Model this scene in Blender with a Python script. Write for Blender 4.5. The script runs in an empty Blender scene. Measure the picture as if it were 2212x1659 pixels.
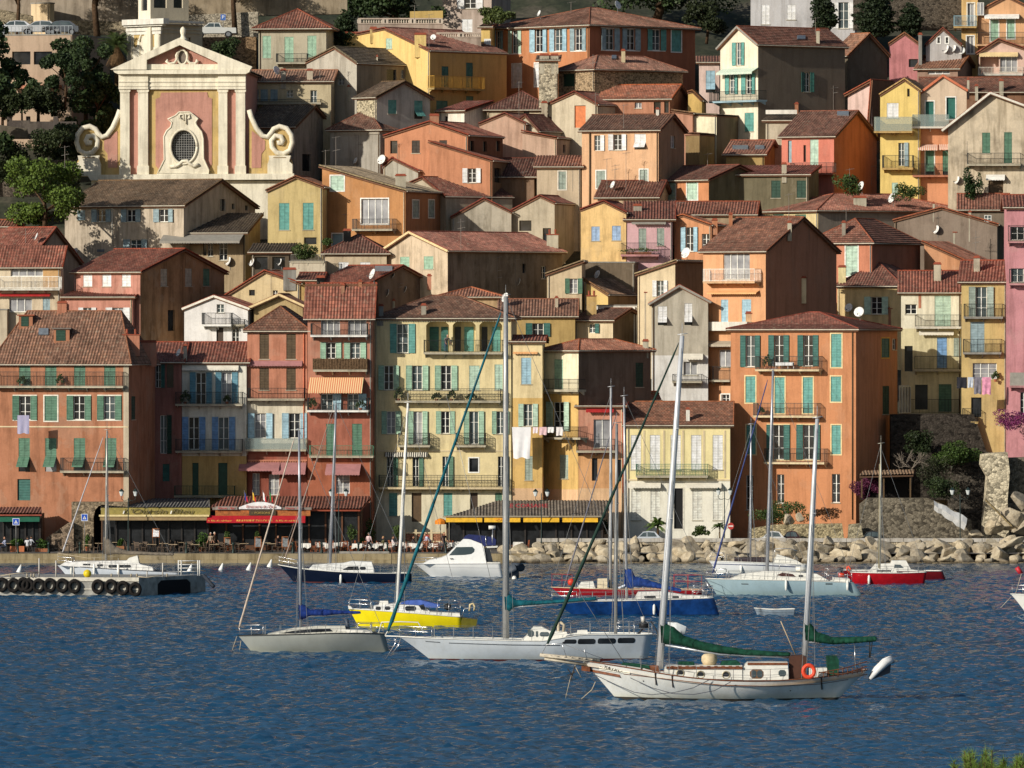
import bpy,math,random
import numpy as np
from mathutils import Vector,Matrix
random.seed(7);np.random.seed(7)
SC=bpy.context.scene
COL=SC.collection
# ------ camera geometry
CAMH=19.8
FP=70000.0
PIT=math.atan((3318-2904)/FP)
SP,CP=math.sin(PIT),math.cos(PIT)
def ray(gx,gy):
 a=(gx-4424)/FP;b=(3318-gy)/FP
 return(a,CP+b*SP,-SP+b*CP)
def P(gx,gy,Y):
 d=ray(gx,gy);t=Y/d[1]
 return Vector((d[0]*t,Y,CAMH+d[2]*t))
def G(r,c,x,y):return(2212*c+x,1659*r+y)
def terr(Y,X=0.0):
 if Y<722:return 1.35
 if Y<730:return 1.35+(Y-722)*.019
 return 1.5+.4*(Y-730)
def Ybase(gy):return(CAMH-1.5+292)/(0.4-(2904-gy)/FP)
# ------ colours / materials
def lin(c):
 c=c/255.0
 return c/12.92 if c<=.04045 else((c+.055)/1.055)**2.4
def rgb(c,k=1.0):
 if isinstance(c,str):
  c=C[c]
 return(lin(c[0])*k,lin(c[1])*k,lin(c[2])*k,1)
def soft(b,k):
 y=.3*b[0]+.55*b[1]+.15*b[2];q=[v+(y-v)*k for v in b[:3]];f=max(0,min(1,(1-q[1]/max(q[0],.001))*1.3))if q[1]>q[2]else 0;return(q[0],q[1]*(1+.08*f),q[2]*(1-.05*f),1)
C=dict(white=(236,233,224),offwhite=(225,219,203),teal=(86,160,148),dteal=(45,105,95),green=(80,125,98),dgreen=(40,75,58),pgreen=(150,190,158),lgreen=(175,205,180),blue=(105,155,205),lblue=(150,190,205),bluegrey=(140,165,170),brown=(92,72,48),dbrown=(62,48,36),ggreen=(150,165,150),cream=(226,200,150),iron=(38,42,42),stone=(190,178,150),gutter=(200,190,170),redaw=(170,50,50),mauve=(172,122,120),tealblue=(88,146,164),orange=(206,118,66),salmon=(206,118,84),terra=(184,108,68),yellow=(238,196,92),ochre=(206,160,70),paleyel=(240,216,140),beige=(196,176,146),greybeige=(176,164,144),grey=(150,145,135),pink=(212,140,140),peach=(232,176,122),coral=(216,112,86),mustard=(200,162,78),black=(14,14,16),lav=(160,175,205),vblue=(150,180,215),glassrail=(120,140,138),wood=(110,88,66))
MATS={}
def nodes(name):
 m=bpy.data.materials.new(name);m.use_nodes=True
 nt=m.node_tree;nt.nodes.clear()
 out=nt.nodes.new('ShaderNodeOutputMaterial');b=nt.nodes.new('ShaderNodeBsdfPrincipled')
 nt.links.new(b.outputs[0],out.inputs[0])
 return m,nt,b
def N(nt,t,**kw):
 n=nt.nodes.new(t)
 for k,v in kw.items():
  if k.startswith('i_'):
   key=k[2:];key=int(key)if key.isdigit()else key
   n.inputs[key].default_value=v
  else:setattr(n,k,v)
 return n
def ramp(nt,fac,stops):
 r=nt.nodes.new('ShaderNodeValToRGB');e=r.color_ramp.elements
 while len(e)<len(stops):e.new(.5)
 for el,(p,c)in zip(e,stops):
  el.position=p;el.color=c if len(c)==4 else(*c,1)
 nt.links.new(fac,r.inputs[0]);return r.outputs[0]
def mixc(nt,fac,a,b,mode='MIX'):
 m=nt.nodes.new('ShaderNodeMix');m.data_type='RGBA';m.blend_type=mode
 for s,v in((m.inputs[0],fac),(m.inputs[6],a),(m.inputs[7],b)):
  if isinstance(v,(int,float,tuple)):s.default_value=v
  else:nt.links.new(v,s)
 return m.outputs[2]
def wcoords(nt):
 tc=nt.nodes.new('ShaderNodeTexCoord');oi=nt.nodes.new('ShaderNodeObjectInfo')
 a=nt.nodes.new('ShaderNodeVectorMath');a.operation='MULTIPLY_ADD'
 g=nt.nodes.new('ShaderNodeNewGeometry')
 return g.outputs['Position'],tc.outputs['Object']
def scaled(nt,vec,s):
 m=nt.nodes.new('ShaderNodeMapping');m.inputs['Scale'].default_value=s
 nt.links.new(vec,m.inputs[0]);return m.outputs[0]
def bump(nt,b,h,st=.3,dist=.02):
 n=nt.nodes.new('ShaderNodeBump');n.inputs['Strength'].default_value=st;n.inputs['Distance'].default_value=dist
 nt.links.new(h,n.inputs['Height']);nt.links.new(n.outputs[0],b.inputs['Normal'])
def plaster(c,wear=.5):
 key=('pl',c,wear)
 if key in MATS:return MATS[key]
 m,nt,b=nodes('plaster');pos,ob=wcoords(nt)
 base=soft(rgb(c),.27)
 n1=N(nt,'ShaderNodeTexNoise',i_Scale=.55,i_Detail=5.0,i_Roughness=.65);nt.links.new(pos,n1.inputs['Vector'])
 n2=N(nt,'ShaderNodeTexNoise',i_Scale=1.0,i_Detail=4.0,i_Roughness=.7);nt.links.new(scaled(nt,pos,(1.6,1.6,.16)),n2.inputs['Vector'])
 n3=N(nt,'ShaderNodeTexNoise',i_Scale=7.0,i_Detail=4.0,i_Roughness=.7);nt.links.new(pos,n3.inputs['Vector'])
 dk=tuple(v*(1-.42*wear)for v in base[:3])+(1,)
 lt=tuple(min(.9,v*(1+.10*wear)+.02*wear)for v in base[:3])+(1,)
 c1=ramp(nt,n1.outputs[0],[(.3,dk),(.5,base),(.75,lt)])
 st=ramp(nt,n2.outputs[0],[(.36,(.52,.50,.47)),(.54,(1,1,1))])
 c2=mixc(nt,.75*wear+.15,c1,st,'MULTIPLY')
 n5=N(nt,'ShaderNodeTexNoise',i_Scale=.42,i_Detail=7.0,i_Roughness=.62);nt.links.new(scaled(nt,pos,(1,1.3,.8)),n5.inputs['Vector'])
 pm=ramp(nt,n5.outputs[0],[(.60-.07*wear,(0,0,0)),(.625-.07*wear,(.42*wear,)*3)])
 c2=mixc(nt,pm,c2,tuple(.5*v+.5*g_ for v,g_ in zip(base[:3],(.40,.34,.26)))+(1,))
 fn=ramp(nt,n3.outputs[0],[(.3,(.86,.85,.84)),(.6,(1.03,1.03,1.03))])
 c3=mixc(nt,.6,c2,fn,'MULTIPLY')
 nt.links.new(c3,b.inputs['Base Color']);b.inputs['Roughness'].default_value=.92
 b.inputs['Specular IOR Level'].default_value=.2
 bump(nt,b,n3.outputs[0],.35,.03)
 MATS[key]=m;return m
def roofmat(c,flat=False):
 key=('rf',c,flat)
 if key in MATS:return MATS[key]
 m,nt,b=nodes('roof_tiles');pos,ob=wcoords(nt)
 uv=N(nt,'ShaderNodeUVMap');
 base=soft(rgb(c,1.1),.36)
 bt=N(nt,'ShaderNodeTexBrick',i_Scale=1.0,offset=.5 if flat else 0.0,i_6=.02,i_8=.27,i_9=.36)
 bt.inputs['Mortar Size'].default_value=.022;bt.inputs['Brick Width'].default_value=.27;bt.inputs['Row Height'].default_value=.36
 bt.inputs['Color1'].default_value=tuple(min(1,v*1.28)for v in base[:3])+(1,)
 bt.inputs['Color2'].default_value=tuple(v*.66 for v in base[:3])+(1,)
 bt.inputs['Mortar'].default_value=tuple(v*.35 for v in base[:3])+(1,)
 nt.links.new(uv.outputs[0],bt.inputs['Vector'])
 n1=N(nt,'ShaderNodeTexNoise',i_Scale=.7,i_Detail=6.0,i_Roughness=.7);nt.links.new(pos,n1.inputs['Vector'])
 st=ramp(nt,n1.outputs[0],[(.3,(.5,.5,.48)),(.5,(1,1,1)),(.7,(1.3,1.25,1.12))])
 n4=N(nt,'ShaderNodeTexNoise',i_Scale=2.6,i_Detail=5.0,i_Roughness=.7);nt.links.new(pos,n4.inputs['Vector'])
 f4=ramp(nt,n4.outputs[0],[(.54,(0,0,0)),(.70,(.6,.6,.6))])
 c1=mixc(nt,.9,bt.outputs[0],st,'MULTIPLY')
 c2=mixc(nt,f4,c1,(.30,.26,.19,1))
 nt.links.new(c2,b.inputs['Base Color']);b.inputs['Roughness'].default_value=.85
 b.inputs['Specular IOR Level'].default_value=.25
 MATS[key]=m;return m
def paint(c,rough=.5,metal=0.0,var=.12,sc=3.0,spec=.4,name='paint'):
 key=('pt',c,rough,metal,var,sc,spec)
 if key in MATS:return MATS[key]
 m,nt,b=nodes(name);pos,ob=wcoords(nt);base=rgb(c)
 n1=N(nt,'ShaderNodeTexNoise',i_Scale=sc,i_Detail=4.0,i_Roughness=.65);nt.links.new(pos,n1.inputs['Vector'])
 lo=tuple(v*(1-2*var)for v in base[:3]);hi=tuple(min(.92,v*(1+var))for v in base[:3])
 nt.links.new(ramp(nt,n1.outputs[0],[(.3,lo),(.65,hi)]),b.inputs['Base Color'])
 b.inputs['Roughness'].default_value=rough;b.inputs['Metallic'].default_value=metal
 b.inputs['Specular IOR Level'].default_value=spec
 MATS[key]=m;return m
def louvre(c):
 key=('lv',c)
 if key in MATS:return MATS[key]
 m,nt,b=nodes('louvred_shutter');pos,ob=wcoords(nt);base=soft(rgb(c,1.15),.2)
 w=N(nt,'ShaderNodeTexWave',i_Scale=2.2,bands_direction='Z');nt.links.new(ob,w.inputs[0])
 n1=N(nt,'ShaderNodeTexNoise',i_Scale=2.5,i_Detail=4.0);nt.links.new(pos,n1.inputs['Vector'])
 c1=ramp(nt,n1.outputs[0],[(.3,tuple(v*.7 for v in base[:3])),(.7,tuple(min(.9,v*1.12)for v in base[:3]))])
 nt.links.new(mixc(nt,.45,c1,ramp(nt,w.outputs[0],[(.2,(.55,.55,.55)),(.6,(1.05,1.05,1.05))]),'MULTIPLY'),b.inputs['Base Color'])
 b.inputs['Roughness'].default_value=.6;b.inputs['Specular IOR Level'].default_value=.3
 bump(nt,b,w.outputs[0],.6,.03)
 MATS[key]=m;return m
def glassm(k=0):
 key=('gl',k)
 if key in MATS:return MATS[key]
 m,nt,b=nodes('window_glass');pos,ob=wcoords(nt)
 n1=N(nt,'ShaderNodeTexNoise',i_Scale=.8,i_Detail=2.0);nt.links.new(pos,n1.inputs['Vector'])
 a,d=[((.010,.012,.014),(.035,.038,.042)),((.20,.20,.21),(.38,.38,.38)),((.05,.07,.075),(.10,.125,.13))][k]
 nt.links.new(ramp(nt,n1.outputs[0],[(.35,a),(.65,d)]),b.inputs['Base Color'])
 b.inputs['Roughness'].default_value=.12 if k!=1 else .5;b.inputs['Specular IOR Level'].default_value=.35
 MATS[key]=m;return m
def striped(c1,c2,s=4.0,axis='X'):
 key=('st',c1,c2,s,axis)
 if key in MATS:return MATS[key]
 m,nt,b=nodes('striped_canvas');pos,ob=wcoords(nt)
 w=N(nt,'ShaderNodeTexWave',i_Scale=s,bands_direction=axis);nt.links.new(ob,w.inputs[0])
 nt.links.new(ramp(nt,w.outputs[0],[(.45,rgb(c1)),(.55,rgb(c2))]),b.inputs['Base Color']);b.inputs['Roughness'].default_value=.85
 MATS[key]=m;return m
def stonem(c,s=3.0,dark=.35,mort=(.30,.28,.24)):
 key=('sn',c,s,dark)
 if key in MATS:return MATS[key]
 m,nt,b=nodes('stonework');pos,ob=wcoords(nt);base=rgb(c)
 s*=1.7;v=N(nt,'ShaderNodeTexVoronoi',i_Scale=s);nt.links.new(scaled(nt,pos,(1,1,1.35)),v.inputs['Vector'])
 v2=N(nt,'ShaderNodeTexVoronoi',i_Scale=s,feature='DISTANCE_TO_EDGE');nt.links.new(scaled(nt,pos,(1,1,1.35)),v2.inputs['Vector'])
 sep=N(nt,'ShaderNodeSeparateColor');nt.links.new(v.outputs['Color'],sep.inputs[0])
 c1=ramp(nt,sep.outputs[0],[(0,tuple(x*dark for x in base[:3])),(.5,base),(1,tuple(min(.85,x*1.35)for x in base[:3]))])
 e=ramp(nt,v2.outputs['Distance'],[(.0,(.5,.48,.45)),(.07,(1,1,1))])
 n1=N(nt,'ShaderNodeTexNoise',i_Scale=9.0,i_Detail=5.0);nt.links.new(pos,n1.inputs['Vector'])
 c2=mixc(nt,1.0,c1,e,'MULTIPLY')
 c3=mixc(nt,.8,c2,ramp(nt,n1.outputs[0],[(.3,(.6,.6,.58)),(.65,(1.1,1.1,1.08))]),'MULTIPLY')
 nt.links.new(c3,b.inputs['Base Color']);b.inputs['Roughness'].default_value=.95;b.inputs['Specular IOR Level'].default_value=.15
 bump(nt,b,v2.outputs['Distance'],.9,.08)
 MATS[key]=m;return m
def foliage(c,var=.5):
 key=('fo',c)
 if key in MATS:return MATS[key]
 m,nt,b=nodes('leaves');pos,ob=wcoords(nt);base=rgb(c)
 n1=N(nt,'ShaderNodeTexNoise',i_Scale=2.2,i_Detail=5.0,i_Roughness=.75);nt.links.new(pos,n1.inputs['Vector'])
 nt.links.new(ramp(nt,n1.outputs[0],[(.3,tuple(v*(1-var)for v in base[:3])),(.5,base),(.72,(base[0]*1.7,base[1]*1.45,base[2]*1.1))]),b.inputs['Base Color'])
 b.inputs['Roughness'].default_value=.6;b.inputs['Specular IOR Level'].default_value=.25
 MATS[key]=m;return m
# ------ mesh builder
class MB:
 def __init__(s):s.V=[];s.F=[];s.MI=[];s.UV=None
 def f(s,pts,mi=0):
  n=len(s.V);s.V.extend(tuple(p)for p in pts);s.F.append(tuple(range(n,n+len(pts))));s.MI.append(mi)
 def box8(s,p,mi=0):
  n=len(s.V);s.V.extend(tuple(q)for q in p)
  for q in((0,3,2,1),(4,5,6,7),(0,1,5,4),(1,2,6,5),(2,3,7,6),(3,0,4,7)):
   s.F.append(tuple(n+i for i in q));s.MI.append(mi)
 def box(s,x0,x1,y0,y1,z0,z1,mi=0):
  s.box8([(x0,y0,z0),(x1,y0,z0),(x1,y1,z0),(x0,y1,z0),(x0,y0,z1),(x1,y0,z1),(x1,y1,z1),(x0,y1,z1)],mi)
 def bar(s,a,b,w,h=None,mi=0):
  a=Vector(a);b=Vector(b);d=(b-a)
  if d.length<1e-6:return
  d.normalize();up=Vector((0,0,1))if abs(d.z)<.9 else Vector((0,1,0))
  u=d.cross(up).normalized()*(w/2);v=u.cross(d).normalized()*((h or w)/2)
  s.box8([a-u-v,a+u-v,a+u+v,a-u+v,b-u-v,b+u-v,b+u+v,b-u+v],mi)
 def tube(s,pts,r,n=8,mi=0,cap=True,sq=1.0):
  pts=[Vector(p)for p in pts];k=len(pts)
  rr=r if isinstance(r,(list,tuple))else[r]*k
  base=len(s.V)
  for i,p in enumerate(pts):
   d=(pts[min(i+1,k-1)]-pts[max(i-1,0)]).normalized()
   up=Vector((0,1,0))if abs(d.y)<.9 else Vector((1,0,0))
   u=up.cross(d).normalized();v=d.cross(u)
   for j in range(n):
    a=2*math.pi*j/n
    s.V.append(tuple(p+u*(math.cos(a)*rr[i])+v*(math.sin(a)*rr[i]*sq)))
  for i in range(k-1):
   for j in range(n):
    a,b=base+i*n+j,base+i*n+(j+1)%n
    s.F.append((a,b,b+n,a+n));s.MI.append(mi)
  if cap:
   s.F.append(tuple(base+j for j in reversed(range(n))));s.MI.append(mi)
   s.F.append(tuple(base+(k-1)*n+j for j in range(n)));s.MI.append(mi)
 def prism(s,poly,fn,o0,o1,mi=0,side=None):
  """poly of 2-D points -> solid between offsets o0 and o1 through fn(a, b, o)"""
  n=len(s.V);k=len(poly)
  s.V.extend(tuple(fn(a,b,o0))for a,b in poly);s.V.extend(tuple(fn(a,b,o1))for a,b in poly)
  s.F.append(tuple(range(n,n+k)));s.MI.append(mi)
  s.F.append(tuple(range(n+2*k-1,n+k-1,-1)));s.MI.append(mi)
  for i in range(k):
   j=(i+1)%k
   s.F.append((n+i,n+j,n+k+j,n+k+i));s.MI.append(mi if side is None else side)
 def lathe(s,prof,cx=0,cy=0,n=12,mi=0,ax='z'):
  base=len(s.V);k=len(prof)
  for r,z in prof:
   for j in range(n):
    a=2*math.pi*j/n
    s.V.append((cx+r*math.cos(a),cy+r*math.sin(a),z))
  for i in range(k-1):
   for j in range(n):
    a,b=base+i*n+j,base+i*n+(j+1)%n
    s.F.append((a,b,b+n,a+n));s.MI.append(mi)
 def build(s,name,mats,parent=None,smooth=False,loc=None):
  me=bpy.data.meshes.new(name);me.from_pydata(s.V,[],s.F)
  if not isinstance(mats,(list,tuple)):mats=[mats]
  for m in mats:me.materials.append(m)
  if len(mats)>1:me.polygons.foreach_set('material_index',np.array(s.MI,dtype=np.int32))
  if smooth:me.polygons.foreach_set('use_smooth',np.ones(len(s.F),dtype=bool))
  if s.UV is not None:
   uv=me.uv_layers.new(name='UVMap');li=np.zeros(len(me.loops),dtype=np.int32);me.loops.foreach_get('vertex_index',li)
   uv.data.foreach_set('uv',np.array(s.UV,dtype=np.float32)[li].ravel())
  me.update()
  o=bpy.data.objects.new(name,me);COL.objects.link(o)
  if parent:o.parent=parent
  if loc is not None:o.location=loc
  return o
def empty(name,loc=(0,0,0),rz=0.0):
 o=bpy.data.objects.new(name,None);COL.objects.link(o);o.empty_display_size=.3
 o.location=loc;o.rotation_euler=(0,0,rz);return o
def tag(o,label=None,cat=None,group=None,kind=None):
 if label:o['label']=label
 if cat:o['category']=cat
 if group:o['group']=group
 if kind:o['kind']=kind
 return o
def kids(o):return list(o.children)
def copy_tree(o,parent=None):
 c=o.copy();COL.objects.link(c)
 if parent:c.parent=parent
 for ch in list(o.children):copy_tree(ch,c)
 return c
def text_mesh(txt,size,depth=.01,italic=0.0,space=1.0):
 cu=bpy.data.curves.new('lettering','FONT');cu.body=txt;cu.size=size;cu.extrude=depth;cu.shear=italic;cu.space_character=space
 cu.align_x='CENTER';cu.align_y='CENTER';cu.resolution_u=3
 ob=bpy.data.objects.new('lettering',cu);COL.objects.link(ob)
 bpy.context.view_layer.update()
 me=bpy.data.meshes.new_from_object(ob.evaluated_get(bpy.context.evaluated_depsgraph_get()))
 bpy.data.objects.remove(ob);bpy.data.curves.remove(cu)
 return me
def text_obj(txt,size,mat,parent,matrix,depth=.01,italic=0.0,width=None,name='lettering'):
 me=text_mesh(txt,size,depth,italic);me.name=name;me.materials.clear();me.materials.append(mat)
 o=bpy.data.objects.new(name,me);COL.objects.link(o);o.parent=parent
 if width:
  xs=[v.co.x for v in me.vertices];k=width/max(1e-3,max(xs)-min(xs))
  for v in me.vertices:v.co.x*=k
 o.matrix_local=matrix
 return o
# ------ houses
def roof_plane(mb,pts,style):
 """pts: eave-left, eave-right, (top-right, top-left | apex). ribbed or rowed tiles + slab below"""
 p=[Vector(q)for q in pts];O=p[0];s=(p[1]-p[0]);w=s.length
 if w<.05:return
 s.normalize();nrm=s.cross(p[-1]-p[0]).normalized()
 if nrm.z<0:nrm=-nrm
 t=nrm.cross(s)
 poly=[((q-O).dot(s),(q-O).dot(t))for q in p]
 if mb.UV is None:mb.UV=[]
 def span(sv):
  ts=[]
  for i in range(len(poly)):
   (a,b),(c,d)=poly[i],poly[(i+1)%len(poly)]
   if abs(a-c)<1e-6:continue
   if min(a,c)-1e-6<=sv<=max(a,c)+1e-6:ts.append(b+(d-b)*(sv-a)/(c-a))
  return(min(ts),max(ts))if ts else None
 smin=min(a for a,b in poly);smax=max(a for a,b in poly)
 off=random.random()*10
 if style=='r':
  n=max(2,int((smax-smin)/.14));prev=None
  for i in range(n+1):
   sv=smin+(smax-smin)*min(max(i/n,1e-4),1-1e-4);sp=span(sv)
   h=.075 if i%2 else .0
   if sp is None:prev=None;continue
   idx=len(mb.V)
   L_=sp[1]-sp[0];sag=.05*math.sin(i*.11+off)*min(1,L_/3)-.03
   for f_ in(0,.5,1):
    tv=sp[0]+L_*f_-(random.uniform(0,.07)if f_==0 and L_>.8 else 0);mb.V.append(tuple(O+s*sv+t*tv+nrm*(h+(sag if f_==.5 and L_>1 else 0)+random.uniform(-.008,.008))));mb.UV.append((sv+off,tv))
   if prev is not None:
    for k_ in(0,1):mb.F.append((prev+k_,idx+k_,idx+k_+1,prev+k_+1));mb.MI.append(0)
   prev=idx
 else:
  tmin=min(b for a,b in poly);tmax=max(b for a,b in poly);n=max(2,int((tmax-tmin)/.34))
  def spanS(tv):
   ss=[]
   for i in range(len(poly)):
    (a,b),(c,d)=poly[i],poly[(i+1)%len(poly)]
    if abs(b-d)<1e-6:continue
    if min(b,d)-1e-6<=tv<=max(b,d)+1e-6:ss.append(a+(c-a)*(tv-b)/(d-b))
   return(min(ss),max(ss))if ss else None
  for i in range(n):
   t0=tmin+(tmax-tmin)*i/n+1e-4;t1=tmin+(tmax-tmin)*(i+1)/n-1e-4
   a,b=spanS(t0),spanS(t1)
   if not a or not b:continue
   idx=len(mb.V)
   for sv,tv,h in((a[0],t0,.0),(a[1],t0,.0),(a[1],t0,.07),(a[0],t0,.07),(b[1],t1,.02),(b[0],t1,.02)):
    mb.V.append(tuple(O+s*sv+t*tv+nrm*h));mb.UV.append((sv+off,tv))
   mb.F.append((idx,idx+1,idx+2,idx+3));mb.MI.append(0)
   mb.F.append((idx+3,idx+2,idx+4,idx+5));mb.MI.append(0)
 k=len(p);idx=len(mb.V)
 for h in(-.10,-.22):
  for q,(a,b)in zip(p,poly):
   mb.V.append(tuple(q+nrm*h));mb.UV.append((a+off,b))
 mb.F.append(tuple(range(idx,idx+k)));mb.MI.append(1)
 mb.F.append(tuple(range(idx+2*k-1,idx+k-1,-1)));mb.MI.append(1)
 for i in range(k):
  j=(i+1)%k
  mb.F.append((idx+i,idx+j,idx+k+j,idx+k+i));mb.MI.append(1)
HOUSES=[]
def clearglass():
 if 'cg' not in MATS:
  m,nt,b=nodes('railing_glass');b.inputs['Base Color'].default_value=(.32,.40,.38,1);b.inputs['Roughness'].default_value=.08;b.inputs['Alpha'].default_value=.38;MATS['cg']=m
 return MATS['cg']
class House:
 def __init__(s,name,label,r,c,xl,xc,xr,ye,yb=None,roof='gR',yr=None,xa=None,yl=None,col='beige',col2=None,bands=None,dp=None,th=None,Y=None,rc=(150,82,56),rs='r',ov=.35,wear=.5,gut='gutter',pitch=21,stone=None,back=True,cat='house',group=None,zb=None,nogut=False,hx=1.0,barge=None):
  s.r,s.c=r,c;g=lambda x,y:G(r,c,x,y);s.g=g
  if yb is None:yb=ye+850
  gy0=g(0,ye)[1]
  if Y is None:Y=Ybase(g(0,yb)[1])
  s.Y=Y;S=FP/Y;s.S=S
  ze=P(0,gy0,Y).z;s.ze=ze
  yrz=P(0,g(0,yr)[1],Y).z if yr is not None else ze+1.2
  rise=max(.15,yrz-ze)
  if dp is None:
   if roof in('gR','hip')and xr<=xc+5:dp=max(5.0,min(14,2*rise/math.tan(math.radians(pitch))))
   elif roof in('gR','hip'):dp=max(6.0,min(14,2*rise/math.tan(math.radians(pitch))))
   else:dp=8.0
  wr=(xr-xc)/S
  if th is None:th=math.asin(min(.93,wr/dp))if xr>xc+5 else math.radians(6)
  else:
   th=math.radians(th)
   if xr>xc+5:dp=wr/math.sin(th)
  s.th=th;s.dp=dp
  s.pc=P(g(xc,0)[0],gy0,Y);s.C=Vector((s.pc.x,Y,0));s.u=Vector((math.cos(th),-math.sin(th),0));s.v=Vector((math.sin(th),math.cos(th),0))
  s.root=empty(name,(s.C.x,s.C.y,terr(Y)if zb is None else zb),-th);s.z0=s.root.location.z
  tag(s.root,label,cat,group)
  s.a0=s.hit(*g(xl,ye),'L')[0];s.holes={'L':[],'R':[]};s.col=col;s.stone=stone;s.wear=wear;s.bands=bands or[]
  s.rooft=roof;s.rcol=rc;s.rs=rs;s.ov=ov;s.gut=gut;s.parts=[];s.back=back;s.nogut=nogut;s.hx=hx;s.barge=barge;s.frames=[]
  W=-s.a0;s.W_=W;s.rise=rise
  L=lambda z:z-s.z0
  e=L(ze);s.e=e
  if xa is not None:
   aa,za=s.hit(*g(xa,yr),'L')
  else:aa,za=-W/2,e+rise
  zl=s.hit(*g(xl,yl),'L')[1]if yl is not None else e
  zl_=zl
  s.top={}
  if roof=='gL':s.polyL=[(s.a0,zl),(aa,za),(0,e)];s.polyR=[(0,e),(dp,e)]
  elif roof=='shL':s.polyL=[(s.a0,zl),(0,e)];s.polyR=[(0,e),(dp,e)];aa,za=s.a0,zl
  elif roof=='gR':s.polyL=[(s.a0,e),(0,e)];s.polyR=[(0,e),(dp/2,e+rise),(dp,e)]
  elif roof=='shR':s.polyL=[(s.a0,e),(0,e)];s.polyR=[(0,e),(dp,e+rise)]
  else:s.polyL=[(s.a0,e),(0,e)];s.polyR=[(0,e),(dp,e)]
  s.aa,s.za,s.zl=aa,za,zl
  s.mats=[plaster(col,wear)if not stone else stonem(col,stone)]
  s.matR=None
  if col2:s.matR=plaster(col2,wear)  # right face colour, on many houses the front darkened to hold shade
  for b in s.bands:s.mats.append(plaster(b[1],wear)if len(b)<3 else stonem(b[1],b[2]))
  HOUSES.append(s)
 def hit(s,gx,gy,face,off=0.0):
  d=Vector(ray(gx,gy));o=Vector((0,0,CAMH))
  if face=='L':n,p0=s.v,s.C-s.v*off
  else:n,p0=s.u,s.C+s.u*off
  dn=d.x*n.x+d.y*n.y
  t=((p0-o).x*n.x+(p0-o).y*n.y)/dn
  q=o+d*t;rel=q-s.C
  a=rel.dot(s.u)if face=='L' else rel.dot(s.v)
  return a,q.z-s.z0
 def fm(s,face):
  return(lambda a,z,o:(a,-o,z))if face=='L' else(lambda a,z,o:(o,a,z))
 def rect(s,face,x,y,w,h,off=0.0):
  g=s.g;a0,z1=s.hit(*g(x,y),face,off);a1,z0=s.hit(*g(x+w,y+h),face,off)
  return a0,a1,z0,z1
 def topz(s,face,a):
  poly=s.polyL if face=='L' else s.polyR
  for(p,q),(p2,q2)in zip(poly,poly[1:]):
   if p-1e-6<=a<=p2+1e-6:return q+(q2-q)*(a-p)/max(1e-6,p2-p)
  return poly[-1][1]
 def win(s,spec):
  for item in spec.split('|'):
   t=item.split()
   if not t:continue
   st,face,xs,y,w,h=t[0],t[1],t[2],float(t[3]),float(t[4]),float(t[5])
   sc=t[6]if len(t)>6 else 'green';fr=t[7]if len(t)>7 else None
   for x in xs.split(','):s.one(st,face,float(x),y,w,h,sc,fr)
  return s
 def one(s,st,face,x,y,w,h,sc,fr):
  fm=s.fm(face);a0,a1,z0,z1=s.rect(face,x,y,w,h);W=a1-a0
  lim=-s.a0 if face=='L' else s.dp
  oa0,oa1=a0,a1
  if st=='o':oa0,oa1=a0+W*.27,a1-W*.27
  if st=='h':oa0,oa1=a0,a1-W*.42
  lo=s.a0 if face=='L' else 0;hi=0 if face=='L' else s.dp
  zt=min(s.topz(face,oa0),s.topz(face,oa1))
  inside=oa0>lo+.03 and oa1<hi-.03 and z1<zt-.05
  dep=.2
  if st=='l':dep=1.3
  if st in 'cp':dep=.09
  if inside:s.holes[face].append((oa0,oa1,z0,z1,dep));o=-dep
  else:o=.012
  mb=MB()
  def q(a,b,c_,d,off,mi=0):mb.f([fm(a,c_,off),fm(b,c_,off),fm(b,d,off),fm(a,d,off)],mi)
  nm='door' if st=='D' else 'window'
  fb=lambda m,A0,A1,Z0,Z1,O0,O1,mi=0:m.box8([fm(A0,Z0,O0),fm(A1,Z0,O0),fm(A1,Z0,O1),fm(A0,Z0,O1),fm(A0,Z1,O0),fm(A1,Z1,O0),fm(A1,Z1,O1),fm(A0,Z1,O1)],mi)
  if st=='D':fb(mb,oa0,oa1,z0,z1,o+.005,o+.05);pm=paint(sc,.6)
  elif st=='b':fb(mb,oa0,oa1,z0,z1,o+.005,o+.04);pm=louvre(sc)
  else:
   q(oa0,oa1,z0,z1,o+.004)
   rr=random.random()
   pm=glassm(1 if st in 'GW' else 0 if st in 'dl' else(2 if rr<.3 else 1 if rr<.4 else 0))
  if st=='l':pm=plaster(s.col,.4)
  root=mb.build(nm,pm,s.root)
  if st in 'ogGhW':
   f=MB();bw=min(.055,(oa1-oa0)*.07);o1=o+.05
   for A0,A1,Z0,Z1 in((oa0,oa0+bw,z0,z1),(oa1-bw,oa1,z0,z1),(oa0+bw,oa1-bw,z1-bw,z1),(oa0+bw,oa1-bw,z0,z0+bw)):fb(f,A0,A1,Z0,Z1,o+.01,o1)
   am=(oa0+oa1)/2;nv=1 if(oa1-oa0)<1.6 else 2 if(oa1-oa0)<2.4 else 3
   for i in range(nv):
    am=oa0+(oa1-oa0)*(i+1)/(nv+1);fb(f,am-bw*.7,am+bw*.7,z0+bw,z1-bw,o+.012,o1+.01)
   if st!='G':
    k=3 if(z1-z0)>1.4 else 2
    for i in range(1,k):zz=z0+(z1-z0)*i/k;fb(f,oa0+bw,oa1-bw,zz-.017,zz+.017,o+.011,o1-.005)
   f.build('frame',paint('white',.5),root)
  lm=louvre(sc)
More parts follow.
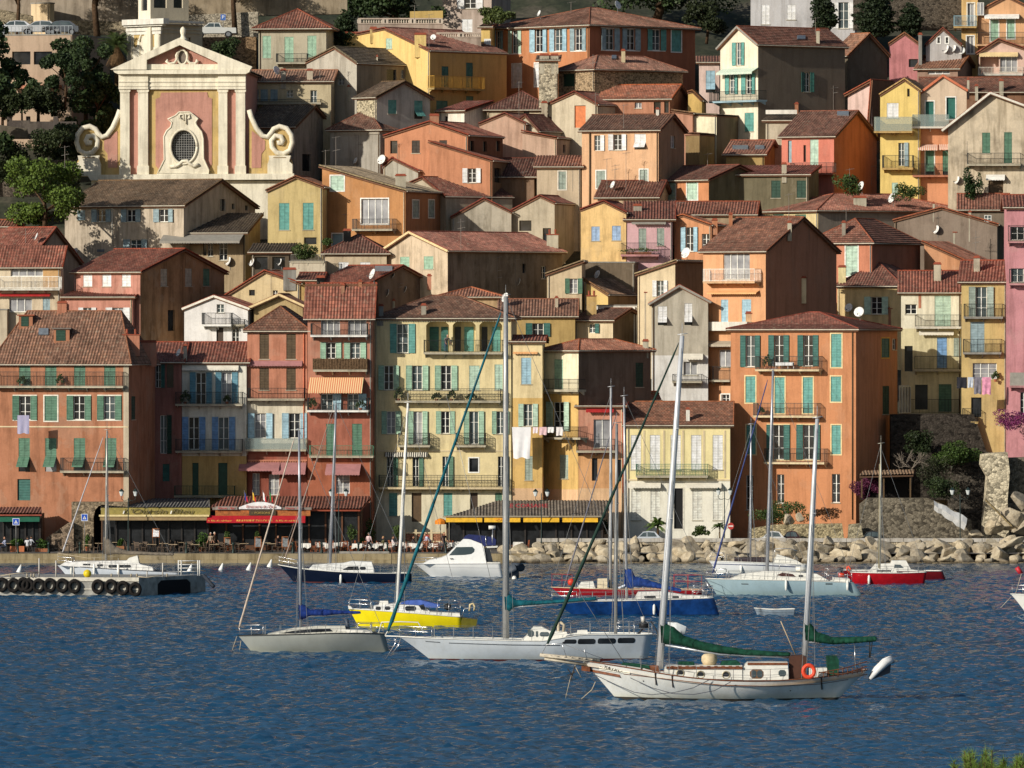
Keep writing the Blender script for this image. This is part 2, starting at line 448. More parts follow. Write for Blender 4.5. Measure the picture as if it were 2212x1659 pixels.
  def leaf(A0,A1,Z0,Z1,O0,tilt=0.0,hinge=0):
   m=MB();wd=A1-A0;bw=min(.06,wd*.16);th=.04
   def pt(a,z,oo):
    if hinge==2:
     d=Z1-z;return fm(a,Z1-d*math.cos(tilt),oo+d*math.sin(tilt))
    if hinge==-1:d=a-A0;return fm(A0+d*math.cos(tilt),z,oo+d*math.sin(tilt))
    if hinge==1:d=A1-a;return fm(A1-d*math.cos(tilt),z,oo+d*math.sin(tilt))
    return fm(a,z,oo)
   def bx(B0,B1,Y0,Y1,P0,P1):m.box8([pt(B0,Y0,P0),pt(B1,Y0,P0),pt(B1,Y0,P1),pt(B0,Y0,P1),pt(B0,Y1,P0),pt(B1,Y1,P0),pt(B1,Y1,P1),pt(B0,Y1,P1)])
   bx(A0,A0+bw,Z0,Z1,O0,O0+th);bx(A1-bw,A1,Z0,Z1,O0,O0+th)
   n=3 if Z1-Z0>1.6 else 2
   for i in range(n+1):
    zz=Z0+(Z1-Z0-bw)*i/n;bx(A0+bw,A1-bw,zz,zz+bw,O0+.002,O0+th-.002)
   bx(A0+bw,A1-bw,Z0+bw,Z1-bw,O0+.008,O0+th*.55)
   m.build('shutter',lm,root)
  if st=='o':
   leaf(a0,oa0-.01,z0-.02,z1+.02,.02,random.uniform(.02,.22),1);leaf(oa1+.01,a1,z0-.02,z1+.02,.02,random.uniform(.02,.22),-1)
  elif st=='h':
   leaf(oa1+.01,a1,z0-.02,z1+.02,.02,random.uniform(.02,.2),-1)
  elif st=='c':
   m_=(a0+a1)/2;oo=o+.02 if inside else .02
   leaf(a0+.01,m_-.008,z0+.01,z1-.01,oo);leaf(m_+.008,a1-.01,z0+.01,z1-.01,oo)
  elif st=='p':
   m_=(a0+a1)/2;zm=z0+(z1-z0)*.45;oo=o+.02 if inside else .02
   for A0,A1 in((a0+.01,m_-.008),(m_+.008,a1-.01)):
    leaf(A0,A1,zm+.01,z1-.01,oo);leaf(A0,A1,z0+.04,zm,oo+.05,.78,2)
  if fr:
   f=MB();bw=.11;o1=.03
   for A0,A1,Z0,Z1 in((a0-bw,a0,z0-bw,z1+bw),(a1,a1+bw,z0-bw,z1+bw),(a0,a1,z1,z1+bw),(a0,a1,z0-bw,z0)):
    if st=='o' and Z1-Z0>.5:continue
    fb(f,A0,A1,Z0,Z1,-.01,o1)
   f.build('surround',paint(fr,.8),root)
  elif st in 'ogcG' and inside:
   f=MB();fb(f,oa0-.08,oa1+.08,z0-.07,z0-.004,-.02,.07);f.build('sill',plaster('stone',.5),root)
 def bal(s,spec):
  for item in spec.split('|'):
   t=item.split()
   if not t:continue
   face,x0,x1,ys,yt,d=t[0],*map(float,t[1:6]);sty=t[6]if len(t)>6 else 'bars';col=t[7]if len(t)>7 else 'iron';sl=t[8]if len(t)>8 else 'stone'
   fm=s.fm(face);g=s.g
   a0,zb=s.hit(*g(x0,ys),face,d);a1,zt=s.hit(*g(x1,yt),face,d)
   if face=='L':a0=max(a0,s.a0-1.0)
   m=MB();fb=lambda m,A0,A1,Z0,Z1,O0,O1,mi=0:m.box8([fm(A0,Z0,O0),fm(A1,Z0,O0),fm(A1,Z0,O1),fm(A0,Z0,O1),fm(A0,Z1,O0),fm(A1,Z1,O0),fm(A1,Z1,O1),fm(A0,Z1,O1)],mi)
   fb(m,a0,a1,zb,zb+.13,-.1,d);fb(m,a0-.03,a1+.03,zb+.13,zb+.18,-.1,d+.04)
   n=max(2,int((a1-a0)/1.6))
   for i in range(n+1):
    aa=a0+.15+(a1-a0-.3)*i/n
    m.prism([(0,0),(0,-.32),(d*.6,0)],lambda p,q_,o_,aa=aa:fm(aa+o_,zb+q_-.002,p),-.05,.05)
   b=m.build('balcony',plaster(sl,.6),s.root)
   r=MB();fl=zb+.18;dd=d-.03
   bar=lambda A0,Z0,O0,A1,Z1,O1,w:r.bar(fm(A0,Z0,O0),fm(A1,Z1,O1),w)
   path=[((a0+.03),0.0),(a0+.03,dd),(a1-.03,dd),(a1-.03,0.0)]
   if sty in('bars','scroll'):
    w=.022
    for(A0,O0),(A1,O1)in zip(path,path[1:]):
     bar(A0,zt,O0,A1,zt,O1,.04);bar(A0,fl+.08,O0,A1,fl+.08,O1,.028)
     if sty=='scroll':bar(A0,zt-.18,O0,A1,zt-.18,O1,.024)
     ln=abs(A1-A0)+abs(O1-O0);n=max(1,int(ln/.13))
     for i in range(n+1):
      f=i/n;A=A0+(A1-A0)*f;O=O0+(O1-O0)*f
      bar(A,fl,O,A,zt,O,.04 if i%10==0 else w)
      if sty=='scroll' and i<n:
       A2=A0+(A1-A0)*(i+1)/n;O2=O0+(O1-O0)*(i+1)/n;zm=(fl+zt)/2-.05
       bar(A,zm-.22,O,A2,zm,O2,.02);bar(A2,zm,O2,A,zm+.2,O,.02)
   elif sty in('glass','solid','wood','wall'):
    tk=.03 if sty=='glass' else .06 if sty!='wall' else .12
    for(A0,O0),(A1,O1)in zip(path,path[1:]):
     lo,hi_=sorted((A0,A1));o0,o1=sorted((O0,O1))
     if abs(A1-A0)>abs(O1-O0):fb(r,lo,hi_,fl,zt,dd-tk,dd)
     else:fb(r,lo-tk/2,lo+tk/2,fl,zt-.002,o0,o1-tk-.002)
     if sty=='glass':bar(A0,zt+.02,O0,A1,zt+.02,O1,.05)
    if sty=='wood':
     n=int((a1-a0)/.14)
     for i in range(n+1):A=a0+(a1-a0)*i/n;bar(A,fl-.05,dd+.015,A,zt+random.uniform(-.04,.08),dd+.015,.09)
   mt={'glass':clearglass(),'wood':paint(col,.9,0,.3,6.0,.1),'solid':paint(col,.7),'wall':plaster(col,.4)}.get(sty)or paint(col,.5,.3,.15,4.0)
   r.build('railing',mt,b)
  return s
 def awn(s,spec):
  for item in spec.split('|'):
   t=item.split()
   if not t:continue
   face,x0,x1,yt,yb,d=t[0],*map(float,t[1:6]);col=t[6];c2=t[7]if len(t)>7 else None
   fm=s.fm(face);g=s.g
   a0,zt=s.hit(*g(x0,yt),face,.05);a1,zb=s.hit(*g(x1,yb),face,d)
   hv=min(.22,(zt-zb)*.4);zv=zb+hv;m=MB()
   m.box8([fm(a0,zt,.05),fm(a1,zt,.05),fm(a1,zv,d),fm(a0,zv,d),fm(a0,zt+.04,.05),fm(a1,zt+.04,.05),fm(a1,zv+.03,d),fm(a0,zv+.03,d)])
   n=max(3,int((a1-a0)/.25))
   for i in range(n):
    A=a0+(a1-a0)*i/n;B=a0+(a1-a0)*(i+1)/n;M=(A+B)/2
    m.prism([(A,zv),(B,zv),(B,zb+.07),(M,zb),(A,zb+.07)],lambda p,q_,o_:fm(p,q_,o_),d+.002,d+.016)
   m.box8([fm(a0,zv-.03,d-.06),fm(a1,zv-.03,d-.06),fm(a1,zv-.03,d-.01),fm(a0,zv-.03,d-.01),fm(a0,zv,d-.06),fm(a1,zv,d-.06),fm(a1,zv,d-.01),fm(a0,zv,d-.01)])
   m.build('awning',striped(c2,col,1.6)if c2 else paint(col,.85,0,.08,2.0,.1),s.root)
  return s
 def strip(s,face,x0,x1,y0,y1,out,col,name='cornice',dent=False):
  a0,a1,z0,z1=s.rect(face,x0,y0,x1-x0,y1-y0,out);fm=s.fm(face);m=MB()
  m.box8([fm(a0,z0,-.02),fm(a1,z0,-.02),fm(a1,z0,out),fm(a0,z0,out),fm(a0,z1,-.02),fm(a1,z1,-.02),fm(a1,z1,out),fm(a0,z1,out)])
  if dent:
   n=int((a1-a0)/.22)
   for i in range(n):
    A=a0+.05+i*.22
    m.box8([fm(A,z0-.12,-.02),fm(A+.11,z0-.12,-.02),fm(A+.11,z0-.12,out*.8),fm(A,z0-.12,out*.8),fm(A,z0-.003,-.02),fm(A+.11,z0-.003,-.02),fm(A+.11,z0-.003,out*.8),fm(A,z0-.003,out*.8)])
  m.build(name,plaster(col,.4),s.root);return s
 def arch(s,face,x,y,w,h):
  fm=s.fm(face);a0,a1,z0,z1=s.rect(face,x,y,w,h);c=(a0+a1)/2;m=MB()
  for sg in(-1,1):
   e=c+sg*(a1-a0)/2;pts=[(e,z0),(e,z1)]+[(c+sg*(a1-a0)/2*math.sin(t*math.pi/16),z0+(z1-z0)*math.cos(t*math.pi/16))for t in range(0,8)]
   m.prism(pts,fm,-.22,.003)
  m.build('arch',plaster(s.col,.4),s.root);return s
 def inner(s,x,y,w,h,col):
  fm=s.fm('L');a0,a1,z0,z1=s.rect('L',x,y,w,h,-1.25);m=MB();m.prism([(a0,z0),(a1,z0),(a1,z1),(a0,z1)],fm,-1.29,-1.22);m.build('door',louvre(col)if col!='glass' else glassm(0),s.root);return s
 def pipe(s,face,x,y0,y1,col='brown',r=.05):
  a,z1=s.hit(*s.g(x,y0),face,.1);_,z0=s.hit(*s.g(x,y1),face,.1);fm=s.fm(face)
  m=MB();m.tube([fm(a,z0,.09),fm(a,z1,.09)],r,6);m.build('drainpipe',paint(col,.6),s.root,True);return s
# ---- finish: walls with openings + roof
 def finish(s):
  zb=-3.0 if s.Y>731 else-.6
  s.zb=zb;mats=list(s.mats);riR=0
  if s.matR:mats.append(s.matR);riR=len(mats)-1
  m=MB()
  for face,poly,mi in(('L',s.polyL,0),('R',s.polyR,riR)):
   fm=s.fm(face);lo,hi=poly[0][0],poly[-1][0];zt=min(q for _,q in poly)
   hs=[]
   for h in s.holes[face]:
    hs.append(h)
   zlev=[b[0]for b in s.bands]
   bz=[s.hit(*s.g(0,y),face)[1]for y in zlev]
   full=[(lo,hi,zb,zt)]
   hs_in=[h for h in hs if h[3]<zt-.01]
   hs_up=[h for h in hs if h[3]>=zt-.01]
   A=sorted({lo,hi,*[h[0]for h in hs],*[h[1]for h in hs],*[p for p,_ in poly]});Zs=sorted({zb,zt,*[h[2]for h in hs if h[2]<zt],*[h[3]for h in hs_in],*[z for z in bz if zb<z<zt]})
   def mat_at(zc):
    if face=='R' and riR:return riR
    k=0
    for i,z in enumerate(bz):
     if zc<z:k=i+1
    return k if face=='L' or True else mi
   for a0,a1 in zip(A,A[1:]):
    if a1-a0<1e-5:continue
    am=(a0+a1)/2
    for z0,z1 in zip(Zs,Zs[1:]):
     if z1-z0<1e-5:continue
     zm=(z0+z1)/2
     if any(h[0]<am<h[1]and h[2]<zm<h[3]for h in hs):continue
     m.f([fm(a0,z0,0),fm(a1,z0,0),fm(a1,z1,0),fm(a0,z1,0)],mat_at(zm))
    t0,t1=s.topz(face,a0),s.topz(face,a1)
    if max(t0,t1)>zt+.01:
     z=zt
     for h in sorted([h for h in hs_up if h[0]<am<h[1]],key=lambda q:q[2]):
      if h[2]>z:m.f([fm(a0,z,0),fm(a1,z,0),fm(a1,h[2],0),fm(a0,h[2],0)],mat_at(z))
      z=h[3]
     m.f([fm(a0,z,0),fm(a1,z,0),fm(a1,t1,0),fm(a0,t0,0)],mat_at(z))
   for(a0,a1,z0,z1,d)in hs:
    mi2=mat_at((z0+z1)/2)
    m.f([fm(a0,z0,0),fm(a0,z1,0),fm(a0,z1,-d),fm(a0,z0,-d)],mi2);m.f([fm(a1,z0,0),fm(a1,z1,0),fm(a1,z1,-d),fm(a1,z0,-d)],mi2)
    m.f([fm(a0,z1,0),fm(a1,z1,0),fm(a1,z1,-d),fm(a0,z1,-d)],mi2);m.f([fm(a0,z0,0),fm(a1,z0,0),fm(a1,z0,-d),fm(a0,z0,-d)],mi2)
  dp=s.dp;a0=s.a0
  bl=[(a,z)for a,z in s.polyL]
  eb=s.polyR[-1][1]if s.rooft in('shR',)else None
  if s.rooft=='shR':bl=[(a0,eb),(0,eb)]
  m.f([(a0,dp,zb),(0,dp,zb)]+[(a,dp,z)for a,z in reversed(bl)])
  pr=list(s.polyR)
  if s.rooft in('gL','shL'):pr=[(0,s.zl),(dp,s.zl)]
  m.f([(a0,0,zb),(a0,dp,zb)]+[(a0,y,z)for y,z in reversed(pr)])
  s.wall=m.build('wall',mats,s.root)
  if random.random()<.62 and-s.a0>2.2:
   m=MB();x_=-.14 if random.random()<.6 else s.a0+.16;m.tube([(x_,-.07,zb),(x_,-.07,s.topz('L',x_)-.1)],.045,6);m.build('drainpipe',paint(random.choice(['brown','greybeige','grey',s.col if isinstance(s.col,str)else 'beige']),.6),s.root,True)
  s.make_roof()
 def make_roof(s):
  e,a0,dp,ov,rise=s.e,s.a0,s.dp,s.ov,s.rise;st=s.rs;mb=MB();caps=[];gut=[]
  rm=[roofmat(s.rcol,st=='t'),paint((120,84,62),.9)]
  if s.rooft=='gR':
   k=rise/(dp/2);z=e+.1
   roof_plane(mb,[(a0-ov,-ov,z-ov*k),(ov,-ov,z-ov*k),(ov,dp/2,z+rise),(a0-ov,dp/2,z+rise)],st)
   roof_plane(mb,[(ov,dp+ov,z-ov*k),(a0-ov,dp+ov,z-ov*k),(a0-ov,dp/2,z+rise),(ov,dp/2,z+rise)],st)
   caps.append([(a0-ov,dp/2,z+rise+.05),(ov,dp/2,z+rise+.05)])
   caps.append([(ov-.03,-ov,z-ov*k+.05),(ov-.03,dp/2,z+rise+.05),(ov-.03,dp+ov,z-ov*k+.05)])
   gut.append([(a0-ov,-ov-.05,z-ov*k-.06),(ov,-ov-.05,z-ov*k-.06)])
  elif s.rooft=='shR':
   k=rise/dp;z=e+.1
   roof_plane(mb,[(a0-ov,-ov,z-ov*k),(ov,-ov,z-ov*k),(ov,dp+.1,z+rise+.1*k),(a0-ov,dp+.1,z+rise+.1*k)],st)
   caps.append([(ov-.03,-ov,z-ov*k+.05),(ov-.03,dp,z+rise+.05)])
   gut.append([(a0-ov,-ov-.05,z-ov*k-.06),(ov,-ov-.05,z-ov*k-.06)])
  elif s.rooft in('gL','shL'):
   aa,za,zl=s.aa,s.za,s.zl;z=.1
   if s.rooft=='gL':
    kl=(za-zl)/max(.05,aa-a0)
    roof_plane(mb,[(a0-ov,dp+ov,zl+z-ov*kl),(a0-ov,-ov,zl+z-ov*kl),(aa,-ov,za+z),(aa,dp+ov,za+z)],st)
    caps.append([(a0-ov,-ov+.03,zl+z-ov*kl+.05),(aa,-ov+.03,za+z+.05)]);caps.append([(aa,-ov,za+z+.06),(aa,dp+ov,za+z+.06)])
   kr=(za-e)/max(.05,-aa);o0=0 if s.rooft=='gL' else ov
   roof_plane(mb,[(ov,-ov,e+z-ov*kr),(ov,dp+ov,e+z-ov*kr),(aa-o0,dp+ov,za+z+o0*kr),(aa-o0,-ov,za+z+o0*kr)],st)
   caps.append([(aa-o0,-ov+.03,za+z+.05+o0*kr),(ov,-ov+.03,e+z-ov*kr+.05)])
   gut.append([(ov+.05,-ov,e+z-ov*kr-.06),(ov+.05,dp+ov,e+z-ov*kr-.06)])
  elif s.rooft=='hip':
   W=-a0;run=min(W/2,dp/2);z=e+.1;k=rise/run;zo=z-ov*k
   x0,x1,y0,y1=a0-ov,ov,-ov,dp+ov;zt=z+rise
   rx=run*s.hx;rl=(a0+rx,-rx)if W>2*rx+.02 else(a0+W/2-.01,a0+W/2+.01)
   ym=(run,dp-run)if dp>2*run+.02 else(dp/2-.01,dp/2+.01)
   A,B,Cc,D=(x0,y0,zo),(x1,y0,zo),(x1,y1,zo),(x0,y1,zo)
   if W>=dp or s.hx<1:T0,T1=(rl[0],dp/2,zt),(rl[1],dp/2,zt);F=[[A,B,T1,T0],[B,Cc,T1],[Cc,D,T0,T1],[D,A,T0]];hips=[[A,T0],[B,T1],[Cc,T1],[D,T0],[T0,T1]]
   else:T0,T1=(a0/2,ym[0],zt),(a0/2,ym[1],zt);F=[[A,B,T0],[B,Cc,T1,T0],[Cc,D,T1],[D,A,T0,T1]];hips=[[A,T0],[B,T0],[Cc,T1],[D,T1],[T0,T1]]
   for f in F:roof_plane(mb,f,st)
   caps+=[[tuple(Vector(q)+Vector((0,0,.05)))for q in h]for h in hips]
   gut.append([(x0,y0-.05,zo-.06),(x1+.05,y0-.05,zo-.06),(x1+.05,y1,zo-.06)])
  elif s.rooft=='flat':
   m=MB();m.box(a0-.05,.05,-.05,dp+.05,e,e+.12);s.roof=m.build('roof',plaster('grey',.6),s.root)
   return
  s.roof=mb.build('roof',rm,s.root)
  c=MB()
  for cp in caps:c.tube(cp,.07,6)
  c.build('ridge_tiles',paint((int(s.rcol[0]*.98),int(s.rcol[1]*1.05),int(s.rcol[2]*1.08)),.9,0,.3,5.0,.2),s.roof)
  if s.barge and s.rooft in('gL','shL'):
   bm=MB();q_=[(a0-ov,s.zl+.06-ov*((s.za-s.zl)/max(.05,s.aa-a0)if s.rooft=='gL' else 0)),(s.aa,s.za+.06),(ov,e+.06-ov*(s.za-e)/max(.05,-s.aa))]
   for(x0,z0),(x1,z1)in zip(q_,q_[1:]):
    if x1>x0+.01:bm.bar((x0,-ov-.04,z0),(x1,-ov-.04,z1),.05,.2)
   bm.build('bargeboard',paint(s.barge,.7),s.roof)
  if not s.nogut:
   gm=MB()
   for p in gut:gm.tube(p,.05,6)
   gm.build('gutter',paint(s.gut,.6),s.roof)
# ------ setting
def grid_obj(name,xs,ys,zf,mat,smooth=True):
 X,Y=np.meshgrid(np.array(xs,float),np.array(ys,float));Z=zf(X,Y)
 nx,ny=len(xs),len(ys);V=np.stack([X.ravel(),Y.ravel(),Z.ravel()],1)
 i=np.arange(nx-1)[None,:]+nx*np.arange(ny-1)[:,None];i=i.ravel()
 F=np.stack([i,i+1,i+nx+1,i+nx],1).astype(np.int32)
 me=bpy.data.meshes.new(name);me.vertices.add(len(V));me.vertices.foreach_set('co',V.astype(np.float32).ravel())
 me.loops.add(F.size);me.loops.foreach_set('vertex_index',F.ravel());me.polygons.add(len(F))
 me.polygons.foreach_set('loop_start',np.arange(0,F.size,4,dtype=np.int32));me.polygons.foreach_set('loop_total',np.full(len(F),4,dtype=np.int32))
 if smooth:me.polygons.foreach_set('use_smooth',np.ones(len(F),dtype=bool))
 me.materials.append(mat);me.update(calc_edges=True)
 o=bpy.data.objects.new(name,me);COL.objects.link(o);return o
m,nt,b=nodes('earth');pos,ob=wcoords(nt)
n1=N(nt,'ShaderNodeTexNoise',i_Scale=.25,i_Detail=6.0);nt.links.new(pos,n1.inputs['Vector'])
n2=N(nt,'ShaderNodeTexNoise',i_Scale=2.0,i_Detail=6.0);nt.links.new(pos,n2.inputs['Vector'])
c1=ramp(nt,n1.outputs[0],[(.35,(.018,.026,.010)),(.5,(.040,.044,.022)),(.65,(.085,.075,.050))])
nt.links.new(mixc(nt,.7,c1,ramp(nt,n2.outputs[0],[(.3,(.4,.4,.4)),(.7,(1.2,1.2,1.2))]),'MULTIPLY'),b.inputs['Base Color']);b.inputs['Roughness'].default_value=1
EARTH=m
def thill(X,Y):
 rs=np.random.RandomState(3)
 Z=np.where(Y<730,2.4,1.5+.4*(Y-730))-2.0
 Z=np.where(Y>900,68.9+.33*(Y-900),Z)
 return Z+.5*np.sin(X*.21+Y*.13)*np.clip((Y-740)/30,0,1)
xs=[-1500,-900,-500,-300,-200,-140]+list(np.arange(-110,111,2.0))+[140,200,300,500,900,1500]
ys=[722.5,726]+list(np.arange(729,900,2.0))+[920,960,1020,1120,1300,1700]
tag(grid_obj('hillside',xs,ys,thill,EARTH),'steep earth slope under the houses of the town','hill',kind='structure')
QY=706.0
tag(grid_obj('headland',[-600,-200,-80,-30,0,30,80,200,600],[-400,-60,-10,20,60,100,140,175,192,200],lambda X,Y:np.minimum(17.4,17.4-.09*Y)-np.where(Y>190,2.5,0),EARTH),'grassy headland slope the photo is taken from','hill',kind='structure')
m,nt,b=nodes('paving');pos,ob=wcoords(nt)
bt=N(nt,'ShaderNodeTexBrick',i_Scale=1.0);bt.inputs['Brick Width'].default_value=.8;bt.inputs['Row Height'].default_value=.8;bt.inputs['Mortar Size'].default_value=.02
bt.inputs['Color1'].default_value=(.17,.155,.135,1);bt.inputs['Color2'].default_value=(.12,.11,.10,1);bt.inputs['Mortar'].default_value=(.08,.08,.07,1);nt.links.new(pos,bt.inputs['Vector'])
n2=N(nt,'ShaderNodeTexNoise',i_Scale=1.2,i_Detail=5.0);nt.links.new(pos,n2.inputs['Vector'])
nt.links.new(mixc(nt,.8,bt.outputs[0],ramp(nt,n2.outputs[0],[(.3,(.55,.55,.55)),(.7,(1.1,1.1,1.1))]),'MULTIPLY'),b.inputs['Base Color']);b.inputs['Roughness'].default_value=.9
PAVE=m
def zq(Y):return .76+max(0,(Y-QY))*.0375
mb=MB()
for(x0,x1)in((-400,400),):
 ysq=[QY+1.2,712,717,722,731]
 for a,c in zip(ysq,ysq[1:]):mb.f([(x0,a,zq(a)),(x1,a,zq(a)),(x1,c,zq(c)),(x0,c,zq(c))])
tag(mb.build('promenade',PAVE),'grey paved promenade along the water in front of the houses','pavement',kind='structure')
mb=MB();x=-60.0
while x<2.5:
 w=random.uniform(1.6,2.6);d=random.uniform(0,.05)
 mb.box(x,x+w-.02,QY+d,QY+1.25,.30,zq(QY+1.2)+.012+random.uniform(0,.02));mb.box(x,x+w-.025,QY-.12+d,QY+1.2,-1.5,.29);x+=w
qm=plaster((160,138,94),1.0)
quay=tag(mb.build('quay_wall',qm),'weathered yellow limestone quay edge of long blocks along the water','quay wall',kind='structure')
def waves(X,Y):
 rs=np.random.RandomState(11);Z=np.zeros_like(X)
 for i in range(70):
  lam=.42*(3.4/.42)**(rs.rand()**1.6);th=rs.normal(math.radians(-62),.62);k=2*math.pi/lam
  amp=.040*lam**.8/4.2*rs.uniform(.6,1.3)
  ph=k*(X*math.cos(th)+Y*math.sin(th))+rs.uniform(0,6.28)
  Z+=amp*(np.sin(ph)+.25*np.cos(2*ph))
 patch=.97+.12*(np.sin(X*.075+Y*.021+1.0)*np.sin(Y*.035-X*.03))
 fade=np.clip((Y-330)/25,0,1)*np.clip((75-np.abs(X))/15,0,1)*np.clip((722-Y)/60,.35,1)
 return Z*patch*fade
m,nt,b=nodes('sea_water');pos,ob=wcoords(nt)
b.inputs['Base Color'].default_value=(.013,.080,.165,1);b.inputs['Roughness'].default_value=.09;b.inputs['IOR'].default_value=1.333;b.inputs['Specular IOR Level'].default_value=.36
w1=N(nt,'ShaderNodeTexNoise',i_Scale=2.6,i_Detail=5.0,i_Roughness=.62,i_Distortion=.6);nt.links.new(scaled(nt,pos,(.75,1.0,1)),w1.inputs['Vector'])
bump(nt,b,w1.outputs[0],.6,.07)
WATER=m
xs=[-1500,-700,-300,-150,-90,-75]+list(np.arange(-60,60.01,.26))+[75,90,150,300,700,1500]
ys=[-300,0,100,200,280,320]+list(np.arange(340,712,.32))
tag(grid_obj('water',xs,ys,waves,WATER),'rippled dark blue harbour water','sea',kind='structure')
# ------ the houses of the town, front row first
H=House
R1=1659
RED,BRN,OLD,TAN,ORG=(156,74,52),(138,82,58),(122,96,70),(150,124,92),(172,92,60)
# ---- front row on the quay
f1=H('town_house','terracotta house at the left end of the quay, brown ribbed roof with two dormers',1,0,-60,1110,1300,1465,roof='hip',yr=1040,Y=714,dp=9,hx=.42,col='terra',rc=(146,92,66),zb=1.1,wear=.6)
f1.win('c L 165,390,640,900 1490 98 215 green|o L 110,840 1762 210 205 green offwhite|o L 578 1762 210 205 green offwhite|c L 385 1762 110 215 green offwhite|p L 160,390,638,908 2126 98 290 green|b L 150 2480 112 185 dteal|c R 1135 1765 34 200 dgreen')
f1.bal('L -60 1062 1692 1555 .8|L 520 1068 2426 2300 .8')
f1.strip('L',-50,1108,2022,2036,.05,'cream','string_course').strip('L',1066,1112,1480,2700,.03,'beige','quoin')
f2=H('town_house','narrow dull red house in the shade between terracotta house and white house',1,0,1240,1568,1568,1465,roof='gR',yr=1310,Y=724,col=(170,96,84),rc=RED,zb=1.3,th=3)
f2.win('h L 1345 1490 80 200 dteal|d L 1440 1490 60 200|h L 1385 1930 100 330 dgreen|b L 1405 2350 60 150 dteal')
f3=H('town_house','white house with blue shutters and yellow ground floors behind the olive awning',1,0,1572,2130,2130,1468,roof='gR',yr=1310,Y=724,col=(226,220,200),bands=[(2280,'ochre')],rc=RED,zb=1.3,th=3)
f3.win('o L 1640,1862 1560 192 280 tealblue'+'|o L 1575,1832 1945 200 280 blue|D L 1662 2340 54 280 dgreen|D L 1885 2340 80 280 dgreen')
f3.bal('L 1515 2092 1848 1730 .9|L 1515 2092 2254 2136 .9|L 1505 2024 2640 2540 1.1 bars dgreen')
f3.awn('L 1575 2060 1495 1545 .35 offwhite')
f4=H('town_house','salmon house with brown shutters above a cream floor with blue shutters',1,1,-76,442,442,1185,roof='hip',yr=1000,Y=724,col='salmon',bands=[(1805,(222,208,178)),(2230,(160,70,50))],rc=BRN,zb=1.3,th=4,rs='t')
f4.win('c L 30,262 1225 82 218 brown|c L 30,262 1520 82 190 brown|o L -70,225 1912 215 215 lblue|W L -30 2430 60 190|W L 110 2440 90 180')
f4.bal('L -72 415 1802 1695 .9|L -95 432 2240 2132 .9 glass glassrail')
f4.awn('L -75 398 1462 1508 .4 (redaw)'.replace('(redaw)','mauve')+'|L -140 198 2338 2415 1.2 mauve|L 150 425 2340 2445 1.3 mauve').strip('L',-74,440,2312,2326,.12,'salmon','cornice',True).pipe('L',412,1200,2240,'salmon')
f5=H('town_house','tall rose red house with striped salmon awning and stacked balconies',1,1,446,1002,1022,1026,roof='gR',yr=800,Y=723,col=(192,114,88),bands=[(1640,(176,88,64)),(2300,(176,84,46))],rc=RED,zb=1.3,th=6,rs='r')
f5.win('G L 560 1040 165 200|G L 795 1040 160 200|o L 556 1300 182 140 pgreen|o L 762 1300 190 140 pgreen|h L 560 1745 180 150 lblue|h L 790 1745 165 150 lblue|c L 606,830 2002 86 285 green|W L 690 2440 120 165')
f5.bal('L 470 958 1252 1135 1.1 bars iron (0)'.replace('(0)','white')+'|L 494 956 1552 1440 1.0 wood wood|L 440 968 1902 1780 1.1 bars iron white|L 458 1012 2296 2192 .8 bars green')
f5.awn('L 462 915 1606 1742 1.3 salmon cream|L 610 895 2352 2450 1.2 mauve')
f6=H('town_house','broad cream yellow apartment house with three arched loggias under the roof',1,1,1022,2205,2205,1085,roof='hip',yr=905,Y=724.5,col=(232,206,138),bands=[(2580,(226,212,172))],rc=(138,88,66),zb=1.3,th=3,rs='t')
f6.win('o L 1158 1140 217 250 teal|l L 1470,1700,1930 1115 197 265|o L 1058 1500 178 210 pgreen|o L 1295,1545 1500 195 210 pgreen|c L 1842 1500 90 212 lgreen|c L 2062 1490 70 220 lgreen|o L 1085 1895 165 195 pgreen|o L 1315 1895 168 285 pgreen|o L 1555 1895 162 192 pgreen|o L 1795 1895 176 285 pgreen|o L 2038 1895 150 195 pgreen' '|h L 1130,1352,1610,2090 2285 95 260 green|d L 1842 2300 78 118 green white|c L 1150 2600 72 200 teal|D L 1345 2600 85 250 brown|c L 1620 2600 76 200 teal|D L 1850 2600 66 230 dbrown|c L 2066 2600 60 200 green')
f6.bal('L 1448 2128 1402 1280 .8 bars|L 1205 2112 1820 1700 .9 scroll|L 1228 1502 2205 2084 .9 scroll|L 1722 1984 2205 2084 .9 scroll|L 1058 2130 2568 2448 .9 scroll iron cream')
for x_ in(1470,1700,1930):f6.arch('L',x_-4,1108,205,62)
for x_,w_,c_ in((1500,80,'dteal'),(1600,60,'dteal'),(1720,50,'glass'),(1800,80,'teal'),(1950,50,'glass'),(2040,70,'teal')):f6.inner(x_,1165,w_,215,c_)
f6.strip('L',1022,2204,1090,1108,.16,'stone','cornice',True).strip('L',1022,2204,2230,2244,.05,'cream','string_course')
f6.awn('L 1112 1480 2252 2292 .35 black offwhite')
f7=H('town_house','small pale yellow tower house with a lace-like door right of the tallest mast',1,2,0,262,262,1292,roof='gR',yr=1252,Y=724.5,col=(236,206,140),bands=[(1780,(224,172,66)),(2560,'peach')],rc=RED,zb=1.3,th=3,dp=5)
f7.win('c L 80 1432 86 228 lblue|o L 55 1832 168 192 lgreen|c L 112 2282 66 208 ggreen').awn('L 10 220 1385 1402 .3 peach')
f7b=H('town_house','cream and yellow house with a shade-browned side wall and laundry balcony',1,2,266,575,1210,1365,roof='hip',yr=1285,Y=724.5,col=(238,222,180),col2=(132,104,84),bands=[(1740,(224,172,66)),(2560,'peach')],rc=ORG,zb=1.3,dp=9,rs='r')  # side colour carries the shade of a wall turned from the sun
